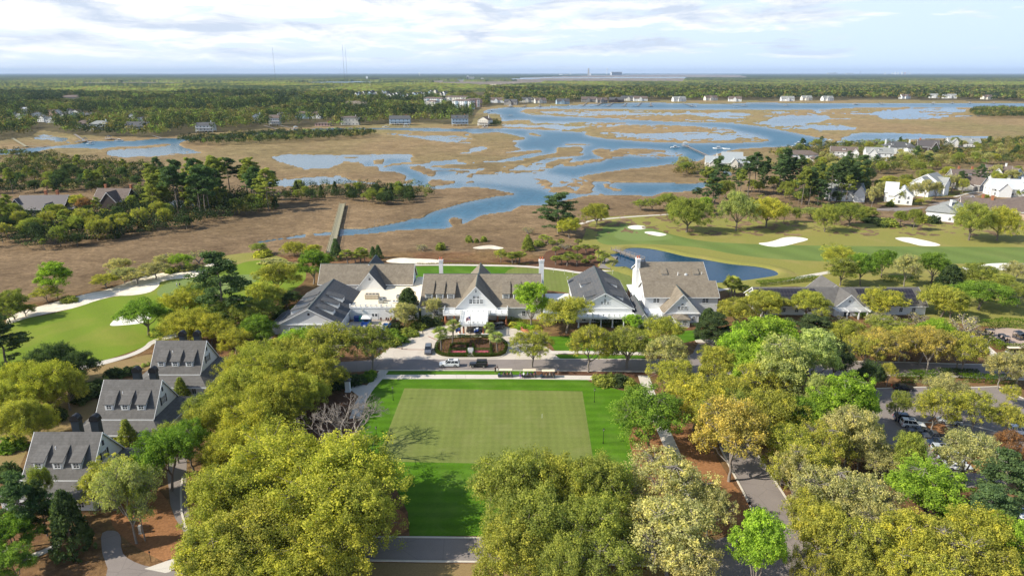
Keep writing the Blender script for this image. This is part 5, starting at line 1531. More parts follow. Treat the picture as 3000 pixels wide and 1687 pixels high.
# rear left wing
bw = thing('rear_wing', 'long tan roofed clubhouse wing behind the flat roof with pointed cross gable', 'building', (-50,227,0))
gable(bw, -65.4,-34.1,221.6,232.6,5.0,10.2, 'x', 'white', 'roof_tan', .5,.5, ridge=True)
gable(bw, -51.9,-42.7,217.2,227.0,4.3,9.9, 'y', 'white', 'roof_dark', .4,.4, bc=-47.3, ridge=True)
gable(bw, -54.0,-44.6,227.0,239.3,4.6,10.15, 'y', 'white', 'roof_dark', .4,.4, ridge=True)
win(bw, -47.3,217.2,7.4,.7,.8, 'S', 1,2)
win(bw, -34.1,227,7.2,.8,1.0, 'E', 1,2)
# central block
cb = thing('clubhouse', 'central white clubhouse with steep front gable, dormers and tan shingle roof', 'building', (-9.6,206,0))
gable(cb, -28.2,9.1,200.0,226.0,4.1,10.7, 'x', 'white', 'roof_tan', .55,.4, ridge=True)
gable(cb, -17.2,-4.9,199.2,213.0,4.15,10.75, 'y', 'white', 'roof_tan', .45,.45, ridge=True)
gable(cb, -17.0,-4.6,213.0,225.6,4.15,10.75, 'y', 'white', 'roof_tan', .45,.45, ridge=True)
MB().box(-11.05 - 2.35,199.05,5.15,-11.05 + 2.35,199.195,5.28).build('sill', MT['trim'], cb)
for x in (-1.65,-.55,.55,1.65):
 win(cb, -11.05 + x, 199.2,5.32,.8,1.35, 'S', 2,3)
for x in (-.55,.55):
 win(cb, -11.05 + x, 199.2,6.95,.8,.85, 'S', 2,2)
win(cb, -11.05,199.2,8.9,.35,.8, 'S', 1,2)
for x in (-26.0,-22.6,-19.15,-1.9,1.45,4.8):
 dormer(cb, (x, 202.9), 'S', 2.3,8.2,5.35,1.95,9.6, 'roof_tan', cols=4, rows=2, ww=1.5, wh=1.35, wz=.3)
for x in (-23.5,3.6):
 win(cb, x, 200.0,1.1,.9,1.5, 'S', 2,3)
for x in (-19.2,-16.2,-5.2,-2.6):
 win(cb, x, 200.0,.9,1.0,1.7, 'S', 2,3)
dr = MB(face_map((-20.9,200.0,0), 'S')); dr.box(-.6,0,0,.6,.07,2.3); dr.build('door', MT['steel'], cb)
chimney(cb, -24.0,222.3,4,12.9)
chimney(cb, 9.9,221.3,0,13.2,1.6,1.2)
# porch and balcony across the front
MB().box(-20.9,194.8,2.95,-1.2,200.3,3.5).build('balcony', MT['trim'], cb)
railing(cb, (-20.7,195.0),(-15.6,195.0),3.5,1.0)
railing(cb, (-6.6,195.0),(-1.4,195.0),3.5,1.0)
railing(cb, (-15.2,195.3),(-7.0,195.3),3.5,1.0)
railing(cb, (-20.7,195.3),(-20.7,199.3),3.5,1.0)
railing(cb, (-1.4,195.3),(-1.4,199.3),3.5,1.0)
for x in (-20.3,-17.6,-4.4,-1.75):
 c = MB(); c.cyl(x, 195.5,.25,2.75,.32,14,.28); c.box(x - .38,195.12,0, x + .38,195.88,.25); c.box(x - .36,195.14,2.75, x + .36,195.86,2.948)
 c.build('column', MT['brick'], cb)
# porte-cochere
MB().box(-15.3,184.2,3.55,-7.0,194.75,4.15).build('canopy', MT['trim'], cb)
MB().box(-14.9,184.6,4.153,-7.4,194.6,4.2).build('canopy_roof', MT['whiteroof'], cb)
railing(cb, (-15.1,184.4),(-7.2,184.4),4.15,.75,6)
railing(cb, (-15.1,184.7),(-15.1,194.4),4.15,.75,6)
railing(cb, (-7.2,184.7),(-7.2,194.4),4.15,.75,6)
for x0, xs in ((-14.6,(-15.1,-14.0)),(-7.8,(-8.3,-7.2))):
 for yy in (185.0,192.5):
  p = MB(); p.box(x0 - 1.0, yy - .55,0, x0 + 1.0, yy + .55,.95); p.box(x0 - 1.08, yy - .63,.953, x0 + 1.08, yy + .63,1.1)
  p.build('plinth', MT['trim'], cb)
  for x in xs:
   c = MB(); c.cyl(x, yy, 1.103,3.545,.29,14,.25)
   c.build('column', MT['brick'], cb)
for x in (-10.4,-9.0):
 MB().box(x - .3,190.4,4.2, x + .3,190.6,4.26).build('roof_vent', MT['terracotta'], cb)
# link building right of the centre (terrace with white roof)
lk = thing('terrace_building', 'small white flat roofed link between clubhouse and grey roofed hall', 'building', (14.5,205,0))
MB().box(10.9,208,0,18.6,213.6,3.9).build('wall', MT['white'], lk)
MB().box(11.0,208.1,3.903,18.5,213.5,3.98).build('flat_roof', MT['whiteroof'], lk)
MB().box(9.6,198.5,0,19.2,207.9,3.0).build('wall', MT['white'], lk)
MB().box(9.7,198.6,3.003,19.1,207.8,3.06).build('flat_roof', MT['whiteroof'], lk)
railing(lk, (9.8,198.8),(19.0,198.8),3.06,.9)
railing(lk, (9.8,199.1),(9.8,207.5),3.06,.9)
for x in (10.2,12,17,18.8):
 c = MB(); c.cyl(x, 197.2,0,2.6,.17,10); c.build('column', MT['trim'], lk)
MB().box(9.6,196.8,2.6,19.2,198.49,2.98).build('canopy', MT['trim'], lk)
# grey roofed hall
gh = thing('grey_roofed_hall', 'white hall with slate grey gable roof facing the road and four shed dormers', 'building', (28.3,208,0))
gable(gh, 19.9,36.7,196.8,226.4,4.7,9.5, 'y', 'white', 'roof_dark', .6,.5, ridge=True)
for y in (201.5,214.5):
 dormer(gh, (34.2, y), 'E', 4.6,4.6,6.0,1.3,8.6, 'roof_dark', window=False)
 dormer(gh, (22.4, y), 'W', 4.6,4.6,6.0,1.3,8.6, 'roof_dark', window=False)
for x in (-.95,0,.95):
 win(gh, 28.3 + x, 196.8,6.0,.6,.75, 'S', 2,2)
win(gh, 28.3,196.8,6.95,.6,.7, 'S', 2,2)
win(gh, 28.3,196.8,8.2,.25,.7, 'S', 1,1)
MB().box(19.6,196.55,4.55,37.0,196.79,4.8).build('band', MT['trim'], gh)
MB().box(19.2,192.2,2.85,37.2,196.7,3.35).build('balcony', MT['trim'], gh)
railing(gh, (19.4,192.4),(37.0,192.4),3.35,.95)
for x in (20.0,23.4,26.7,30.2,33.6,36.6):
 c = MB(); c.cyl(x, 192.6,0,2.85,.2,12); c.box(x - .28,192.32,0, x + .28,192.88,.3); c.build('column', MT['trim'], gh)
for x in (22,25,31.8,35):
 win(gh, x, 196.8,.7,1.1,1.7, 'S', 2,3)
# narrow gabled link
nl = thing('narrow_wing', 'narrow grey shingled gable link between hall and right wing', 'building', (39.2,199,0))
gable(nl, 37.6,40.9,190.6,208.6,2.9,5.0, 'y', 'white', 'roof_dark', .35,.3, ridge=True)
# right wing
rw = thing('right_wing', 'tall white clubhouse wing with stepped tan roofs, cross gable and chimney', 'building', (53,210,0))
gable(rw, 42.2,63.2,209.8,229.5,8.2,13.0, 'x', 'white', 'roof_tan', .5,.4, bc=219.3)
gable(rw, 41.6,64.3,202.3,212.8,6.6,10.0, 'x', 'white', 'roof_tan', .5,.4)
gable(rw, 46.6,57.2,196.6,207.5,3.3,9.1, 'y', 'white', 'roof_tan', .45,.4, ridge=True)
MB().box(46.2,196.3,2.95,57.6,196.59,3.2).build('band', MT['trim'], rw)
for x in (-1.0,0,1.0):
 win(rw, 51.9 + x, 196.6,4.4,.7,.9, 'S', 2,2)
win(rw, 51.9,196.6,5.55,.7,.8, 'S', 2,2)
win(rw, 51.9,196.6,7.6,.25,.7, 'S', 1,1)
for x in (44.6,45.6,59.9,60.9):
 win(rw, x, 202.3,4.6,.75,1.35, 'S', 2,2)
win(rw, 55.6,196.6,.8,.8,1.3, 'S', 2,2)
hip(rw, 49.2,53.4,192.6,196.55,2.6,3.6, 'white', 'roof_tan', .3)
for x in (50.5,51.6,52.4):
 win(rw, x, 192.6,.8,.7,1.2, 'S', 2,2)
for x in (49.6,59.9):
 dormer(rw, (x, 213.6), 'S', 1.7,2.6,9.9,.75,11.8, 'roof_tan', window=False)
chimney(rw, 41.6,217.6,0,14.6,1.2,2.4, pots=2)
v = MB(); v.cyl(54.0,213.4,10.0,11.3,.12,8); v.cyl(61.9,213.9,10.2,11.2,.08,8); v.ball((56.6,213.3,10.5),(.5,.15,.5)); v.build('roof_vent', MT['trim'], rw)
for z in (1.0,4.4):
 for y in (206.5,217,224):
  win(rw, 42.2 if y > 213 else 41.6, y, z, .9,1.5, 'W', 2,3)
MB().box(39.9,209.5,2.6,42.15,227,2.9).build('porch_roof', MT['trim'], rw)
for y in (210,215,220,226):
 MB().box(40.0, y - .12,0,40.25, y + .12,2.6).build('porch_post', MT['trim'], rw)
railing(rw, (41.2,195.6),(45.8,195.6),2.6,.9)
MB().box(41.0,195.4,0,46.1,202.2,2.6).build('wall', MT['white'], rw)
# ------------------------------------------------------------------ solar roofed barn
def solar_mat():
 m, t = new_mat('solar_panels')
 pos = geo_pos(t)
 sep = t.n('ShaderNodeSeparateXYZ', {0: pos})
 gx = t.math('FRACT', t.math('DIVIDE', sep.outputs[0], 1.05))
 gy = t.math('FRACT', t.math('DIVIDE', sep.outputs[1], 1.55))
 l = t.math('MINIMUM', t.math('MINIMUM', gx, t.math('SUBTRACT', 1.0, gx)), t.math('MINIMUM', gy, t.math('SUBTRACT', 1.0, gy)))
 c = t.ramp(l, [(0.0,(.13,.12,.12)),(0.05,(.028,.026,.034))])
 finish(t, t.n('ShaderNodeBsdfPrincipled', {'Base Color': c, 'Roughness': 0.35, 'Specular IOR Level': 0.4}).outputs[0])
 return m
MT['solar'] = solar_mat()
sb = thing('cart_barn', 'long low white barn with solar panels on both halves of its grey roof', 'building', (105,210,0))
gable(sb, 78.0,130.8,203.9,216.9,3.2,7.0, 'x', 'white', 'roof_cott', .6,.4)
gable(sb, 101.4,110.2,202.6,213.0,3.1,7.0, 'y', 'white', 'roof_cott', .5,.4, ridge=False)
gable(sb, 101.4,110.2,213.0,223.6,3.1,7.05, 'y', 'white', 'roof_cott', .5,.4)
sl_ = (7.0 - 3.2) / 6.5
for xa, xb in ((78.6,99.2),(111.2,128.6)):
 s = MB()
 y0_, y1_ = 204.2,209.6
 z_ = lambda y: 3.2 + (y - 203.9) * sl_ + .22
 slab(s, [(xa, y0_, z_(y0_) + .16),(xb, y0_, z_(y0_) + .16),(xb - (2.0 if xa < 100 else 0), y1_, z_(y1_) + .16),(xa + (0 if xa < 100 else -.8), y1_, z_(y1_) + .16)], .08)
 s.build('solar_array', MT['solar'], sb)
win(sb, 105.8,202.6,4.6,.8,.7, 'S', 2,2)
for x in (82,86,90,94,115,119,123,127):
 win(sb, x, 203.9,1.0,1.0,1.3, 'S', 2,2)
MB(face_map((105.4,202.6,0), 'S')).box(-.9,0,0,.9,.06,2.3).build('door', MT['steel'], sb)
pg_ = MB()
for x in (101.4,104.0,107.6,110.2):
 pg_.box(x - .17,199.4,0, x + .17,199.74,2.5)
for x in (101.0,104.0,107.6,110.6):
 pg_.box(x - .12,198.7,2.7, x + .12,202.55,2.95)
for y in (199.3,200.2,201.1,202.0):
 pg_.box(100.2, y - .09,2.953,111.4, y + .09,3.12)
pg_.box(100.4,199.45,2.5,111.2,199.69,2.697)
pg_.build('pergola', MT['trim'], sb)
pg2 = MB()
for x in (99.0,100.3,101.6):
 pg2.box(x - .1,217.5,3.0, x + .1,220.5,3.2)
pg2.box(98.6,217.6,2.75,102.0,217.85,2.997); pg2.box(98.6,220.1,0,98.9,220.4,2.997)
pg2.build('pergola', MT['trim'], sb)
# ------------------------------------------------------------------ three cottages
def cottage(cy, label, dx=0.0):
 c = thing('cottage', label, 'cottage', (-80.5 + dx, cy, 0),0, 'grey roofed cottages on the left')
 x0, x1 = -86.4 + dx, -74.7 + dx
 # lower storey and its skirt roof
 MB().box(-89.2 + dx, cy - 8.0,0,-72.9 + dx, cy + 7.6,2.75).build('wall', MT['white'], c)
 X0, X1, Y0, Y1 = -90.4 + dx, -71.8 + dx, cy - 8.9, cy + 8.6
 ax0, ax1, ay0, ay1 = x0 - .15, x1 + .15, cy - 5.5, cy + 5.5
 sk = MB()
 o = [(X0, Y0,2.75),(X1, Y0,2.75),(X1, Y1,2.75),(X0, Y1,2.75)]
 i = [(ax0, ay0,4.35),(ax1, ay0,4.35),(ax1, ay1,4.35),(ax0, ay1,4.35)]
 lo = [(x, y, 2.5) for x, y, z in o]
 sk.add(o + i + lo, [(0,1,5,4),(1,2,6,5),(2,3,7,6),(3,0,4,7),(8,9,1,0),(9,10,2,1),(10,11,3,2),(11,8,0,3),(11,10,9,8),(4,5,6,7)])
 sk.build('skirt_roof', MT['roof_cott'], c)
 f = MB()
 f.box(X0, Y0 - .09,2.38, X1, Y0 - .004,2.7); f.box(X1 + .004, Y0,2.38, X1 + .09, Y1,2.7)
 f.build('trim', MT['trim'], c)
 gable(c, x0, x1, cy - 5.2, cy + 5.2,4.7,10.75, 'x', 'white', 'roof_cott', .35,.3, z0=2.0)
 for k in range(3):
  dormer(c, (-84.0 + dx + 3.35 * k, cy - 4.3), 'S', 1.75,2.7,5.6,1.75,9.1, 'roof_cott', cols=2, rows=2, ww=.95, wh=.85, wz=.62, oh=.28)
 win(c, x1, cy - .2,5.6,1.3,1.6, 'E', 4,2, shutters=True)
 win(c, x1, cy, 8.4,.2,.7, 'E', 1,1, frame='shutter')
 for k in range(4):
  win(c, -86 + dx + 3.6 * k, cy - 8.0,.7,.9,1.5, 'S', 2,3)
 for k in range(3):
  p = MB(); p.box(-72.25 + dx, cy - 7.5 + 5 * k, 0,-72.0 + dx, cy - 7.25 + 5 * k, 2.5); p.build('porch_post', MT['trim'], c)
 for xx in (-83.6,-79.9):
  h = MB()
  h.box(xx + dx - .75, cy + 6.3,0, xx + dx + .75, cy + 7.5,9.6)
  ch = h.build('chimney', MT['steel'], c)
  n = 12
  q = MB()
  q.box(xx + dx - .85, cy + 6.2,9.603, xx + dx + .85, cy + 7.6,10.0)
  q.loft([[(xx + dx + .8 * math.cos(math.pi * k / n), yy, 10.0 + .85 * math.sin(math.pi * k / n)) for k in range(n + 1)] for yy in (cy + 6.25, cy + 7.55)])
  q.build('chimney_cap', MT['black'], ch)
 v = MB(); v.cyl(-82.0 + dx, cy - 2.0,8.2,9.1,.1,8); v.build('roof_vent', MT['trim'], c)
 return c
cottage(154.8, 'farthest grey roofed cottage, beside the curving cart path')
cottage(132.6, 'middle grey roofed cottage between two others')
cottage(110.4, 'nearest grey roofed cottage at the lower left')
# ------------------------------------------------------------------ houses
HOUSE_PX = []
def rotmap(x, y, rz):
 c, s = math.cos(rz), math.sin(rz)
 return lambda a, b, z: (x + a * c - b * s, y + a * s + b * c, z)
def house(label, u, v, w, d, ze, zr, rz=0, wall='white', roof='roof_grey', ax='x', wings=(), dormers=0, chim=(), porch=False, nwin=4, floors=2, kind='gable', name='house', cat='house', far=False, z0=0.0, side=True, group=None,
      stilts=0.0):
 p = P(u, v)
 HOUSE_PX.append((u, v, w * F_PX / zdist(p.x, p.y)))
 rz = R(rz)
 E = thing(name, label, cat, (p.x, p.y, 0), rz, group)
 xf = rotmap(p.x, p.y, rz)
 b = stilts
 mk = lambda *a, **k: (gable if kind == 'gable' else hip)(*a, **k)
 if kind == 'gable':
  gable(E, -w / 2, w / 2,0, d, ze + b, zr + b, ax, wall, roof, .5,.4, z0=b, xf=xf, trim=not far)
 else:
  hip(E, -w / 2, w / 2,0, d, ze + b, zr + b, wall, roof, .6, z0=b, xf=xf)
 for q in wings:
  x0, x1, y0, y1, e, r, a = q[:7]
  wm, rm = (q[7], q[8]) if len(q) > 8 else (wall, roof)
  if a == 'hip':
   hip(E, x0, x1, y0, y1, e + b, r + b, wm, rm, .5, z0=b, xf=xf)
  else:
   gable(E, x0, x1, y0, y1, e + b, r + b, a, wm, rm, .45,.35, z0=b, xf=xf, trim=not far)
 if b:
  for i in range(4):
   x = -w / 2 + .6 + (w - 1.2) * i / 3
   for yy in (.5, d - .5):
    m = MB(xf); m.box(x - .25, yy - .25,0, x + .25, yy + .25, b); m.build('pier', MT['trim'], E)
 H = ze / floors
 for f in range(floors):
  for i in range(nwin):
   x = -w / 2 + w * (i + .5) / nwin
   if any(q[0] - .6 < x < q[1] + .6 and q[2] < 0.01 for q in wings):
    continue
   if far:
    MB(face_map((x, 0, b + f * H + .9), 'S', xf)).box(-.55,-.01,0,.55,.05,1.5).build('window', MT['glass'], E)
   else:
    win(E, x, 0, b + f * H + .8,1.0,1.5, 'S', 2,2, xf)
  if side:
   for i in range(2):
    y = d * (i + .6) / 2.2
    if far:
     MB(face_map((-w / 2, y, b + f * H + .9), 'W', xf)).box(-.5,-.01,0,.5,.05,1.4).build('window', MT['glass'], E)
    else:
     win(E, -w / 2, y, b + f * H + .8,.9,1.5, 'W', 2,2, xf)
 for i in range(dormers):
  x = -w / 2 + w * (i + .5) / dormers
  s = (zr - ze) / (d / 2)
  yf = d * .16
  z = ze + b + s * yf + .15
  dormer(E, (x, yf), 'S', min(2.4, w / dormers * .6), min(d * .3,1.5 / max(s, .2)), z, 1.3, min(zr + b - .1, z + 1.5), roof, wall, xf, True, 2,2)
 for cx_, cy_ in chim:
  c = MB(xf); c.box(cx_ - .55, cy_ - .55,0, cx_ + .55, cy_ + .55, zr + b + 1.6); c.box(cx_ - .7, cy_ - .7, zr + b + 1.603, cx_ + .7, cy_ + .7, zr + b + 1.85)
  c.build('chimney', MT[wall if wall in ('white', 'offwhite') else 'brick'], E)
 if porch:
  m = MB(xf); m.box(-w / 2 + .3,-2.6, b + 2.7, w / 2 - .3,-.02, b + 2.9); m.build('porch_roof', MT[roof], E)
  m = MB(xf); m.box(-w / 2 + .3,-2.5, b + .1, w / 2 - .3,-.03, b + .35); m.build('porch_floor', MT['trim'], E)
  for i in range(5):
   x = -w / 2 + .6 + (w - 1.2) * i / 4
   m = MB(xf); m.box(x - .12,-2.4,0, x + .12,-2.16, b + 2.7); m.build('porch_post', MT['trim'], E)
 return E
# right bank
house('grey metal roofed house with several gables at the end of the long dock', 2130,492,34,12,4.2,8.5,-12, 'offwhite', 'metal_grey', 'x',
      [(-14,-6,-3.5,8,3.8,7.6, 'y'),(2,8,-4,8,4.2,8.0, 'y'),(-4,12,5,16,6.5,11.5, 'x'),(14,24,1,12,4,8, 'x')], 2, [(-8,9)], nwin=8, floors=1)
house('white hip roofed house with brown roof among far right trees', 2350,474,26,12,6.2,9.2,-8, 'white', 'roof_brown', 'x', [(-14,-8,-3,6,4,6, 'hip'),(6,12,-4,6,3.4,5.4, 'hip')], 0, nwin=8, kind='hip')
house('white house half hidden by trees beside the brown roofed one', 2470,463,22,10,5.5,9.5,-20, 'white', 'roof_brown', 'x', [(6,12,-3,8,5,8.5, 'y')], 1, nwin=5)
house('white two storey house with porch columns near the far creek', 2575,470,22,12,6.5,10.5,-15, 'white', 'roof_grey', 'x', [(-10,-3,-4,8,6,10, 'y')], 1, [(8,6)], True, 5)
house('large white house with dark hip roof beyond the porch house', 2635,452,26,14,6.8,11,-10, 'white', 'roof_dark', 'x', [(5,12,-4,8,6.4,10, 'hip')], 2, [(-11,8),(10,8)], nwin=6, kind='hip')
house('dark brown house with steep roof and tall chimney', 2718,446,18,12,5,11,-18, 'darkwall', 'metal_dark', 'x', [(2,8,-4,8,4.5,10, 'y')], 0, [(-7,6)], nwin=3)
house('white house with grey roof at the far right tree line', 2825,432,30,12,5,9,-10, 'white', 'roof_grey', 'x', [(-13,-7,-3,8,5,9, 'y')], 2, nwin=6)
house('white house with a grey roof behind the pines', 2480,590,20,12,6,10,-6, 'white', 'roof_grey', 'x', [(3,9,-3,8,5.5,9.5, 'y')], 1, [(-5,7)], nwin=5)
house('white house with bright metal roof and gabled front by the street', 2645,600,9,17,5.2,9.0,-28, 'white', 'metal_white', 'y', [(-10,-3.5,6,18,6.0,11, 'x'),(-8,-2,3,12,4.6,7.4, 'x')], 0, [(-5,14)], nwin=2)
house('tall white double gabled house with grey roof on the street corner', 2758,572,13,15,8.2,12.8,38, 'white', 'roof_grey', 'x', [(-15,-6,2,13,7.5,11.5, 'x'),(-3,4,-2.2,8,7.6,11, 'y')], 0, nwin=3, floors=3)
house('brown gabled house with two chimneys behind the tall white one', 2838,552,20,14,6.5,11.5,-14, 'greywall', 'roof_brown', 'x', [(3,9,-3.5,8,6,10.5, 'y')], 1, [(-5,9),(3,9)], True, 5)
house('grey gabled garage house with white door beside the street', 2880,560,11,15,4.2,8.2,32, 'greywall', 'roof_brown', 'y', [(-9,-5.4,2,13,3.2,5.2, 'x')], 0, nwin=2, floors=1)
house('white house with pinkish steep roof at the upper right', 2920,532,15,12,5,10.5,-30, 'white', 'roof_brown', 'x', [(-4,3,-3,8,5,9.5, 'y')], 0, [(4,6)], nwin=4)
house('small house with dark blue gable at the right edge', 2980,530,9,12,4.5,8.5,10, 'bluewall', 'roof_brown', 'y', (),0, nwin=2)
house('white metal roofed house with tall white chimney at the right edge', 2965,577,24,12,5,10,-14, 'white', 'metal_white', 'x', [(-9,-2,-3.5,8,4.6,8.6, 'y'),(3,9,-3,8,4.6,8, 'y')], 0, [(5,3)], nwin=5)
house('white house with grey hip roofs and big white chimney beside the fairway', 2752,648,13,12,4.8,8.2,-36, 'white', 'roof_grey', 'x', [(-2,10,8,20,6.0,9.6, 'hip'),(6,13,3,11,3.6,6.6, 'x')], 0, [(3,9.5)], nwin=3, kind='hip', floors=1)
house('large tan brick house with dark brown roof at the right edge', 2930,640,36,13,4.2,9.0,-24, 'brickwall', 'roof_brown', 'x', [(4,18,6,20,7.2,10.6, 'hip'),(-17,-9,-3,8,3.8,7.2, 'y')], 0, [(-4,6),(-8,8)], nwin=9, floors=1)
# left island
house('house with ribbed dark metal roof among trees on the left island', 120,640,24,14,5,11,4, 'darkwall', 'metal_dark', 'x', [(-16,-9,2,14,5,10, 'y'),(11,19,3,13,5,9.5, 'x'),(3,8,-3.5,8,4,8, 'y')], 0, [(-2,12),(4,12)], nwin=4)
house('brown shingled cottage with arched gable window on the left island', 325,612,19,12,5.0,10.5,-4, 'darkwall', 'roof_brown', 'x', [(-3,6,-3.5,8,4.6,9.8, 'y')], 0, [(-7,9),(8,9)], nwin=4)
# across the left channel
G_ = 'houses across the left channel'
for (u, v, w, d, ze, zr, rz, wl, rf, kd, por, st, lab) in [
 (244,375,20,14,6,10,8, 'offwhite', 'roof_brown', 'hip', True, 0, 'tan two storey house with brown hip roof at the left channel'),
 (290,383,23,14,6.5,10.5,4, 'white', 'roof_grey', 'hip', True, 2.0, 'white house with pale hip roof on piers at the left channel'),
 (400,383,30,14,3.6,9,2, 'bluewall', 'roof_dark', 'gable', True, 2.0, 'blue house with long dark roof and two dormers at the left channel'),
 (600,388,22,14,7,10,6, 'white', 'roof_dark', 'gable', True, 2.0, 'white house with dark roof standing alone beside the left channel'),
 (752,362,14,16,8,12,10, 'white', 'roof_dark', 'gable', True, 2.0, 'narrow white house behind the docks, left one'),
 (804,368,15,14,8,12,6, 'white', 'roof_brown', 'gable', True, 2.5, 'narrow white house with brown roof by the two docks'),
 (1025,367,26,16,11,12.5,4, 'offwhite', 'roof_brown', 'hip', False, 0, 'modern tan three storey house with dark glass by the river'),
 (1171,367,30,14,7,11,2, 'bluewall', 'roof_dark', 'gable', True, 2.0, 'blue grey porch house on the peninsula'),
 (1348,369,24,14,8,12,6, 'bluewall', 'roof_dark', 'gable', True, 2.5, 'blue house with dormers on the tip of the peninsula'),
 (1415,370,16,18,6.5,11,-20, 'offwhite', 'roof_brown', 'gable', True, 2.0, 'cream gabled house at the very tip of the peninsula'),
 (830,352,18,14,8,12,12, 'white', 'roof_dark', 'gable', False, 0, 'white gabled house in trees, left of the pale blue one'),
 (885,348,22,12,8,11.5,0, 'bluewall', 'roof_brown', 'gable', False, 0, 'pale blue gabled house among mainland pines'),
 (925,348,18,12,8,11,-8, 'white', 'roof_brown', 'gable', False, 0, 'white house right of the pale blue gabled house'),
 (945,370,22,10,3.4,5,0, 'pinkwall', 'roof_brown', 'hip', False, 0, 'low pink house near the boat docks')]:
 house(lab, u, v, w, d, ze, zr, rz, wl, rf, 'x' if w > d else 'y', (),2 if 'dormers' in lab else 0, [(w * .3, d * .6)], por, 5,2, kd, far=True, group=G_, stilts=st, side=True)
vil = [(24,338, 'offwhite', 'roof_brown', 'pale yellow house with red brown roof'),(55,352, 'white', 'roof_grey', 'white gabled house lowest on the left'),(75,330, 'white', 'metal_white', 'white house with a bright white roof'),
      (82,342, 'greywall', 'roof_brown', 'grey house behind the bright roofed one'),(110,346, 'white', 'roof_grey', 'white house with a front gable'),(136,337, 'pinkwall', 'roof_brown', 'pink house with gabled front'),
      (155,338, 'pinkwall', 'roof_brown', 'reddish house beside the pink one'),(170,338, 'white', 'roof_grey', 'white tall house right of the pink ones'),(200,334, 'white', 'roof_brown', 'tall white house with brown roof'),
      (222,338, 'white', 'roof_brown', 'white house with a sloping brown roof'),(215,347, 'bluewall', 'roof_dark', 'blue grey gabled house in the middle'),(120,358, 'white', 'roof_grey', 'long white house at the marsh end'),
      (150,361, 'white', 'roof_grey', 'white low house near the marsh'),(185,352, 'white', 'roof_brown', 'white house below the blue gabled one'),(258,349, 'greywall', 'roof_dark', 'dark roofed house with dormers'),
      (385,352, 'white', 'roof_grey', 'white house alone among green trees'),(415,362, 'white', 'roof_brown', 'white house behind the long blue one')]
rh = random.Random(4)
for u, v, wl, rf, lab in vil:
 w = rh.uniform(12,17)
 house(lab + ' in the left village', u, v, w, 11,6,9.5, rh.uniform(-25,25), wl, rf, rh.choice('xy'),(),0,(), False, 3,2, far=True, group='houses in the left village', side=False)
# town houses and apartments in the middle distance
row = []
for i in range(30):
 t = i / 29
 u = 1045 + 262 * t + rh.uniform(-4,4)
 v = 283 - 4 * math.sin(t * 9) + rh.uniform(-5,5)
 row.append((u, v))
row.sort()
for i, (u, v) in enumerate(row):
 wl = rh.choice(['white', 'white', 'white', 'bluewall', 'offwhite'])
 house('white gabled row house, number %s from the left in the distant row' % ORD[min(i, 29)], u, v, rh.uniform(9,13),14,9,14, rh.uniform(-50,0), wl, 'roof_dark', 'y', (),0,(), False, 2,2, far=True,
      group='distant row of white gabled houses', side=False)
for u, v, w, lab in [(1052,281,16, 'white gabled row house standing alone left of the distant row'),(1098,284,16, 'white gabled house at the left end of the distant row')]:
 house(lab, u, v, w, 14,9,14,10, 'white', 'roof_dark', 'y', (),0,(), False, 2,2, far=True, group='distant row of white gabled houses', side=False)
def flats(label, u, v, w, d, h, rz, wall, acc, nx, nf):
 p = P(u, v); rz = R(rz)
 HOUSE_PX.append((u, v, w * F_PX / zdist(p.x, p.y)))
 E = thing('apartment_block', label, 'apartment block', (p.x, p.y, 0), rz, 'pale apartment blocks in the distance')
 xf = rotmap(p.x, p.y, rz)
 hip(E, -w / 2, w / 2,0, d, h, h + 3.2, wall, 'roof_brown', .8, xf=xf)
 for i in range(nx):
  x = -w / 2 + w * (i + .5) / nx
  for f in range(nf):
   MB(face_map((x, 0,1 + f * h / nf), 'S', xf)).box(-.9,-.01,0,.9,.06,1.7).build('window', MT['glass'], E)
 for k in range(2):
  x = -w / 2 + w * (.25 + .5 * k)
  m = MB(xf); m.box(x - 2.6,-2.0,0, x + 2.6,-.02, h * .97); m.build('bay', MT[acc], E)
  for f in range(nf):
   MB(face_map((x, -2.0,1 + f * h / nf), 'S', xf)).box(-1.2,-.01,0,1.2,.06,1.7).build('window', MT['glass'], E)
 for f in range(nf):
  for y in (d * .3, d * .7):
   MB(face_map((-w / 2, y, 1 + f * h / nf), 'W', xf)).box(-.8,-.01,0,.8,.06,1.6).build('window', MT['glass'], E)
flats('white and blue corner apartment block nearest the river', 1352,320,46,16,17,-30, 'white', 'bluewall', 9,5)
flats('pinkish apartment block right of the blue one', 1390,314,36,16,16,8, 'pinkwall', 'white', 8,5)
flats('long white apartment block behind at left', 1268,305,58,18,13,-24, 'white', 'bluewall', 10,4)
flats('long pale apartment block behind in the middle', 1335,300,70,18,13,-18, 'offwhite', 'white', 10,4)
flats('small white apartment block left of the blue one', 1262,314,26,14,12,-35, 'white', 'offwhite', 5,3)
for u, v, w, lab in [(1035,314,44, 'wide tan roofed low building among pines, left'),(1060,318,36, 'wide tan roofed low building among pines, right')]:
 house(lab, u, v, w, 20,7,13,5, 'offwhite', 'roof_tan', 'x', (),0,(), False, 4,2, 'hip', far=True)
house('large brown roofed hall deep in the left wood', 208,292,62,30,6,12,4, 'greywall', 'roof_brown', 'x', (),0,(), False, 5,1, 'hip', far=True, cat='building')
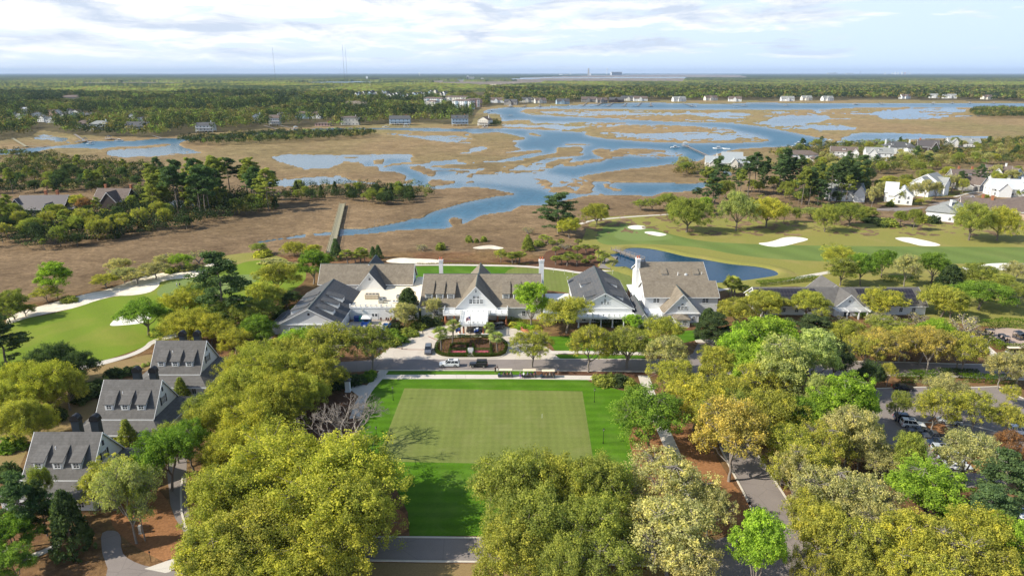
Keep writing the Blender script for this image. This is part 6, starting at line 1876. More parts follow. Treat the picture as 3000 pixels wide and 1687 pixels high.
# the far north shore
shore = [(1455,302, 'white', 'roof_brown'),(1495,308, 'greywall', 'roof_dark'),(1545,301, 'offwhite', 'roof_dark'),(1585,303, 'offwhite', 'roof_brown'),(1650,306, 'bluewall', 'roof_dark'),(1725,299, 'greywall', 'roof_brown'),
      (1765,302, 'greywall', 'roof_brown'),(1806,301, 'darkwall', 'roof_dark'),(1842,296, 'offwhite', 'roof_dark'),(1877,297, 'white', 'roof_brown'),(1992,298, 'white', 'roof_grey'),(2085,295, 'offwhite', 'roof_brown'),
      (2153,298, 'white', 'roof_brown'),(2308,297, 'white', 'roof_grey'),(2365,295, 'offwhite', 'roof_grey'),(2427,296, 'white', 'roof_grey'),(2655,290, 'white', 'roof_brown'),(2738,288, 'white', 'roof_grey'),
      (2783,289, 'white', 'roof_grey'),(2895,292, 'offwhite', 'roof_brown')]
for i, (u, v, wl, rf) in enumerate(shore):
 house('%s house on the far north shore, %s from left' % ({'white': 'white', 'greywall': 'grey', 'offwhite': 'cream', 'bluewall': 'blue', 'darkwall': 'dark brown'}[wl], ORD[i]), u, v, rh.uniform(26,42),14,7,13, rh.uniform(-15,15), wl, rf, 'x',
      [(-6,3,-4,8,7,12, 'y')], 0,(), False, 5,2, far=True, group='houses on the far north shore', side=False)
# ------------------------------------------------------------------ far towers, masts and works
def mast(label, u, v, vt, r=1.2):
 r *= .6
 p = P(u, v); h = height_at(u, v, vt)
 t_ = thing('radio_mast', label, 'mast', (p.x, p.y, 0),0, 'tall radio masts on the horizon')
 m = MB()
 n = 24
 for k in range(n):
  z0, z1 = h * k / n, h * (k + 1) / n
  m.box(p.x - r, p.y - r, z0, p.x + r, p.y + r, z1 - .5)
 m.build('lattice', MT['steel'], t_)
 g = MB()
 for a in range(3):
  g.tube((p.x, p.y, h * .9),(p.x + h * .5 * math.cos(a * 2.1), p.y + h * .5 * math.sin(a * 2.1),0),.08,3)
 g.build('guy_wire', MT['steel'], t_)
mast('left tall radio mast', 808,241,139,1.0)
mast('middle and tallest of the radio masts', 1010,239,118,1.3)
mast('right radio mast close to the tallest one', 1018,239,141,1.1)
for i, (u, v, vt) in enumerate([(1002,262,240),(1085,262,241),(1196,258,241),(1207,255,243),(1214,255,239),(1230,248,239),(1244,250,236),(1260,252,239),(1675,252,240),(1694,246,232),(1724,246,234),(1769,243,232),
        (1819,243,230),(1923,240,232),(1995,240,228)]):
 p = P(u, v); h = height_at(u, v, vt)
 m = MB(); m.cyl(p.x, p.y, 0, h, .75,6,.45)
 m.box(p.x - 2.4, p.y - .2, h * .88, p.x + 2.4, p.y + .2, h * .90)
 tag(m.build('power_pole', MT['galv']), 'pale power pole, %s from left above the far woods' % ORD[i], 'power pole', 'power poles above the far woods')
def works(name, label, cat, u, v, parts, group=None):
 """parts: (name, width px, top row, bottom offset, x offset px, material, shape)"""
 p = P(u, v)
 s = zdist(p.x, p.y) / F_PX
 t_ = thing(name, label, cat, (p.x, p.y, 0),0, group)
 for nm, wpx, vt, dx, mt, shp in parts:
  h = height_at(u, v, vt)
  x = p.x + dx * s
  m = MB()
  if shp == 'box':
   m.box(x - wpx * s / 2, p.y, 0, x + wpx * s / 2, p.y + wpx * s * .5, h)
  elif shp == 'cyl':
   m.cyl(x, p.y, 0, h, wpx * s / 2,14)
  elif shp == 'roof':
   m.prism_x([(p.y - 2, h * .86),(p.y + 30, h),(p.y + 62, h * .86)], x - wpx * s / 2, x + wpx * s / 2)
  elif shp == 'bulb':
   m.ball((x, p.y, h - wpx * s / 2), wpx * s / 2,14,8)
  m.build(nm, MT[mt], t_)
WH, GV = 'trim', 'galv'
works('office_tower', 'slim pale tower on the horizon', 'tower', 1724,222, [('shaft', 4.5,201,0, 'beigebox', 'box'),('annex', 5,215,5, WH, 'box')])
works('water_tower', 'white water tower on the horizon right of the slim tower', 'water tower', 1778,220, [('stem', 1.6,203,0, WH, 'cyl'),('tank', 4.2,200.4,0.3, WH, 'bulb')])
works('power_plant', 'long white plant building on the horizon', 'plant', 1807,221, [('hall', 32,212.4,0, WH, 'box'),('roof', 30,211,0, GV, 'box')])
works('warehouse', 'white shed left of the slim tower on the horizon', 'warehouse', 1643,222, [('hall', 10,217.5,0, WH, 'box')])
works('warehouse', 'low cream shed on the horizon beside the white shed', 'warehouse', 1658,222, [('hall', 10,218.5,0, 'beigebox', 'box')])
works('silo', 'small white silo on the horizon', 'silo', 1671,222, [('shaft', 2.5,213.5,0, WH, 'cyl')])
works('water_tower', 'white water tower above the left half of the horizon', 'water tower', 1229,224, [('stem', 1.2,216,0, WH, 'cyl'),('tank', 4.0,213.6,0, WH, 'bulb')])
works('warehouse', 'grey and white works by the far river', 'warehouse', 1378,234, [('hall', 22,225.5,0, GV, 'box'),('tower', 4,222.5,-8, WH, 'box')])
works('warehouse', 'small white domed store by the far river', 'warehouse', 1413,234, [('hall', 8,229.5,0, WH, 'box')])
works('grain_works', 'dark blue works by the left river on the horizon', 'works', 1085,235, [('hall', 26,229,12, 'steel', 'box'),('tower', 5,224,-10, WH, 'box')])
works('tank_farm', 'row of white tanks on the right horizon', 'tanks', 2615,219.5, [('tank', 4,212.5,-22, WH, 'cyl'),('tank', 5,213.5,0, WH, 'cyl'),('tank', 5,212,8, WH, 'cyl'),('tank', 5,213.5,16, WH, 'cyl'),('tank', 5,211,28, WH, 'cyl'),('tank', 4,212,36, 'pinkwall', 'cyl'),('stack', 1.2,208.5,44, 'beigebox', 'cyl'),('tank', 3,213,50, WH, 'cyl')])
works('harbour_works', 'grey cranes and sheds on the right horizon', 'works', 2440,219, [('hall', 26,213.8,0, GV, 'box'),('tower', 3,211.5,6, GV, 'box'),('hall', 20,214.5,50, GV, 'box'),('mast', 1,209.5,80, 'steel', 'cyl')])
for i, (u, v, w, vt, lab) in enumerate([(1475,252,150,248, 'long white roofed warehouse beyond the middle wood'),(1800,247,120,242, 'long cream warehouse right of centre beyond the wood'),(1862,244,90,240.5, 'long cream warehouse end behind another'),
      (1805,253,28,248, 'small white warehouse beyond the north wood'),(1880,252,26,248, 'pair of small white sheds beyond the north wood'),(1708,252,24,248.5, 'small cream shed beyond the north wood'),
      (2950,238,110,235, 'long pale warehouse at the right horizon'),(2082,244,12,240.5, 'tiny white roof in the right wood'),(2106,243,6,240, 'tiny white hut in the right wood')]):
 works('warehouse', lab, 'warehouse', u, v, [('hall', w, vt + 1.2,0, 'offwhite', 'box'),('roof', w * 1.01, vt, 0, 'membrane', 'roof')])
# ------------------------------------------------------------------ boardwalk, docks, boats
def dock(label, a, b, width=1.8, z=1.2, head=None, shelter=False, name='dock', mat='wood_grey', step=9.0, group=None, rail=False):
 p, q = P(*a), P(*b)
 d = (q - p); L = d.length; d /= L
 n = Vector((-d.y, d.x, 0))
 t_ = thing(name, label, 'dock' if name == 'dock' else 'boardwalk', (p.x, p.y, 0),0, group)
 m = MB()
 pl = max(1, int(L / 1.2))
 for i in range(pl):       # planks in short runs
  s0, s1 = L * i / pl + .015, L * (i + 1) / pl - .015
  c = [p + d * s0 - n * width / 2, p + d * s1 - n * width / 2, p + d * s1 + n * width / 2, p + d * s0 + n * width / 2]
  slab(m, [(v.x, v.y, z) for v in c], .14)
 m.build('walkway', MT[mat], t_)
 k = max(2, min(40, int(L / step)))
 for i in range(k + 1):
  for sg in (-1,1):
   c = p + d * (L * i / k) + n * sg * (width / 2 + .08)
   pm = MB(); pm.cyl(c.x, c.y, -1.2, z + (1.0 if rail else .25),.13,6); pm.build('piling', MT[mat], t_)
 if rail:
  for sg in (-1,1):
   r = MB()
   a_, b_ = p + n * sg * (width / 2 + .05), q + n * sg * (width / 2 + .05)
   for zz in (z + .5, z + .98):
    r.tube((a_.x, a_.y, zz),(b_.x, b_.y, zz),.05,4)
   r.build('handrail', MT[mat], t_)
 if head:
  w, dep = head
  m = MB(rotmap(q.x, q.y, math.atan2(d.y, d.x) - math.pi / 2))
  m.box(-w / 2,.02, z - .3, w / 2, dep, z + .02)
  m.build('pier_head', MT[mat], t_)
  if shelter:
   r = MB(rotmap(q.x, q.y, math.atan2(d.y, d.x) - math.pi / 2))
   r.loft([[(-2.6, dep / 2 - 2.6, z + 2.6),(2.6, dep / 2 - 2.6, z + 2.6),(2.6, dep / 2 + 2.6, z + 2.6),(-2.6, dep / 2 + 2.6, z + 2.6)],
     [(-.1, dep / 2 - .1, z + 3.9),(.1, dep / 2 - .1, z + 3.9),(.1, dep / 2 + .1, z + 3.9),(-.1, dep / 2 + .1, z + 3.9)]])
   r.build('shelter_roof', MT['metal_grey'] if shelter != 'dark' else MT['roof_dark'], t_)
   for sx in (-2.2,2.2):
    for sy in (-2.2,2.2):
     o = MB(rotmap(q.x, q.y, math.atan2(d.y, d.x) - math.pi / 2)); o.box(sx - .1, dep / 2 + sy - .1, z + .02, sx + .1, dep / 2 + sy + .1, z + 2.6); o.build('post', MT['trim'], t_)
 return t_
dock('long weathered boardwalk crossing the marsh behind the clubhouse', (968,748),(1004,603),3.0,1.3, name='boardwalk', mat='wood', step=7, rail=True)
dock('wooden footbridge over the narrow end of the pond', (1797,736),(1882,766),2.2,.9, name='footbridge', mat='wood_grey', step=3, rail=True)
dock('wooden deck ramp beside the pond', (1770,790),(1792,755),4.5,.55, name='footbridge', mat='wood_grey', step=4)
dock('long dock with white roofed shelter by the far right creek', (2078,462),(2010,431),2.0,1.4,(7,7), True, step=6)
GD = 'docks on the left channel'
dock('green decked dock at the far left', (37,408),(76,432),2.6,1.2,(18,3), mat='wood', group=GD)
dock('dock with roofed boat house on the left channel', (219,396),(249,416),2.6,1.2,(16,6), 'dark', group=GD)
dock('short dock head with boat lift on the left channel', (345,410),(330,410),4,1.2,(10,8), 'dark', group=GD)
dock('white dock pointing right on the left channel', (448,400),(475,408),2.0,1.2,(10,4), group=GD)
dock('floating dock in the left channel', (104,433),(146,429),3.0,.6, group=GD)
dock('left of two long pale docks by the narrow white houses', (774,370),(820,384),2.0,1.2,(8,4), group=GD)
dock('right of two long pale docks by the narrow white houses', (821,370),(865,380),2.0,1.2,(10,5), True, group=GD)
dock('low pale dock beside the tree island', (730,384),(790,385),2.4,1.0, group=GD)
dock('thin dock near the middle of the left channel', (500,408),(532,407),2.0,.8, group=GD)
dock('dock before the blue grey porch house', (1125,372),(1185,372),2.4,1.0,(8,4), True, group=GD)
dock('dock at the peninsula tip', (1350,374),(1400,376),3.0,1.0, group=GD)
dock('long trestle dock right of the peninsula', (1370,338),(1492,341),2.0,2.0,(8,6), step=12, group=GD)
GN = 'docks along the far north shore'
for i, (u, v, u2, v2, sh) in enumerate([(1719,302,1708,311,0),(1764,302,1750,310, 'dark'),(1798,302,1782,312, 'dark'),(1836,302,1828,312,0),(1880,301,1868,312,0),(1906,302,1906,312, 'dark'),(2000,303,2028,313, 'dark'),
          (2200,305,2300,311, 'dark'),(2110,303,2180,312, 'dark'),(2500,303,2510,307, 'dark'),(2575,302,2585,306, 'dark'),(2730,301,2735,305, True),(2790,300,2790,304, 'dark'),(2840,300,2842,304, 'dark'),
          (2910,300,2912,304,0),(1580,309,1582,313, 'dark'),(1540,310,1535,314,0),(1500,310,1495,314, True)]):
 dock('small dock on the far north shore, %s in the row' % ORD[i], (u, v),(u2, v2),2.6,1.4,(13,9), sh, step=22, group=GN)
for i, (u, v, sx) in enumerate([(2320,442,0),(2430,422,0),(2325,440,0)][:2]):
 dock(('white roofed boat shelter left in the far right creek', 'white roofed boat shelter right in the far right creek')[i], (u - 18, v + 2),(u - 4, v),2.4,1.2,(9,8), True)
pp = [(1098,655),(1107,652),(1115,650),(1122,648),(1098,668),(1081,683)]
for i, (u, v) in enumerate(pp):
 p = P(u, v); m = MB(); m.cyl(p.x, p.y, -1,1.6,.13,7,.1)
 tag(m.build('piling', MT['wood_grey']), 'old wooden piling standing in the creek, %s of a broken row' % ORD[i], 'piling', 'old pilings in the creek by the boardwalk')
def boat(label, u, v, L=8, rz=0, hull='trim', cabin=True, group='boats moored at docks'):
 p = P(u, v, -.3)
 t_ = thing('boat', label, 'boat', (p.x, p.y, -.35), R(rz), group)
 xf = rotmap(p.x, p.y, R(rz))
 m = MB(xf)
 rings = []
 for x, w, zb, zt in ((-.5,.16,-.25,.75),(-.3,.17,-.28,.75),(.1,.165,-.25,.85),(.35,.10,-.1,1.0),(.5,.01,.35,1.15)):
  rings.append([(x * L, -w * L, zt),(x * L, -w * L * .75, zb),(x * L, w * L * .75, zb),(x * L, w * L, zt)])
 m.loft(rings); m.build('hull', MT[hull], t_)
 if cabin:
  c = MB(xf); c.loft([[(-.12 * L, -.1 * L, .8),(.16 * L, -.09 * L, .8),(.16 * L, .09 * L, .8),(-.12 * L, .1 * L, .8)], [(-.1 * L, -.085 * L, 1.7),(.08 * L, -.075 * L, 1.7),(.08 * L, .075 * L, 1.7),(-.1 * L, .085 * L, 1.7)]])
  c.build('cabin', MT['carglass'], t_)
  r = MB(xf); r.box(-.16 * L, -.12 * L, 2.2,.14 * L, .12 * L, 2.32)
  for sx in (-.13,.1):
   for sy in (-.1,.1):
    r.box(sx * L - .03, sy * L - .03,.8, sx * L + .03, sy * L + .03,2.2)
  r.build('hardtop', MT['trim'], t_)
 e = MB(xf); e.box(-.54 * L, -.25,.0,-.5 * L, .25,1.1); e.build('outboard', MT['black'], t_)
for i, (u, v, L, rz, cab, lab) in enumerate([
 (1978,434,10,5, True, 'white cabin boat left of the long dock shelter'),(2104,437,11,170, True, 'white cabin boat right of the long dock'),(2128,438,8,160, False, 'open white boat beside the right cabin boat'),
 (2340,423,11,200, True, 'white motor boat by the far right shelter'),(2352,425,8,210, False, 'small open boat by the far right shelter'),(20,443,8,5, False, 'small boat at the far left dock'),
 (265,424,9,0, True, 'boat beside the roofed boat house'),(350,414,10,0, True, 'white boat on the lift in the left channel'),(862,382,8,30, True, 'white boat at the right long pale dock'),
 (1130,374,10,0, True, 'white cabin boat before the blue grey porch house'),(1190,373,9,0, False, 'open boat at the porch house dock'),(1420,375,9,10, True, 'boat at the tip of the peninsula'),
 (1495,313,13,10, True, 'white boat at the left end of the north shore'),(1615,312,12,100, True, 'white sail boat hull among the north docks'),(1672,311,12,70, True, 'upright white boat on a lift, north shore'),
 (1735,313,11,0, False, 'low white boat between two north docks'),(1855,313,12,0, True, 'white boat beside a north shore dock head'),(2038,313,12,80, True, 'white boat on a lift at the right north shore'),(1770,312,10,0, True, 'small cabin boat at the middle north docks'),
 (1910,312,10,60, True, 'boat leaning at the dark roofed north dock'),(1440,326,10,0, True, 'boat moored near the apartments'),(1430,331,9,20, False, 'open boat moored near the apartments'),(2505,306,12,10, True, 'white boat at a right hand north dock'),
 (2155,315,10,0, False, 'white boat lying off the right north shore')]):
 boat(lab, u, v, L, rz, cabin=cab)
# ------------------------------------------------------------------ vehicles
PAINT = {}
def paint(c):
 if c not in PAINT:
  PAINT[c] = plain('car_paint', c, 0.28,0.04,0.5,0.0, spec=0.5, coat=0.6)
 return PAINT[c]
def ring(x, hw, zb, zt, r=.18, hwt=None):
 hwt = hw if hwt is None else hwt
 return [(x, -hw + .06, zb),(x, hw - .06, zb),(x, hw, zb + r),(x, hw, zt - r),(x, hwt - r * .8, zt),(x, -hwt + r * .8, zt),(x, -hw, zt - r),(x, -hw, zb + r)]
def car(label, x, y, rz, col, style='suv', L=4.9, cat='car', group='parked cars', name='parked_car'):
 rz = R(rz)
 t_ = thing(name, label, cat, (x, y, .02), rz, group)
 c, s = math.cos(rz), math.sin(rz)
 xf = lambda a, b, z: (x + a * c - b * s, y + a * s + b * c, z + .02)
 W_ = .98 if style in ('suv', 'jeep', 'pickup') else .92
 h = {'suv': 1.85, 'jeep': 1.88, 'sedan': 1.42, 'pickup': 1.9}[style]
 bel = {'suv': 1.12, 'jeep': 1.15, 'sedan': .92, 'pickup': 1.15}[style]
 hood = bel * .95
 body = MB(xf)
 st = [(-.5, W_ * .9,.42, bel * .92),(-.485, W_ * .97,.32, bel),(-.2, W_, .28, bel + .02),(.12, W_, .28, bel + .02),(.22, W_ * .99,.28, hood + .02),(.42, W_ * .95,.3, hood * .93),(.485, W_ * .9,.34, hood * .84),(.5, W_ * .82,.42, hood * .74)]
 if style == 'jeep':
  st = [(-.49, W_ * .9,.5, bel),(-.2, W_ * .9,.45, bel),(.1, W_ * .9,.45, bel),(.12, W_ * .75,.45, bel - .02),(.47, W_ * .62,.5, bel - .06),(.48, W_ * .6,.55, bel - .1)]
 body.loft([ring(a * L, w, zb, zt, .12) for a, w, zb, zt in st])
 if style == 'jeep':
  for a in (.31,-.3):
   for sg in (-1,1):
    body.box(a * L - .52, sg * .94 - .18,.82, a * L + .52, sg * .94 + .18,.92)
  body.box(.485 * L, -.85,.45,.5 * L + .08,.85,.65); body.box(-.5 * L - .05,-.8,.45,-.49 * L, .8,.62)
 B_ = body.build('body', paint(col), t_)
 spans = {'suv': (-.47,-.43,.06,.20), 'jeep': (-.46,-.46,.08,.12), 'sedan': (-.38,-.2,.06,.24), 'pickup': (-.08,-.06,.13,.24)}[style]
 a0, a1, a2, a3 = [q * L for q in spans]
 wt = W_ * (.86 if style == 'jeep' else .78)
 g = MB(xf)
 g.loft([[(a0,-W_ * .93, bel),(a3,-W_ * .93, bel),(a3, W_ * .93, bel),(a0, W_ * .93, bel)], [(a1,-wt, h - .06),(a2,-wt, h - .06),(a2, wt, h - .06),(a1, wt, h - .06)]])
 g.build('glass', MT['carglass'], t_)
 r = MB(xf)
 r.loft([[(a1 - .05,-wt - .01, h - .09),(a2 + .05,-wt - .01, h - .09),(a2 + .05, wt + .01, h - .09),(a1 - .05, wt + .01, h - .09)],
   [(a1 + .05,-wt + .1, h),(a2 - .08,-wt + .1, h),(a2 - .08, wt - .1, h),(a1 + .05, wt - .1, h)]])
 # pillars
 n = {'suv': (0,.33,.62,1), 'jeep': (0,.5,1), 'sedan': (0,.45,1), 'pickup': (0,.5,1)}[style]
 for f in n:
  for sg in (-1,1):
   p0 = (a0 + (a3 - a0) * f, sg * W_ * .935, bel - .02)
   p1 = (a1 + (a2 - a1) * f, sg * (wt + .005), h - .07)
   r.tube(p0, p1,.05,4)
 R_ = r.build('roof', paint(col) if style != 'jeep' else MT['black'], t_)
 if 'sunroof' in label or style == 'sedan':
  q = MB(xf); q.box((a1 + a2) / 2 - .1,-wt * .62, h - .01, a2 - .2, wt * .62, h + .012); q.build('sunroof', MT['carglass'], R_)
 if style == 'pickup':
  q = MB(xf); q.box(-.46 * L, -W_ * .8, bel + .02,-.12 * L, W_ * .8, bel + .06); q.build('bed_cover', MT['black'], t_)
 wr = .40 if style in ('suv', 'pickup') else .42 if style == 'jeep' else .33
 for a in (.31,-.29):
  for sg in (-1,1):
   w = MB(xf); w.wheel(a * L, sg * (W_ - .10), wr, wr, .24); wo = w.build('wheel', MT['rubber'], t_)
   w = MB(xf); w.wheel(a * L, sg * (W_ - .09), wr, wr * .62,.25,10); w.build('rim', MT['chrome'], wo)
 for sg in (-1,1):
  q = MB(xf); q.box(.468 * L, sg * W_ * .66 - .2, hood * .68,.497 * L, sg * W_ * .66 + .2, hood * .82); q.build('headlight', MT['chrome'], t_)
  q = MB(xf); q.box(-.502 * L, sg * W_ * .8 - .12, bel * .65,-.485 * L, sg * W_ * .8 + .12, bel * .95); q.build('tail_light', MT['taillight'], t_)
  q = MB(xf); q.cbox((a3 - .1, sg * (W_ + .1), bel + .08),(.16,.18,.14)); q.build('mirror', paint(col), t_)
 return t_
MT['taillight'] = plain('red_lens', (.45,.02,.015),.3)
WHT, BLK, GRY, NVY, SLV, DGR = (.80,.80,.79),(.012,.013,.016),(.115,.125,.145),(.02,.035,.075),(.48,.50,.52),(.05,.052,.06)
def at(u, v): return P(u, v).x, P(u, v).y
car('white sport utility car with sunroof parked on the clubhouse road', *at(1317,1072),180, WHT, 'suv', 5.3)
car('black open sided off road car parked behind the white one', *at(1402,1073.5),180, BLK, 'jeep', 4.7)
car('grey car standing on the left arm of the drive', *at(1255,1031),-86, GRY, 'suv', 4.9)
car('black car under the entrance canopy', -10.9,188.6,180, BLK, 'suv', 5.2)
car('dark car behind the right porch columns', -4.6,191.5,205, DGR, 'suv', 4.8)
TCAR = [(660,380,-12, WHT, 'suv', 'white car with sunroof high in the car park'),(540,285,-12, NVY, 'suv', 'dark blue car at the top of the car park'),(770,490,168, DGR, 'sedan', 'dark car below the white one in the car park'),
  (1040,600,168, DGR, 'pickup', 'dark pickup truck in the car park'),(1120,700,168, NVY, 'sedan', 'blue black car beside the pickup'),(1200,830,-12, SLV, 'suv', 'silver car with sunroof in the car park'),
  (1330,990,-12, SLV, 'sedan', 'grey car half under the oak in the car park'),(1440,1100,-12, WHT, 'sedan', 'white low car with black roof at the front of the car park'),(1290,320,165, SLV, 'suv', 'grey car behind the trunk in the car park'),
  (2450,250,-15, DGR, 'suv', 'dark car at the right edge of the car park'),(2480,330,-15, NVY, 'sedan', 'second dark car at the right edge of the car park'),(1600,680,150, WHT, 'suv', 'white car seen through the tan oak'),
  (2520,500,-15, WHT, 'suv', 'white car at the far right under a rusty tree'),(60,900,-20, NVY, 'suv', 'dark blue car left in the car park under bare branches'),(230,960,-20, SLV, 'sedan', 'silver car left in the car park under branches'),
  (100,1060,-20, DGR, 'suv', 'dark car behind trunks at the left of the car park'),(2280,900,-20, SLV, 'sedan', 'pale car by the dark pine in the car park')]
for x, y, rz, colr, stl, lab in TCAR:
 (u, v), = px('T2', [(x, y + 30)])
 car(lab, *at(u, v), rz, colr, stl, 4.8)
(u, v), = px('S8', [(750,985)]); car('black car at the top left of the car park', *at(u, v),-10, BLK, 'sedan', 4.7)
(u, v), = px('S5', [(1440,620)]); car('dark car peeping out left of the lime tree', *at(u, v),-10, DGR, 'sedan', 4.7)
(u, v), = px('S5', [(2480,850)]); car('pale car far right below the pines', *at(u, v),-30, SLV, 'suv', 4.7)
(u, v), = px('S5', [(2540,960)]); car('second pale car far right below the pines', *at(u, v),-30, WHT, 'suv', 4.7)
(u, v), = px('T6', [(1460,895)]); car('white car parked on the house street', *at(u, v),60, WHT, 'sedan', 4.7)
def golf_cart(label, x, y, rz, seats=3, roofm='cartroof', bodyc=(.03,.04,.06), group='golf carts'):
 rz = R(rz)
 t_ = thing('golf_cart', label, 'golf cart', (x, y, .03), rz, group)
 c, s = math.cos(rz), math.sin(rz)
 xf = lambda a, b, z: (x + a * c - b * s, y + a * s + b * c, z + .03)
 L = 1.3 + seats * .82
 m = MB(xf)
 m.loft([ring(-L / 2,.5,.3,.75,.08), ring(-L / 2 + .2,.58,.25,.8,.08), ring(-L / 2 + .5,.6,.22,.42,.06), ring(L / 2 - .85,.6,.22,.36,.05), ring(L / 2 - .6,.58,.25,.85,.08), ring(L / 2 - .15,.5,.28,.78,.1), ring(L / 2,.42,.34,.6,.08)])
 m.build('body', paint(bodyc), t_)
 for k in range(seats):
  a = -L / 2 + .55 + k * .82
  q = MB(xf); q.box(a - .28,-.55,.3, a + .28,.55,.72); q.box(a - .34,-.56,.72, a - .24,.56,1.12); q.build('seat', MT['cartseat'], t_)
 r = MB(xf)
 r.loft([[(-L / 2 + .02,-.6,1.92),(L / 2 - .45,-.6,1.92),(L / 2 - .45,.6,1.92),(-L / 2 + .02,.6,1.92)], [(-L / 2 + .12,-.5,2.02),(L / 2 - .55,-.5,2.02),(L / 2 - .55,.5,2.02),(-L / 2 + .12,.5,2.02)]])
 r.build('roof', MT[roofm], t_)
 for a in (-L / 2 + .15, L / 2 - .6):
  for sg in (-1,1):
   q = MB(xf); q.box(a - .03, sg * .54 - .03,.6, a + .03, sg * .54 + .03,1.92); q.build('roof_post', MT['black'], t_)
 w = MB(xf); w.box(L / 2 - .62,-.5,.9, L / 2 - .6,.5,1.8); w.build('windscreen', MT['carglass'], t_)
 for a in (-L / 2 + .4, L / 2 - .35):
  for sg in (-1,1):
   q = MB(xf); q.wheel(a, sg * .52,.24,.24,.18,12); wo = q.build('wheel', MT['rubber'], t_)
   q = MB(xf); q.wheel(a, sg * .53,.24,.13,.19,8); q.build('rim', MT['chrome'], wo)
 return t_, L, xf
MT['cartroof'] = plain('cream_cart_roof', (.80,.68,.50),.5,.05)
MT['cartdark'] = plain('dark_cart_roof', (.03,.035,.045),.4,.05)
MT['cartseat'] = plain('cart_seat', (.12,.09,.06),.6)
# ------------------------------------------------------------------ people
CLOTH = {}
def cloth(c, nm='cloth'):
 if (nm, c) not in CLOTH:
  CLOTH[(nm, c)] = plain(nm, c, .85,.1,6.0)
 return CLOTH[(nm, c)]
def skin_mesh(nm, verts, edges, radii):
 me = bpy.data.meshes.new(nm)
 me.from_pydata(verts, edges, [])
 o = bpy.data.objects.new(nm, me)
 COL.objects.link(o)
 sk = o.modifiers.new('skin', 'SKIN')
 sk.use_smooth_shade = True
 ss = o.modifiers.new('sub', 'SUBSURF'); ss.levels = 1; ss.render_levels = 1
 for i, r in enumerate(radii):
  d = me.skin_vertices[0].data[i]
  d.radius = (r if hasattr(r, '__len__') else (r, r))
  d.use_root = (i == 0)
 dg = bpy.context.evaluated_depsgraph_get()
 out = bpy.data.meshes.new_from_object(o.evaluated_get(dg))
 bpy.data.objects.remove(o)
 bpy.data.meshes.remove(me)
 out.materials.clear()
 return out
def figure_meshes(pose):
 hip_z = .92 if pose != 'sit' else .50
 if pose == 'sit':
  kn, an, ft = (.46,.12,.52),(.46,.12,.10),(.60,.13,.05)
  sh, el, ha = (.02,.19,1.02),(.16,.24,.76),(.38,.12,.66)
  ch, nk, hd = (.0,0,.92),(.02,0,1.10),(.04,0,1.26)
  hp = (0,.10,.50)
 elif pose == 'walk':
  kn, an, ft = (.12,.10,.50),(.02,.10,.10),(.15,.11,.04)
  sh, el, ha = (.0,.20,1.42),(-.08,.27,1.14),(.08,.26,.90)
  ch, nk, hd = (.0,0,1.30),(.01,0,1.50),(.03,0,1.66)
  hp = (0,.09,.90)
 else:
  kn, an, ft = (.02,.11,.50),(.0,.12,.09),(.14,.14,.04)
  sh, el, ha = (.0,.20,1.42),(.02,.26,1.14),(.14,.22,.92)
  ch, nk, hd = (.0,0,1.30),(.01,0,1.50),(.03,0,1.66)
  hp = (0,.09,.90)
 mir = lambda p: (p[0], -p[1], p[2])
 V = [(0,0, hip_z), ch, nk, hd, (hd[0] + .01,0, hd[2] + .10)]
 Rr = [(.14,.10),(.16,.11),.055,(.095,.085),.07]
 E_ = [(0,1),(1,2),(2,3),(3,4)]
 for f in ((lambda p: p), mir):
  leg = [hp, kn, an, ft]
  if pose == 'walk' and f is mir:
   leg = [hp, (.10,.10,.52),(-.16,.10,.14),(-.04,.11,.05)]
  b = len(V)
  V += [f(p) for p in leg]
  Rr += [.10,.07,.045,.045]
  E_ += [(0, b),(b, b + 1),(b + 1, b + 2),(b + 2, b + 3)]
  b = len(V)
  V += [f(sh), f(el), f(ha)]
  Rr += [.06,.045,.036]
  E_ += [(1, b),(b, b + 1),(b + 1, b + 2)]
  h = Vector(f(ha))
  for k, (dx, dy, dz) in enumerate(((.085,-.02,-.03),(.095,-.005,-.035),(.09,.012,-.035),(.075,.028,-.03))):
   V.append((h.x + dx, h.y + dy, h.z + dz)); Rr.append(.010); E_.append((b + 2, len(V) - 1))
  V.append((h.x + .05, h.y - (.05 if f(ha)[1] > 0 else -.05), h.z - .005)); Rr.append(.011); E_.append((b + 2, len(V) - 1))
 body = skin_mesh('body', V, E_, Rr)
 top = skin_mesh('shirt', [(0,0, hip_z - .02), ch, (ch[0], 0,(ch[2] + nk[2]) / 2 + .03), sh, tuple((Vector(sh) + Vector(el)) / 2), mir(sh), mir(tuple((Vector(sh) + Vector(el)) / 2))],
     [(0,1),(1,2),(1,3),(3,4),(1,5),(5,6)], [(.17,.13),(.19,.14),.10,.085,.075,.085,.075])
 leg_r = [hp, (.10,.10,.52) if pose == 'walk' else kn, (-.13,.10,.20) if pose == 'walk' else tuple(Vector(kn) * .25 + Vector(an) * .75)]
 leg_l = [hp, kn, tuple(Vector(kn) * .25 + Vector(an) * .75)]
 bot = skin_mesh('trousers', [(0,0, hip_z + .03)] + leg_l + [mir(p) for p in leg_r], [(0,1),(1,2),(2,3),(0,4),(4,5),(5,6)], [(.165,.13),.12,.09,.07,.12,.09,.07])
 hair = MB()
 hair.ball((hd[0] - .015,0, hd[2] + .045),(.115,.10,.10),10,6)
 # a face: nose, eyes and mouth in front, ears at the sides
 face = MB()
 face.ball((hd[0] + .10,0, hd[2] - .01),(.02,.014,.022),6,4)
 for sg in (-1,1):
  face.ball((hd[0] + .005, sg * .088, hd[2] - .005),(.018,.012,.03),6,4)
 eyes = MB()
 for sg in (-1,1):
  eyes.ball((hd[0] + .088, sg * .034, hd[2] + .02),(.012,.014,.010),6,4)
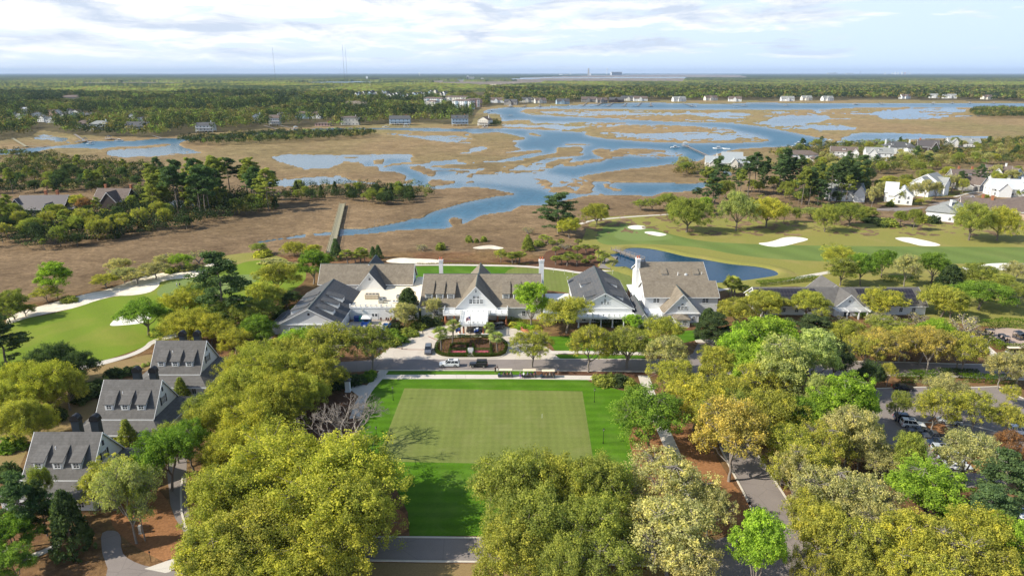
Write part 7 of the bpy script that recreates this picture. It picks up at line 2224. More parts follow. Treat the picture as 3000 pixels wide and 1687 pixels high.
 eyes.ball((hd[0] + .088,0, hd[2] - .05),(.008,.028,.007),6,4)
 return body, top, bot, hair, face, eyes
FIG = {k: figure_meshes(k) for k in ('stand', 'walk', 'sit')}
def person(label, x, y, z, rz, pose, shirt, trousers, hairc, skinc=(.50,.30,.21), hat=None, group=None, s=1.0):
 t_ = thing('person', label, 'person', (x, y, z), R(rz), group)
 t_.scale = (s, s, s)
 body, top, bot, hair, face, eyes = FIG[pose]
 def sub(nm, me, mat, par=t_):
  o = link(nm, me.copy(), mat, par)
  return o
 b = sub('body', body, cloth(skinc, 'skin'))
 sub('shirt', top, cloth(shirt)); sub('trousers', bot, cloth(trousers))
 def sub2(nm, mb, mat):
  me = bpy.data.meshes.new(nm); me.from_pydata(mb.v, [], mb.f); me.update()
  return link(nm, me, mat, t_)
 sub2('hair' if hat is None else 'cap', hair, cloth(hat or hairc, 'hair'))
 sub2('face', face, cloth(skinc, 'skin')); sub2('eyes', eyes, cloth((.05,.03,.03), 'eyes'))
 return t_
CARTS = [(1480,1103.5, 'navy golf cart with cream roof full of seated people, left of three'),(1549,1104.5, 'golf cart with cream roof between two others on the sidewalk'),(1604,1106, 'golf cart with dappled cream roof, right of three')]
SH_ = [((.70,.16,.25), 'pink'),((.75,.74,.72), 'white'),((.05,.10,.30), 'navy'),((.75,.32,.10), 'orange'),((.20,.38,.65), 'light blue'),((.10,.11,.13), 'black')]
rp = random.Random(12)
for ci, (u, v, lab) in enumerate(CARTS):
 x, y = at(u, v)
 _, L, xf = golf_cart(lab, x, y, 180,3, bodyc=(.02,.035,.07) if ci != 1 else (.05,.05,.055), group='golf carts on the front sidewalk')
 for k in range(3):
  for sg in (-1,1):
   a = -L / 2 + .50 + k * .82
   wx, wy, wz = xf(a, sg * .27,.25)
   col_, nm = SH_[(ci * 5 + k * 2 + (sg > 0)) % 6]
   person('person in %s shirt on the %s seat of the %s cart, %s side' % (nm, ('rear', 'middle', 'front')[k], ('left', 'middle', 'right')[ci], 'near' if sg > 0 else 'far'), wx, wy, wz, 180, 'sit', col_, (.15,.15,.18),(.10,.06,.04),
      hat=(.7,.7,.7) if (k + ci) % 3 == 0 else None, group='people seated in the golf carts')
GP = 'people standing by the golf carts'
(u, v), = px('F', [(1451,1092)]); person('person in black with yellow shoes left of the first cart', *at(u, v),.03,-60, 'stand', (.02,.02,.025),(.03,.03,.03),(.08,.05,.03), group=GP)
(u, v), = px('F', [(1457,1089)]); person('person in dark top and white trousers left of the first cart', *at(u, v),.03,-120, 'stand', (.03,.03,.04),(.75,.75,.73),(.03,.02,.02), group=GP)
(u, v), = px('F', [(1524,1108)]); person('person in purple skirt and dark top by the middle cart', *at(u, v),.05,20, 'walk', (.03,.03,.05),(.25,.08,.55),(.6,.5,.4), group=GP)
(u, v), = px('F', [(1534.5,1109)]); person('person in white shirt and dark trousers by the middle cart', *at(u, v),.05,60, 'walk', (.80,.80,.80),(.05,.06,.09),(.5,.45,.4), hat=(.75,.75,.75), group=GP)
(u, v), = px('F', [(1568,1104)]); person('person in light blue shirt and pale trousers behind the middle cart', *at(u, v),.05,170, 'stand', (.35,.55,.80),(.70,.62,.50),(.6,.6,.6), hat=(.8,.8,.8), group=GP)
(u, v), = px('F', [(1635,1096)]); person('person in blue shirt standing right of the last cart', *at(u, v),.05,200, 'stand', (.06,.16,.40),(.45,.35,.28),(.06,.04,.03), group=GP)
(u, v), = px('Q4', [(1671,456)]); person('golfer in white shirt on the left green', *at(u, v),.04,30, 'stand', (.75,.75,.78),(.12,.2,.35),(.5,.45,.4), group='two golfers on the left green')
(u, v), = px('Q4', [(1699,456)]); person('golfer in dark shirt on the left green', *at(u, v),.04,150, 'stand', (.02,.03,.05),(.05,.06,.08),(.05,.04,.03), group='two golfers on the left green')
(u, v), = px('S7', [(885,505)]); person('person on the road between the right hand oaks', *at(u, v),.05,90, 'walk', (.6,.1,.1),(.05,.05,.08),(.1,.06,.04))
for i, (x, y, rz, st, rm, lab) in enumerate([(2390,450,180,3, 'cartroof', 'golf cart with white roof at the front of the right cart lot'),(2280,375,175,1, 'cartdark', 'dark roofed golf cart behind the white roofed one'),(2210,345,175,1, 'cartdark', 'dark roofed golf cart left in the cart lot'),
      (2470,330,20,2, 'cartdark', 'dark roofed golf cart at the right edge of the lot'),(2530,360,20,2, 'cartdark', 'second dark roofed cart at the right edge of the lot'),(2030,300,170,2, 'cartdark', 'golf cart under the leafless bush by the lot')]):
 (u, v), = px('S8', [(x, y - 100)]) if i > 2 and i < 6 and False else px('S8', [(x, y if i == 0 else y - 100 if i in (1,2) else y - 130)])
 golf_cart(lab, *at(u, v), rz, st, rm, (.06,.06,.07) if i else (.45,.45,.47), 'golf carts in the right cart lot')
golf_cart('pale golf cart parked beneath the oaks before the solar roofed barn', *at(2520,1020),10,1, 'cartroof', (.6,.6,.6), 'golf carts before the barn')
golf_cart('dark golf cart beside the pale one before the barn', *at(2537,1022),10,1, 'cartdark', (.05,.05,.05), 'golf carts before the barn')
# ------------------------------------------------------------------ lamps, flags, small things
def street_lamp(label, u, v, h=3.5):
 x, y = at(u, v)
 t_ = thing('street_lamp', label, 'street lamp', (x, y, 0),0, 'black lamp posts round the putting green')
 m = MB(); m.cyl(x, y, 0,.5,.11,8,.07); m.cyl(x, y, .5, h - .55,.05,8,.04); m.build('pole', MT['black'], t_)
 q = MB(); q.cyl(x, y, h - .5, h - .12,.11,8,.18); q.build('lantern', MT['galv'], t_)
 c = MB(); c.cyl(x, y, h - .12, h + .05,.22,8,.04); c.cyl(x, y, h - .56, h - .5,.12,8); c.build('lantern_cap', MT['black'], t_)
street_lamp('black lamp post on the lawn left of the putting green, upper', 1152,1172.5)
street_lamp('black lamp post right of the putting green, upper', 1741,1178)
street_lamp('black lamp post right of the putting green, lower', 1767,1299)
street_lamp('black lamp post left of the putting green, lower', 1104,1293)
def flagpole(label, u, v, h, flag):
 x, y = at(u, v)
 t_ = thing('flagpole', label, 'flagpole', (x, y, .14),0, 'flagpoles on the planted island')
 m = MB(); m.cyl(x, y, .1, h, .075,8,.04); m.ball((x, y, h + .08),.1,8,5); m.build('pole', MT['black'], t_)
 fl = MB()
 nx, w, hh = 10,1.7,1.1
 z1 = h - .25
 pt = lambda i, j: (x - .05 - w * (i / nx) * .75, y - .10 * math.sin(i * .9) - .05 * i / nx, z1 - hh * j - .55 * (i / nx) ** 1.3)
 def strip(i0, i1, j0, j1, off=0):
  vs, fs = [], []
  for i in range(i0, i1 + 1):
   for j in (j0, j1):
    p = pt(i, j); vs.append((p[0], p[1] - off, p[2]))
  for i in range(i1 - i0):
   fs.append((2 * i, 2 * i + 2,2 * i + 3,2 * i + 1))
  return vs, fs
 if flag == 'stripes':
  fo = None
  for mat, ks in (((.75,.75,.75), range(1,13,2)),((.55,.03,.04), range(0,13,2))):
   mb = MB()
   for k in ks:
    mb.add(*strip(0, nx, k / 13,(k + 1) / 13))
   fo = mb.build('flag' if fo is None else 'red_stripes', cloth(mat, 'flag'), t_ if fo is None else fo)
  mb = MB(); mb.add(*strip(0,4,0,7 / 13,.015)); ca = mb.build('canton', cloth((.02,.04,.20), 'flag'), fo)
  st = MB()
  for a in range(4):
   for b in range(4):
    p = pt(0.5 + a, .06 + b * .125); st.cbox((p[0], p[1] - .03, p[2]),(.05,.012,.05))
  st.build('stars', cloth((.8,.8,.8), 'flag'), fo)
 elif flag == 'palmetto':
  mb = MB(); mb.add(*strip(0, nx, 0,1)); fo = mb.build('flag', cloth((.015,.035,.16), 'flag'), t_)
  e = MB()
  p = pt(5,.55)
  e.tube((p[0], p[1] - .03, p[2] - .25),(p[0], p[1] - .03, p[2] + .12),.03,5)
  for k in range(7):
   a = R(20 + k * 23)
   e.tube((p[0], p[1] - .03, p[2] + .12),(p[0] + .22 * math.cos(a), p[1] - .03, p[2] + .12 + .16 * math.sin(a)),.028,4,.01)
  c = pt(2,.25)
  for k in range(7):
   a = R(150 + k * 38); a2 = R(150 + (k + 1) * 38)
   e.tube((c[0] + .12 * math.cos(a), c[1] - .03, c[2] + .12 * math.sin(a)),(c[0] + .12 * math.cos(a2), c[1] - .03, c[2] + .12 * math.sin(a2)),.025,4)
  e.build('emblem', cloth((.8,.8,.8), 'flag'), fo)
 else:
  mb = MB(); mb.add(*strip(0, nx, 0,.45)); fo = mb.build('flag', cloth((.75,.76,.80), 'flag'), t_)
  mb = MB(); mb.add(*strip(0, nx, .45,1)); mb.build('lower_half', cloth((.03,.07,.28), 'flag'), fo)
flagpole('tall middle flagpole with striped national flag', 1380,1014,9.2, 'stripes')
flagpole('left flagpole with navy flag bearing a white palm', 1351,1029,7.4, 'palmetto')
flagpole('right flagpole with white and blue flag', 1404,1029,7.4, 'plain')
mo = thing('stone_plinth', 'small white stone plinth between the flower beds of the island', 'monument', (*at(1379,1034),.14))
x, y = at(1379,1034)
MB().box(x - .75, y - .4,.14, x + .75, y + .5,1.35).build('block', MT['trim'], mo)
MB().box(x - .6, y - .3,1.353, x + .6, y + .4,1.5).build('cap', MT['galv'], mo)
MB().box(x - .35, y - .15,1.503, x + .35, y + .25,1.53).build('plaque', MT['beigebox'], mo)
ribbon('path', px('F', [(1378.5,1046),(1379,1037)]),1.6,.14,.17, MT['path'], 'short paved walk to the stone plinth')
def hedge_mesh(length, h, w, seed, leaf=.2, dens=150):
 rng = np.random.default_rng(seed)
 n = int(length * dens)
 s = rng.random(n) * length
 f = rng.random(n)
 top = f < .45
 y = np.where(top, (rng.random(n) - .5) * w, np.where(rng.random(n) < .5,-w / 2, w / 2))
 z = np.where(top, h, rng.random(n) * h)
 Pt = np.stack([s, y, z], 1) + rng.normal(size=(n, 3)) * .06
 Nm = np.stack([0 * s, np.where(top, 0, np.sign(y)), np.where(top, 1.0,.2)], 1) + rng.normal(size=(n, 3)) * .5
 V, Fa = quads_at(rng, Pt, Nm, leaf)
 return V, Fa, np.clip(.5 + rng.normal(size=n) * .25,0,1)
def hedge(label, pts, h, w, col, seed, leaf=.22, dens=150, name='hedge', cat='hedge', world=False, z=0.0):
 Vs, Fs, T, b = [], [], [], 0
 for i in range(len(pts) - 1):
  p, q = (Vector(pts[i]), Vector(pts[i + 1])) if world else (P(*pts[i]), P(*pts[i + 1]))
  d = q - p
  L = d.length
  if L < .05:
   continue
  V, Fa, t_ = hedge_mesh(L, h, w, seed + i, leaf, dens)
  a = math.atan2(d.y, d.x)
  X = p.x + V[:, 0] * math.cos(a) - V[:, 1] * math.sin(a)
  Y = p.y + V[:, 0] * math.sin(a) + V[:, 1] * math.cos(a)
  Vs.append(np.stack([X, Y, V[:, 2] + z], 1)); Fs.append(Fa + b); T.append(t_); b += len(V)
 me = np_mesh(name, np.concatenate(Vs), np.concatenate(Fs), False, face_attr=np.concatenate(T))
 o = link(name, me, MT['leaf'])
 o.color = (*col, 1)
 return tag(o, label, cat)
HG, HG2 = (.12,.20,.02),(.16,.22,.02)
isl = spline(ISLAND, 4)
isl_in = [(u + (1381 - u) * .02, v + (1018 - v) * .06) for u, v in isl]
hedge('low clipped hedge round the planted island', isl_in + [isl_in[0]], .75,.7,(.075,.115,.02),50,.16,260, z=.1)
hedge('low hedge round the left flower bed', px('F', [(1323,1012),(1316,1042),(1368,1042),(1371,1012)]),.6,.5,(.06,.10,.02),60,.14,260, z=.14)
hedge('low hedge round the right flower bed', px('F', [(1386,1012),(1388,1042),(1441,1042),(1438,1012)]),.6,.5,(.06,.10,.02),70,.14,260, z=.14)
hedge('low hedge across the back of the flower beds', px('F', [(1323,1012),(1345,1010),(1372,1012)]),.6,.5,(.06,.10,.02),75,.14,260, z=.14)
hedge('green planting behind the left pink flowers', px('F', [(1324,1026),(1368,1026)]),.35,1.6,(.14,.17,.05),80,.16,300, 'bedding_plants', 'plants', z=.14)
hedge('green planting behind the right pink flowers', px('F', [(1390,1026),(1436,1026)]),.35,1.6,(.14,.17,.05),82,.16,300, 'bedding_plants', 'plants', z=.14)
hedge('row of pink flowers in the left bed', px('F', [(1319,1034),(1367,1034)]),.3,.9,(.82,.26,.38),84,.14,300, 'pink_flowers', 'flowers', z=.14)
hedge('row of pink flowers in the right bed', px('F', [(1390,1033),(1431,1033)]),.3,.8,(.82,.28,.40),86,.14,300, 'pink_flowers', 'flowers', z=.14)
hedge('green planting before the left pink flowers', px('F', [(1320,1039),(1366,1039)]),.3,.8,(.13,.20,.03),88,.14,300, 'bedding_plants', 'plants', z=.14)
hedge('green planting before the right pink flowers', px('F', [(1390,1039),(1436,1039)]),.3,.8,(.13,.20,.03),90,.14,300, 'bedding_plants', 'plants', z=.14)
def ground_tufts():
 rng = np.random.default_rng(5)
 c = P(1381,1012)
 Vs, Fs, T, b = [], [], [], 0
 poly = [tuple(P(*q)[:2]) for q in ISLAND]
 beds = [P(*q)[:2] for q in px('F', [(1316,1044),(1441,1044),(1438,1011),(1323,1011)])]
 X, Y = np.meshgrid(np.arange(c.x - 12, c.x + 12,.75), np.arange(c.y - 8, c.y + 12,.75))
 X = (X + rng.normal(size=X.shape) * .15).ravel(); Y = (Y + rng.normal(size=Y.shape) * .15).ravel()
 k = inside(poly, X, Y) & ~inside([tuple(p) for p in beds], X, Y)
 cents = np.stack([X[k], Y[k], np.full(k.sum(),.28)], 1)
 V, Fa, t_ = clumped(rng, cents, .24,16,.17)
 o = link('ground_cover', np_mesh('ground_cover', V, Fa, False, face_attr=t_), MT['leaf'])
 o.color = (.20,.17,.05,1)
 tag(o, 'small grassy tufts dotted over the island mulch', 'plants', kind='stuff')
ground_tufts()
hedge('dark hedge before the porch of the grey roofed hall', px('Q6', [(780,815),(1080,818)]),1.4,2.6,(.07,.13,.02),100,.24)
hedge('tall green hedge left of the cart lot', px('F', [(2880,962),(2945,955),(3010,960),(3150,966)]),2.4,2.6, HG, 102,.3,120)
hedge('green hedge in front of the cart lot', px('F', [(2890,998),(2915,1012),(2945,1026),(3010,1026),(3120,1030)]),1.6,2.6, HG2,106,.26,150)
hedge('hedge along the right road, left piece', px('S8', [(670,850),(930,850)]),1.5,2.4, HG, 110,.26,160)
hedge('hedge along the right road, middle piece', px('S8', [(850,790),(1250,790)]),1.5,2.2, HG, 112,.26,160)
hedge('hedge along the right road, second middle piece', px('S8', [(1010,860),(1240,860)]),1.5,2.4, HG, 114,.26,160)
hedge('hedge along the right road, right piece', px('S8', [(1930,860),(2390,870)]),1.6,2.8, HG, 116,.26,160)
hedge('hedge along the right road before the tan tree', px('S8', [(1600,840),(1890,850)]),1.5,2.4, HG, 118,.26,160)
hedge('dark hedge at the road edge under the tan tree', px('S8', [(1270,740),(1880,760)]),1.3,1.6,(.06,.10,.02),119,.24,160)
hedge('hedge beside the pergola of the barn', px('Q7', [(985,900),(1160,905)]),1.3,2.2, HG, 120,.24,170)
hedge('hedge behind the left end of the barn', px('Q7', [(60,600),(250,585),(420,565),(620,545)]),1.5,2.6, HG, 122,.26,140)
hedge('hedge behind the right half of the barn', px('Q7', [(1230,560),(1400,555),(1580,575)]),1.8,2.6,(.08,.13,.02),126,.26,140)
hedge('row of low yellow plants behind the clubhouse', px('Q5', [(1520,240),(1900,235),(2300,240),(2576,243)]),.5,.9,(.28,.24,.05),130,.22,40, 'planting_row', 'plants')
hedge('flowering shrubs along the right of the entrance', px('F', [(1487,938),(1515,945),(1550,952),(1580,955)]),1.0,2.6,(.30,.33,.06),134,.24,150, 'shrub_border', 'shrubs')
hedge('green shrub border left of the entrance drive', px('F', [(1195,966),(1225,950),(1260,940),(1300,934)]),1.6,3.6,(.10,.14,.03),138,.28,130, 'shrub_border', 'shrubs')
hedge('dark undergrowth beside the service drive', px('F', [(770,960),(820,915),(860,885)]),1.8,3.0,(.08,.11,.025),142,.28,110, 'shrub_border', 'shrubs')
# gate pillar and other small structures
x, y = at(1020,1146)
gp = thing('gate_pillar', 'white square pillar with grey pyramid cap left of the lawn path', 'pillar', (x, y, 0))
MB().box(x - .55, y - .55,0, x + .55, y + .55,2.9).build('shaft', MT['white'], gp)
MB().box(x - .65, y - .65,0, x + .65, y + .65,.35).build('base', MT['trim'], gp)
c = MB(); c.loft([[(x - .85, y - .85,2.903),(x + .85, y - .85,2.903),(x + .85, y + .85,2.903),(x - .85, y + .85,2.903)], [(x - .05, y - .05,3.9),(x + .05, y - .05,3.9),(x + .05, y + .05,3.9),(x - .05, y + .05,3.9)]])
c.build('cap', MT['roof_cott'], gp)
def dumpster(label, x, y, rz, col):
 t_ = thing('dumpster', label, 'dumpster', (x, y, .02), R(rz), 'blue dumpsters in the service yard')
 xf = rotmap(x, y, R(rz))
 m = MB(xf)
 o = [(-1.1,-.9),(1.1,-.9),(1.1,.9),(-1.1,.9)]
 vs = [(a * .9, b * .85,.1) for a, b in o] + [(a, b, 1.7) for a, b in o] + [(a * .93, b * .9,1.7) for a, b in o] + [(a * .85, b * .8,.5) for a, b in o]
 fs = [(3,2,1,0)] + [(i, (i + 1) % 4,4 + (i + 1) % 4,4 + i) for i in range(4)] + [(4 + i, 4 + (i + 1) % 4,8 + (i + 1) % 4,8 + i) for i in range(4)] + [(8 + i, 8 + (i + 1) % 4,12 + (i + 1) % 4,12 + i) for i in range(4)] + [(12,13,14,15)]
 m.add(vs, fs); m.build('bin', plain('dumpster_paint', col, .5,.15,2), t_)
 for sg in (-1,1):
  q = MB(xf); q.box(sg * 1.13 - .06,-.5,.7, sg * 1.13 + .06,.5,.9); q.build('fork_pocket', MT['steel'], t_)
 q = MB(xf); q.box(-.35,-.915,.75,.35,-.90,1.35); q.build('sticker', MT['trim'], t_)
dumpster('left blue dumpster in the service yard', *at(1069,962),4,(.02,.08,.33))
dumpster('right blue dumpster in the service yard', *at(1134,965),-8,(.02,.14,.45))
for u, v, col, lab in [(1046,941,(.02,.06,.22), 'dark blue wheeled bin left of the shed'),(1060,941,(.01,.24,.20), 'teal bin left of the shed')]:
 x, y = at(u, v)
 t_ = thing('bin', lab, 'bin', (x, y, 0),0, 'bins in the service yard')
 MB().prism_z([(x - .75, y - .6),(x + .75, y - .6),(x + .75, y + .6),(x - .75, y + .6)], .15,1.5).build('body', plain('bin_plastic', col, .5), t_)
 MB().prism_x([(y - .68,1.503),(y + .68,1.503),(y + .62,1.66),(y - .55,1.6)], x - .8, x + .8).build('lid', plain('bin_lid', [q * 1.2 for q in col], .5), t_)
 for sg in (-1,1):
  m = MB(); m.wheel(x + sg * .55, y + .5,.15,.15,.12,10); m.build('wheel', MT['rubber'], t_)
x, y = at(1075,948)
sd = thing('storage_shed', 'small blue shed with white hip roof in the service yard', 'shed', (x, y, 0))
MB().box(x - 1.2, y - 1.0,0, x + 1.2, y + 1.4,2.1).build('wall', plain('shed_blue', (.03,.10,.22),.6), sd)
hip(sd, x - 1.2, x + 1.2, y - 1.0, y + 1.4,2.1,2.7, 'trim', 'whiteroof', .3, walls=False)
MB(face_map((x, y - 1.0,.1), 'S')).box(-.6,.003,0,.6,.05,1.8).build('door', MT['steel'], sd)
for k, (u, v) in enumerate([(1116,941),(1132,941),(1138,942),(1145,941)]):
 x, y = at(u, v)
 t_ = thing('stacked_chairs', ('stack of chairs by the yard wall beside the double door', 'stack of brown chairs right in the yard', 'second stack of brown chairs right in the yard', 'orange stack of chairs by the yard fence')[k], 'chairs', (x, y, 0),0, 'chair stacks in the service yard')
 cm = cloth((.6,.2,.03) if k == 3 else (.14,.07,.05), 'chair')
 for j in range(3):
  z = .42 + j * .14
  MB().box(x - .25, y - .25, z, x + .25, y + .25, z + .05).build('seat', cm, t_)
  MB().box(x - .25, y + .22, z + .052, x + .25, y + .27, z + .45).build('backrest', cm, t_)
 for sx in (-.22,.22):
  for sy in (-.22,.22):
   m = MB(); m.tube((x + sx, y + sy, 0),(x + sx, y + sy, .42),.025,5); m.build('leg', MT['steel'], t_)
fz = thing('yard_fence', 'tan wooden fence closing the right side of the service yard', 'fence', (*at(1150,960),0))
a_, b_ = P(1130,978), P(1160,938)
for i in range(8):
 p, q = a_.lerp(b_, i / 8), a_.lerp(b_, (i + .97) / 8)
 m = MB(); slab(m, [(p.x - .05, p.y, 1.9),(p.x + .05, p.y, 1.9),(q.x + .05, q.y, 1.9),(q.x - .05, q.y, 1.9)], 1.85); m.build('panel', MT['wood'], fz)
for i in range(9):
 p = a_.lerp(b_, i / 8); m = MB(); m.box(p.x - .08, p.y - .08,0, p.x + .08, p.y + .08,2.0); m.build('post', MT['wood'], fz)
# brick wall at the right of the drive, trellis shadow screen, bollards, golf flags
w_ = thing('brick_wall', 'low curved brick wall at the right of the drive', 'wall', (*at(1540,980),0))
pts_ = [P(u, v) for u, v in ((1528,968),(1543,975),(1552,985))]
for i in range(2):
 p, q = pts_[i], pts_[i + 1]; d = (q - p).normalized(); n = Vector((-d.y, d.x, 0)) * .2
 m = MB(); slab(m, [((p - n).x, (p - n).y, .8),((q - n).x, (q - n).y, .8),((q + n).x, (q + n).y, .8),((p + n).x, (p + n).y, .8)], .8); m.build('panel', MT['brick'], w_)
for i, p in enumerate(pts_):
 m = MB(); m.box(p.x - .3, p.y - .3,0, p.x + .3, p.y + .3,1.1); m.build('pier', MT['brick'], w_)
for u, v, lab in [(1239,978, 'dark bollard light at the drive edge, upper left'),(1178,1023, 'dark bollard light at the drive edge, lower left')]:
 x, y = at(u, v)
 t_ = thing('bollard_light', lab, 'bollard', (x, y, 0),0, 'bollard lights along the drive')
 m = MB(); m.cyl(x, y, 0,.9,.12,8); m.build('post', MT['black'], t_); m = MB(); m.cyl(x, y, .9,1.15,.2,8,.1); m.build('cap', MT['black'], t_)
def pin(label, u, v, h=2.1, flag=True, g=None):
 x, y = at(u, v)
 t_ = thing('golf_pin', label, 'golf pin', (x, y, 0),0, g)
 m = MB(); m.cyl(x, y, 0, h, .03,6); m.build('stick', MT['trim'], t_)
 if flag:
  m = MB(); m.loft([[(x, y - .012, h - .4),(x, y + .012, h - .4),(x, y + .012, h),(x, y - .012, h)], [(x + .5, y - .01, h - .25),(x + .5, y + .01, h - .25),(x + .5, y + .01, h - .16),(x + .5, y - .01, h - .16)]]); m.build('flag', MT['trim'], t_)
pin('short white pin on the front putting green', 1588,1224,1.0, False)
for i, (u, v) in enumerate([(1621,798),(1653,804),(1678,807),(1794,803),(1661,822)]):
 pin('white pin on the practice green, %s from left' % ORD[i], u, v, 1.6, True, 'pins on the practice green')
for u, v, vt, lab, rz in [(402,1594,1545, 'green utility box on a post by the tall sparse tree', 0)]:
 x, y = at(413,1561)
 t_ = thing('utility_box', lab, 'utility box', (x, y, 0))
 MB().box(x - .22, y - .2,.1, x + .22, y + .2,1.5).build('cabinet', MT['galv'], t_); MB().box(x - .3, y - .28,0, x + .3, y + .28,.1).build('base', MT['kerb'], t_)
x, y = at(2192,1505)
t_ = thing('round_sign', 'back of a round dark sign on a post at the road corner', 'sign', (x, y, 0))
m = MB(); m.cyl(x, y, 0,2.0,.04,6); m.build('post', MT['black'], t_)
m = MB(); m.loft([[(x + .36 * math.cos(2 * math.pi * i / 8 + .39), yy, 2.2 + .36 * math.sin(2 * math.pi * i / 8 + .39)) for i in range(8)] for yy in (y - .015, y + .015)]); m.build('plate', MT['black'], t_)
x, y = at(443,1647)
t_ = thing('path_light', 'small dark path light at the lower left', 'lamp', (x, y, 0))
m = MB(); m.cyl(x, y, 0,1.9,.04,6); m.build('pole', MT['black'], t_); m = MB(); m.cyl(x, y, 1.9,2.15,.16,8,.05); m.build('head', MT['black'], t_)
x, y = at(2522,1100)
t_ = thing('road_sign', 'small dark road sign by the right road', 'sign', (x, y, 0))
m = MB(); m.cyl(x, y, 0,2.4,.06,6); m.build('post', MT['black'], t_); m = MB(); m.box(x - .1, y - .03,1.8, x + .9, y + .03,2.35); m.build('panel', MT['black'], t_)
x, y = at(2233,928)
t_ = thing('statue', 'white stone statue on a pedestal by the left end of the barn', 'statue', (x, y, 0))
m = MB(); m.box(x - .5, y - .5,0, x + .5, y + .5,1.0); m.box(x - .6, y - .6,1.003, x + .6, y + .6,1.15); m.build('pedestal', MT['trim'], t_)
m = MB(); m.loft([[(x + r * math.cos(2 * math.pi * i / 10), y + r * math.sin(2 * math.pi * i / 10), z) for i in range(10)] for z, r in ((1.153,.34),(1.6,.26),(2.0,.3),(2.3,.24),(2.42,.1),(2.5,.13),(2.66,.15),(2.8,.08))]); m.build('figure', MT['trim'], t_)
# ------------------------------------------------------------------ far woods that read as one mass (stuff)
FPAL = np.array([(.062,.086,.034),(.078,.108,.038),(.120,.138,.042),(.200,.195,.048),(.220,.250,.055),(.205,.275,.050),(.265,.215,.060),(.27,.23,.095),(.042,.064,.028),(.058,.082,.032)])
def wood(name, label, X, Y, H_, Wd, colw, seed, per=46, leaf=1.3, base=0.25, pinef=0.0):
 rng = np.random.default_rng(seed)
 n = len(X)
 # neighbouring trees tend to share a colour
 q = np.clip(0.55 * (fbm(X / 42, Y / 55, seed + 5,3) - 0.5) * 2.6 + 0.5 + 0.30 * rng.normal(size=n),0,.9999)
 order = np.array([8,0,9,1,2,7,6,3,4,5])
 cw = np.cumsum(np.array(colw)[order]) / np.sum(colw)
 ci = order[np.clip(np.searchsorted(cw, q),0,9)]
 col = FPAL[ci] * 0.9 * (0.65 + 0.8 * rng.random((n, 1)))
 d = sphere_dirs(rng, n * per, 0.35)
 q = (0.62 + 0.42 * rng.random(n * per))[:, None]
 rep = lambda a: np.repeat(a, per)
 rx, hz = rep(Wd) / 2, rep(H_)
 lump = 0.8 + 0.35 * np.sin(d[:, 0] * 5 + rep(rng.random(n) * 6)) * np.cos(d[:, 1] * 4 + d[:, 2] * 3)
 Pt = np.stack([rep(X) + d[:, 0] * rx * q[:, 0] * lump, rep(Y) + d[:, 1] * rx * q[:, 0] * lump, hz * (base + (1 - base) * (0.5 + 0.5 * d[:, 2] * q[:, 0] * lump))], 1)
 Nm = d + rng.normal(size=d.shape) * 0.30
 V, Fa = quads_at(rng, Pt, Nm, leaf * (rep(Wd) / 8.0) ** 0.6,0.85)
 fc = np.repeat(col, per, axis=0) * (0.75 + 0.5 * rng.random((n * per, 1)))
 o = link(name, np_mesh(name, V, Fa, False, face_col=fc), MT['leafv'])
 return tag(o, label, 'woodland', kind='stuff')
def spread(polys, spacing, seed, avoid=(), top=0.0, jitter=0.9):
 """points on a jittered grid on the ground inside pixel polygons (drawn on the crowns' tops at height top)"""
 rng = np.random.default_rng(seed)
 xs, ys = [], []
 for q in polys:
  w = [P(u, v, top) for u, v in q]
  x0, x1 = min(p.x for p in w), max(p.x for p in w)
  y0, y1 = min(p.y for p in w), max(p.y for p in w)
  gx, gy = np.meshgrid(np.arange(x0, x1, spacing), np.arange(y0, y1, spacing))
  gx = gx + (rng.random(gx.shape) - 0.5) * spacing * jitter
  gy = gy + (rng.random(gy.shape) - 0.5) * spacing * jitter
  gx, gy = gx.ravel(), gy.ravel()
  d = gy * cp - (top - CAM_H) * sp
  U, V = CX + F_PX * gx / d, CY - F_PX * (gy * sp + (top - CAM_H) * cp) / d
  k = inside(q, U, V)
  for a in avoid:
   k &= ~inside(a, U, V)
  k &= (U > -500) & (U < 3500) & ~near_house(U, V)
  xs.append(gx[k]); ys.append(gy[k])
 return np.concatenate(xs), np.concatenate(ys)
def bil_mask(X, Y):
 """land value of the terrain at ground points"""
 d = Y * cp + CAM_H * sp
 U, V = CX + F_PX * X / d, CY - F_PX * (Y * sp - CAM_H * cp) / d
 i = np.clip(np.searchsorted(T_VS, V),0, len(T_VS) - 1)
 j = np.clip(((U - T_US[0]) / 4).astype(int),0, len(T_US) - 1)
 return T_M[i, j]
def near_house(U, V, up=5, down=13):
 k = np.zeros(U.shape, dtype=bool)
 for u, v, w in HOUSE_PX:
  dn = down
  k |= (np.abs(U - u) < w * .42 + 1) & (V > v - up) & (V < v + dn)
 return k
CLEAR = [px('R1', [(270,480),(380,470),(440,545),(300,545)]), px('R2', [(500,470),(850,476),(850,500),(500,500)])]
MAIN_MID = px('R1', [(-1300,330),(-1300,620),(-80,600),(230,568),(270,500),(380,470),(440,555),(560,566),(800,572),(1150,580),(1290,568),(1420,552),(1600,556),(1870,526),(2050,508),
      (2576,496),(3050,462),(3560,460),(3560,410),(3600,355),(3700,330),(3560,262),(2576,250),(0,250),(-1300,240)])
X, Y = spread([MAIN_MID], 9.0,21, CLEAR)
rng_ = np.random.default_rng(3)
k = (fbm(X / 60, Y / 60,8,3) > 0.24) & ((Y < 1900) | (rng_.random(len(X)) < .55))
X, Y = X[k], Y[k]
grow = np.clip((Y - 1300) / 900,0,1) * .75 + 1
zn = fbm(X / 150, Y / 200,19,3)
pn = zn > 0.50
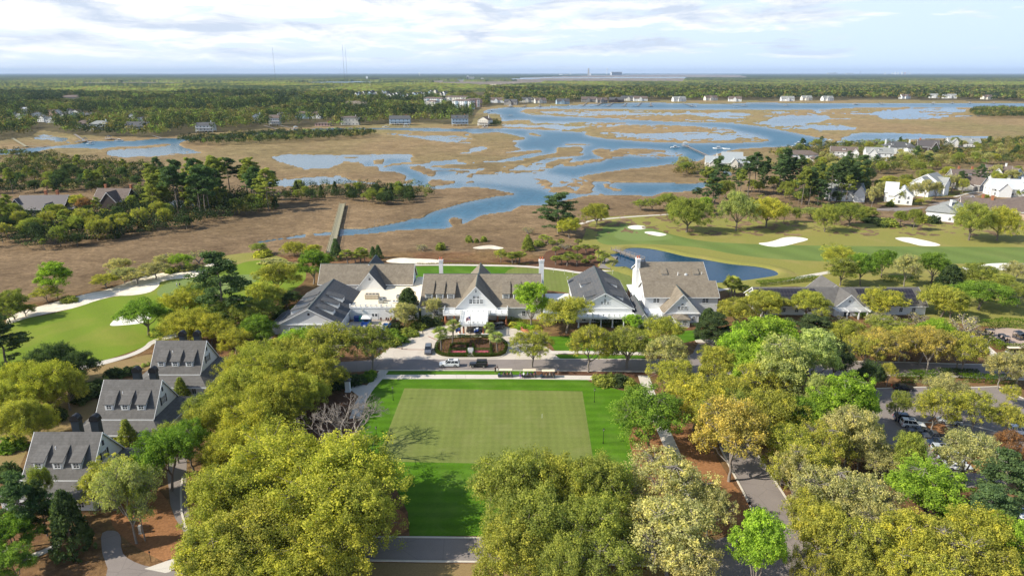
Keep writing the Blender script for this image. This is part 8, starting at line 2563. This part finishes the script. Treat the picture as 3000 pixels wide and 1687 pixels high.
wood('woodland', 'dark pine wood on the mainland left of the river', X[pn], Y[pn], 15 + 10 * rng_.random(pn.sum()),(9 + 5 * rng_.random(pn.sum())) * grow[pn], [4,4,3,1.5,.6,.6,.6,.5,3,3.5], 31,40)
wood('woodland', 'spring green broadleaf wood on the mainland left of the river', X[~pn], Y[~pn], 9 + 8 * rng_.random((~pn).sum()),(10 + 7 * rng_.random((~pn).sum())) * grow[~pn], [1.2,2,3,3.5,3,3,2.5,2,.8,1], 32,40)
NORTH = px('R2', [(1080,300),(1130,328),(1400,322),(1800,303),(2300,289),(2576,287),(3200,287),(3900,281),(4500,285),(5152,299),(6200,302),(6200,205),(4000,205),(2576,208),(1100,215)])
NCLEAR = []
X, Y = spread([NORTH], 14.5,22, NCLEAR)
wood('woodland', 'mixed green wood along the far north shore', X, Y, 9 + 13 * rng_.random(len(X)),14 + 9 * rng_.random(len(X)), [3,3.5,3.5,3,1.6,1.8,2.5,2,2.5,3], 33,46,1.7)
ISL = px('R1', [(1350,625),(1380,600),(1500,590),(1870,568),(2150,552),(2576,545),(2800,545),(2850,560),(2760,580),(2576,592),(2300,612),(1900,628),(1500,640)])
X, Y = spread([ISL], 6.0,23)
wood('woodland', 'narrow dark wooded island in the left channel', X, Y, 6 + 4 * rng_.random(len(X)),6 + 3 * rng_.random(len(X)), [3,2,2,1,.3,.2,1,1,4,3], 34,60,1.0)
X, Y = spread([px('R3', [(2160,400),(2200,370),(2400,362),(2600,375),(2800,380),(2800,420),(2576,432),(2300,432),(2200,418)])], 7.0,24)
wood('woodland', 'round wooded hummock in the right marsh', X, Y, 7 + 4 * rng_.random(len(X)),7 + 3 * rng_.random(len(X)), [2,2,3,3,.5,.5,1.5,1,2,2], 35,70,1.0)
X, Y = spread([px('R2', [(1100,470),(1160,452),(1205,470),(1200,490),(1130,492)])], 5.0,25)
wood('woodland', 'dark shrubs at the tip of the house peninsula', X, Y, 4 + 3 * rng_.random(len(X)),5 + 2 * rng_.random(len(X)), [3,2,2,1,.3,.2,1,1,4,3], 36,60,0.9)
X, Y = spread([px('R1', [(-400,1000),(-400,720),(100,700),(360,720),(620,760),(1100,800),(1300,840),(1100,900),(1000,960),(600,995),(200,1005)])], 5.2,26)
k = fbm(X / 30, Y / 30,4,3) > 0.34
X, Y = X[k], Y[k]
wood('undergrowth', 'thin dark scrub and low trees on the far left marsh', X, Y, 4 + 5 * rng_.random(len(X)) ** 2,5 + 3 * rng_.random(len(X)), [2,2,3,2,.3,.2,1.5,1.2,2.5,2], 37,70,0.8)
X, Y = spread([px('R1', [(-300,1410),(-300,1200),(200,1225),(600,1205),(900,1160),(1060,1000),(1350,1030),(1700,1030),(2080,1070),(2090,1120),(1900,1180),(1600,1230),(1350,1295),(1050,1335),(750,1385),(350,1430)])], 3.9,27)
k = fbm(X / 22, Y / 22,14,3) > 0.24
X, Y = X[k], Y[k]
wood('undergrowth', 'dark green understory of the left island', X, Y, 4 + 6 * rng_.random(len(X)),5 + 2.5 * rng_.random(len(X)), [2,2,2,1.2,.2,.2,.8,.6,3,3], 38,80,0.7)
X, Y = spread([px('R3', [(-60,800),(100,820),(400,845),(900,770),(1300,760),(1800,750),(2576,690),(3400,640),(3400,780),(2576,785),(2100,800),(1700,855),(1250,845),(900,830),(400,868),(-60,880)]),
      px('R3', [(600,720),(1060,640),(1400,635),(1900,640),(2576,600),(3400,560),(3400,640),(2576,690),(2000,725),(1000,740)])], 5.6,28,
      [px('R3', [(150,740),(600,740),(600,830),(150,830)])])
k = fbm(X / 25, Y / 25,24,3) > 0.24
X, Y = X[k], Y[k]
wood('undergrowth', 'olive scrub and low trees among the far right houses', X, Y, 4 + 5 * rng_.random(len(X)),5.5 + 3 * rng_.random(len(X)), [1,1.5,3,3.5,.6,.4,2.5,2.5,1.2,1], 39,80,0.75)
X, Y = spread([px('R1', [(2090,1060),(2250,975),(2576,965),(2900,965),(3250,985),(3290,1030),(3050,1090),(2800,1085),(2560,1050),(2250,1075),(2000,1100)])], 4.6,41)
wood('undergrowth', 'dense dark cedars and palmettos at the end of the boardwalk', X, Y, 4 + 5 * rng_.random(len(X)),4 + 2.5 * rng_.random(len(X)), [3,3,2,1,.2,.2,.6,.6,4,4], 42,70,0.7)
X, Y = spread([px('R3', [(-300,1180),(0,1060),(200,1120),(420,1080),(900,1110),(1330,1090),(1400,1120),(1300,1160),(900,1130),(500,1140),(250,1170)])], 6.0,29)
k = fbm(X / 20, Y / 20,34,3) > 0.47
X, Y = X[k], Y[k]
wood('undergrowth', 'low scrub under the pine belt behind the right fairway', X, Y, 2 + 3 * rng_.random(len(X)),4 + 2 * rng_.random(len(X)), [2,2,3,2,.4,.3,1,1,2,2], 40,70,0.7)
def far_canopy():
 """woods beyond two kilometres: one rolling canopy surface, bumpy with crowns"""
 us = np.arange(-900,3901,3.0)
 vs = np.concatenate([np.array([215.9,216.6]), np.arange(217.2,262,0.75), np.arange(262,264,1.0)])
 U, V = np.meshgrid(us, vs)
 X, Y = Pn(U, V, 12.0)
 wood_ = np.ones(U.shape, dtype=bool)
 for val, q in ZONES[:5]:
  lo = min(p[1] for p in q); hi = max(p[1] for p in q)
  wood_ &= ~inside(q, U, V)
 for q in TAN_FLATS:
  wood_ &= ~inside(q, U, V)
 wood_ &= ~inside(px('R2', [(900,360),(1050,300),(1300,335),(6200,318),(6200,500),(800,500)]), U, V)
 rng = np.random.default_rng(77)
 Zt = 9 + 6 * fbm(X / 35, Y / 60,51,3) + 3.2 * rng.random(U.shape)
 edge = np.clip((V - 255) / 7,0,1)
 Z = np.where(wood_, Zt * (1 - edge) + edge * (-2),-2.5)
 dom = fbm(X / 240, Y / 500,53,4)
 fine = vnoise(X / 11, Y / 16,57)
 idx = np.clip(((dom * 0.9 + fine * 0.5 - 0.2) * 10),0,9.99).astype(int)
 order = np.array([8,0,9,1,2,3,4,5,6,7])
 C = FPAL[order[idx]] * (0.62 + 0.7 * rng.random(U.shape + (1,)))
 far = np.clip((240 - V) / 16,0,1)[..., None]
 C = C * (1 - far) + far * np.array([.062,.085,.045]) * (0.75 + 0.5 * rng.random(U.shape + (1,)))
 nr, nc = U.shape
 ix = np.arange(nr * nc).reshape(nr, nc)
 Fa = np.stack([ix[1:, :-1], ix[1:, 1:], ix[:-1,1:], ix[:-1, :-1]], -1).reshape(-1,4)
 keep = (wood_[1:, :-1] | wood_[1:, 1:] | wood_[:-1,1:] | wood_[:-1, :-1]).reshape(-1)
 o = link('woodland', np_mesh('far_woodland', np.stack([X, Y, Z], -1).reshape(-1,3), Fa[keep], False, vert_col=C.reshape(-1,3)), MT['leafv'])
 tag(o, 'distant forest stretching to the horizon', 'woodland', kind='stuff')
far_canopy()
# ------------------------------------------------------------------ air
hm, t = new_mat('haze_air')
vol = t.n('ShaderNodeVolumePrincipled', {'Color': (0.58,0.75,1.0), 'Density': 2.6e-5, 'Anisotropy': 0.0})
t.n('ShaderNodeOutputMaterial', {1: vol.outputs[0]})
hb = MB().box(-48000,-400,-2.4,48000,56000,330)
tag(hb.build('haze', hm), 'thin blue air over the whole landscape', kind='stuff')
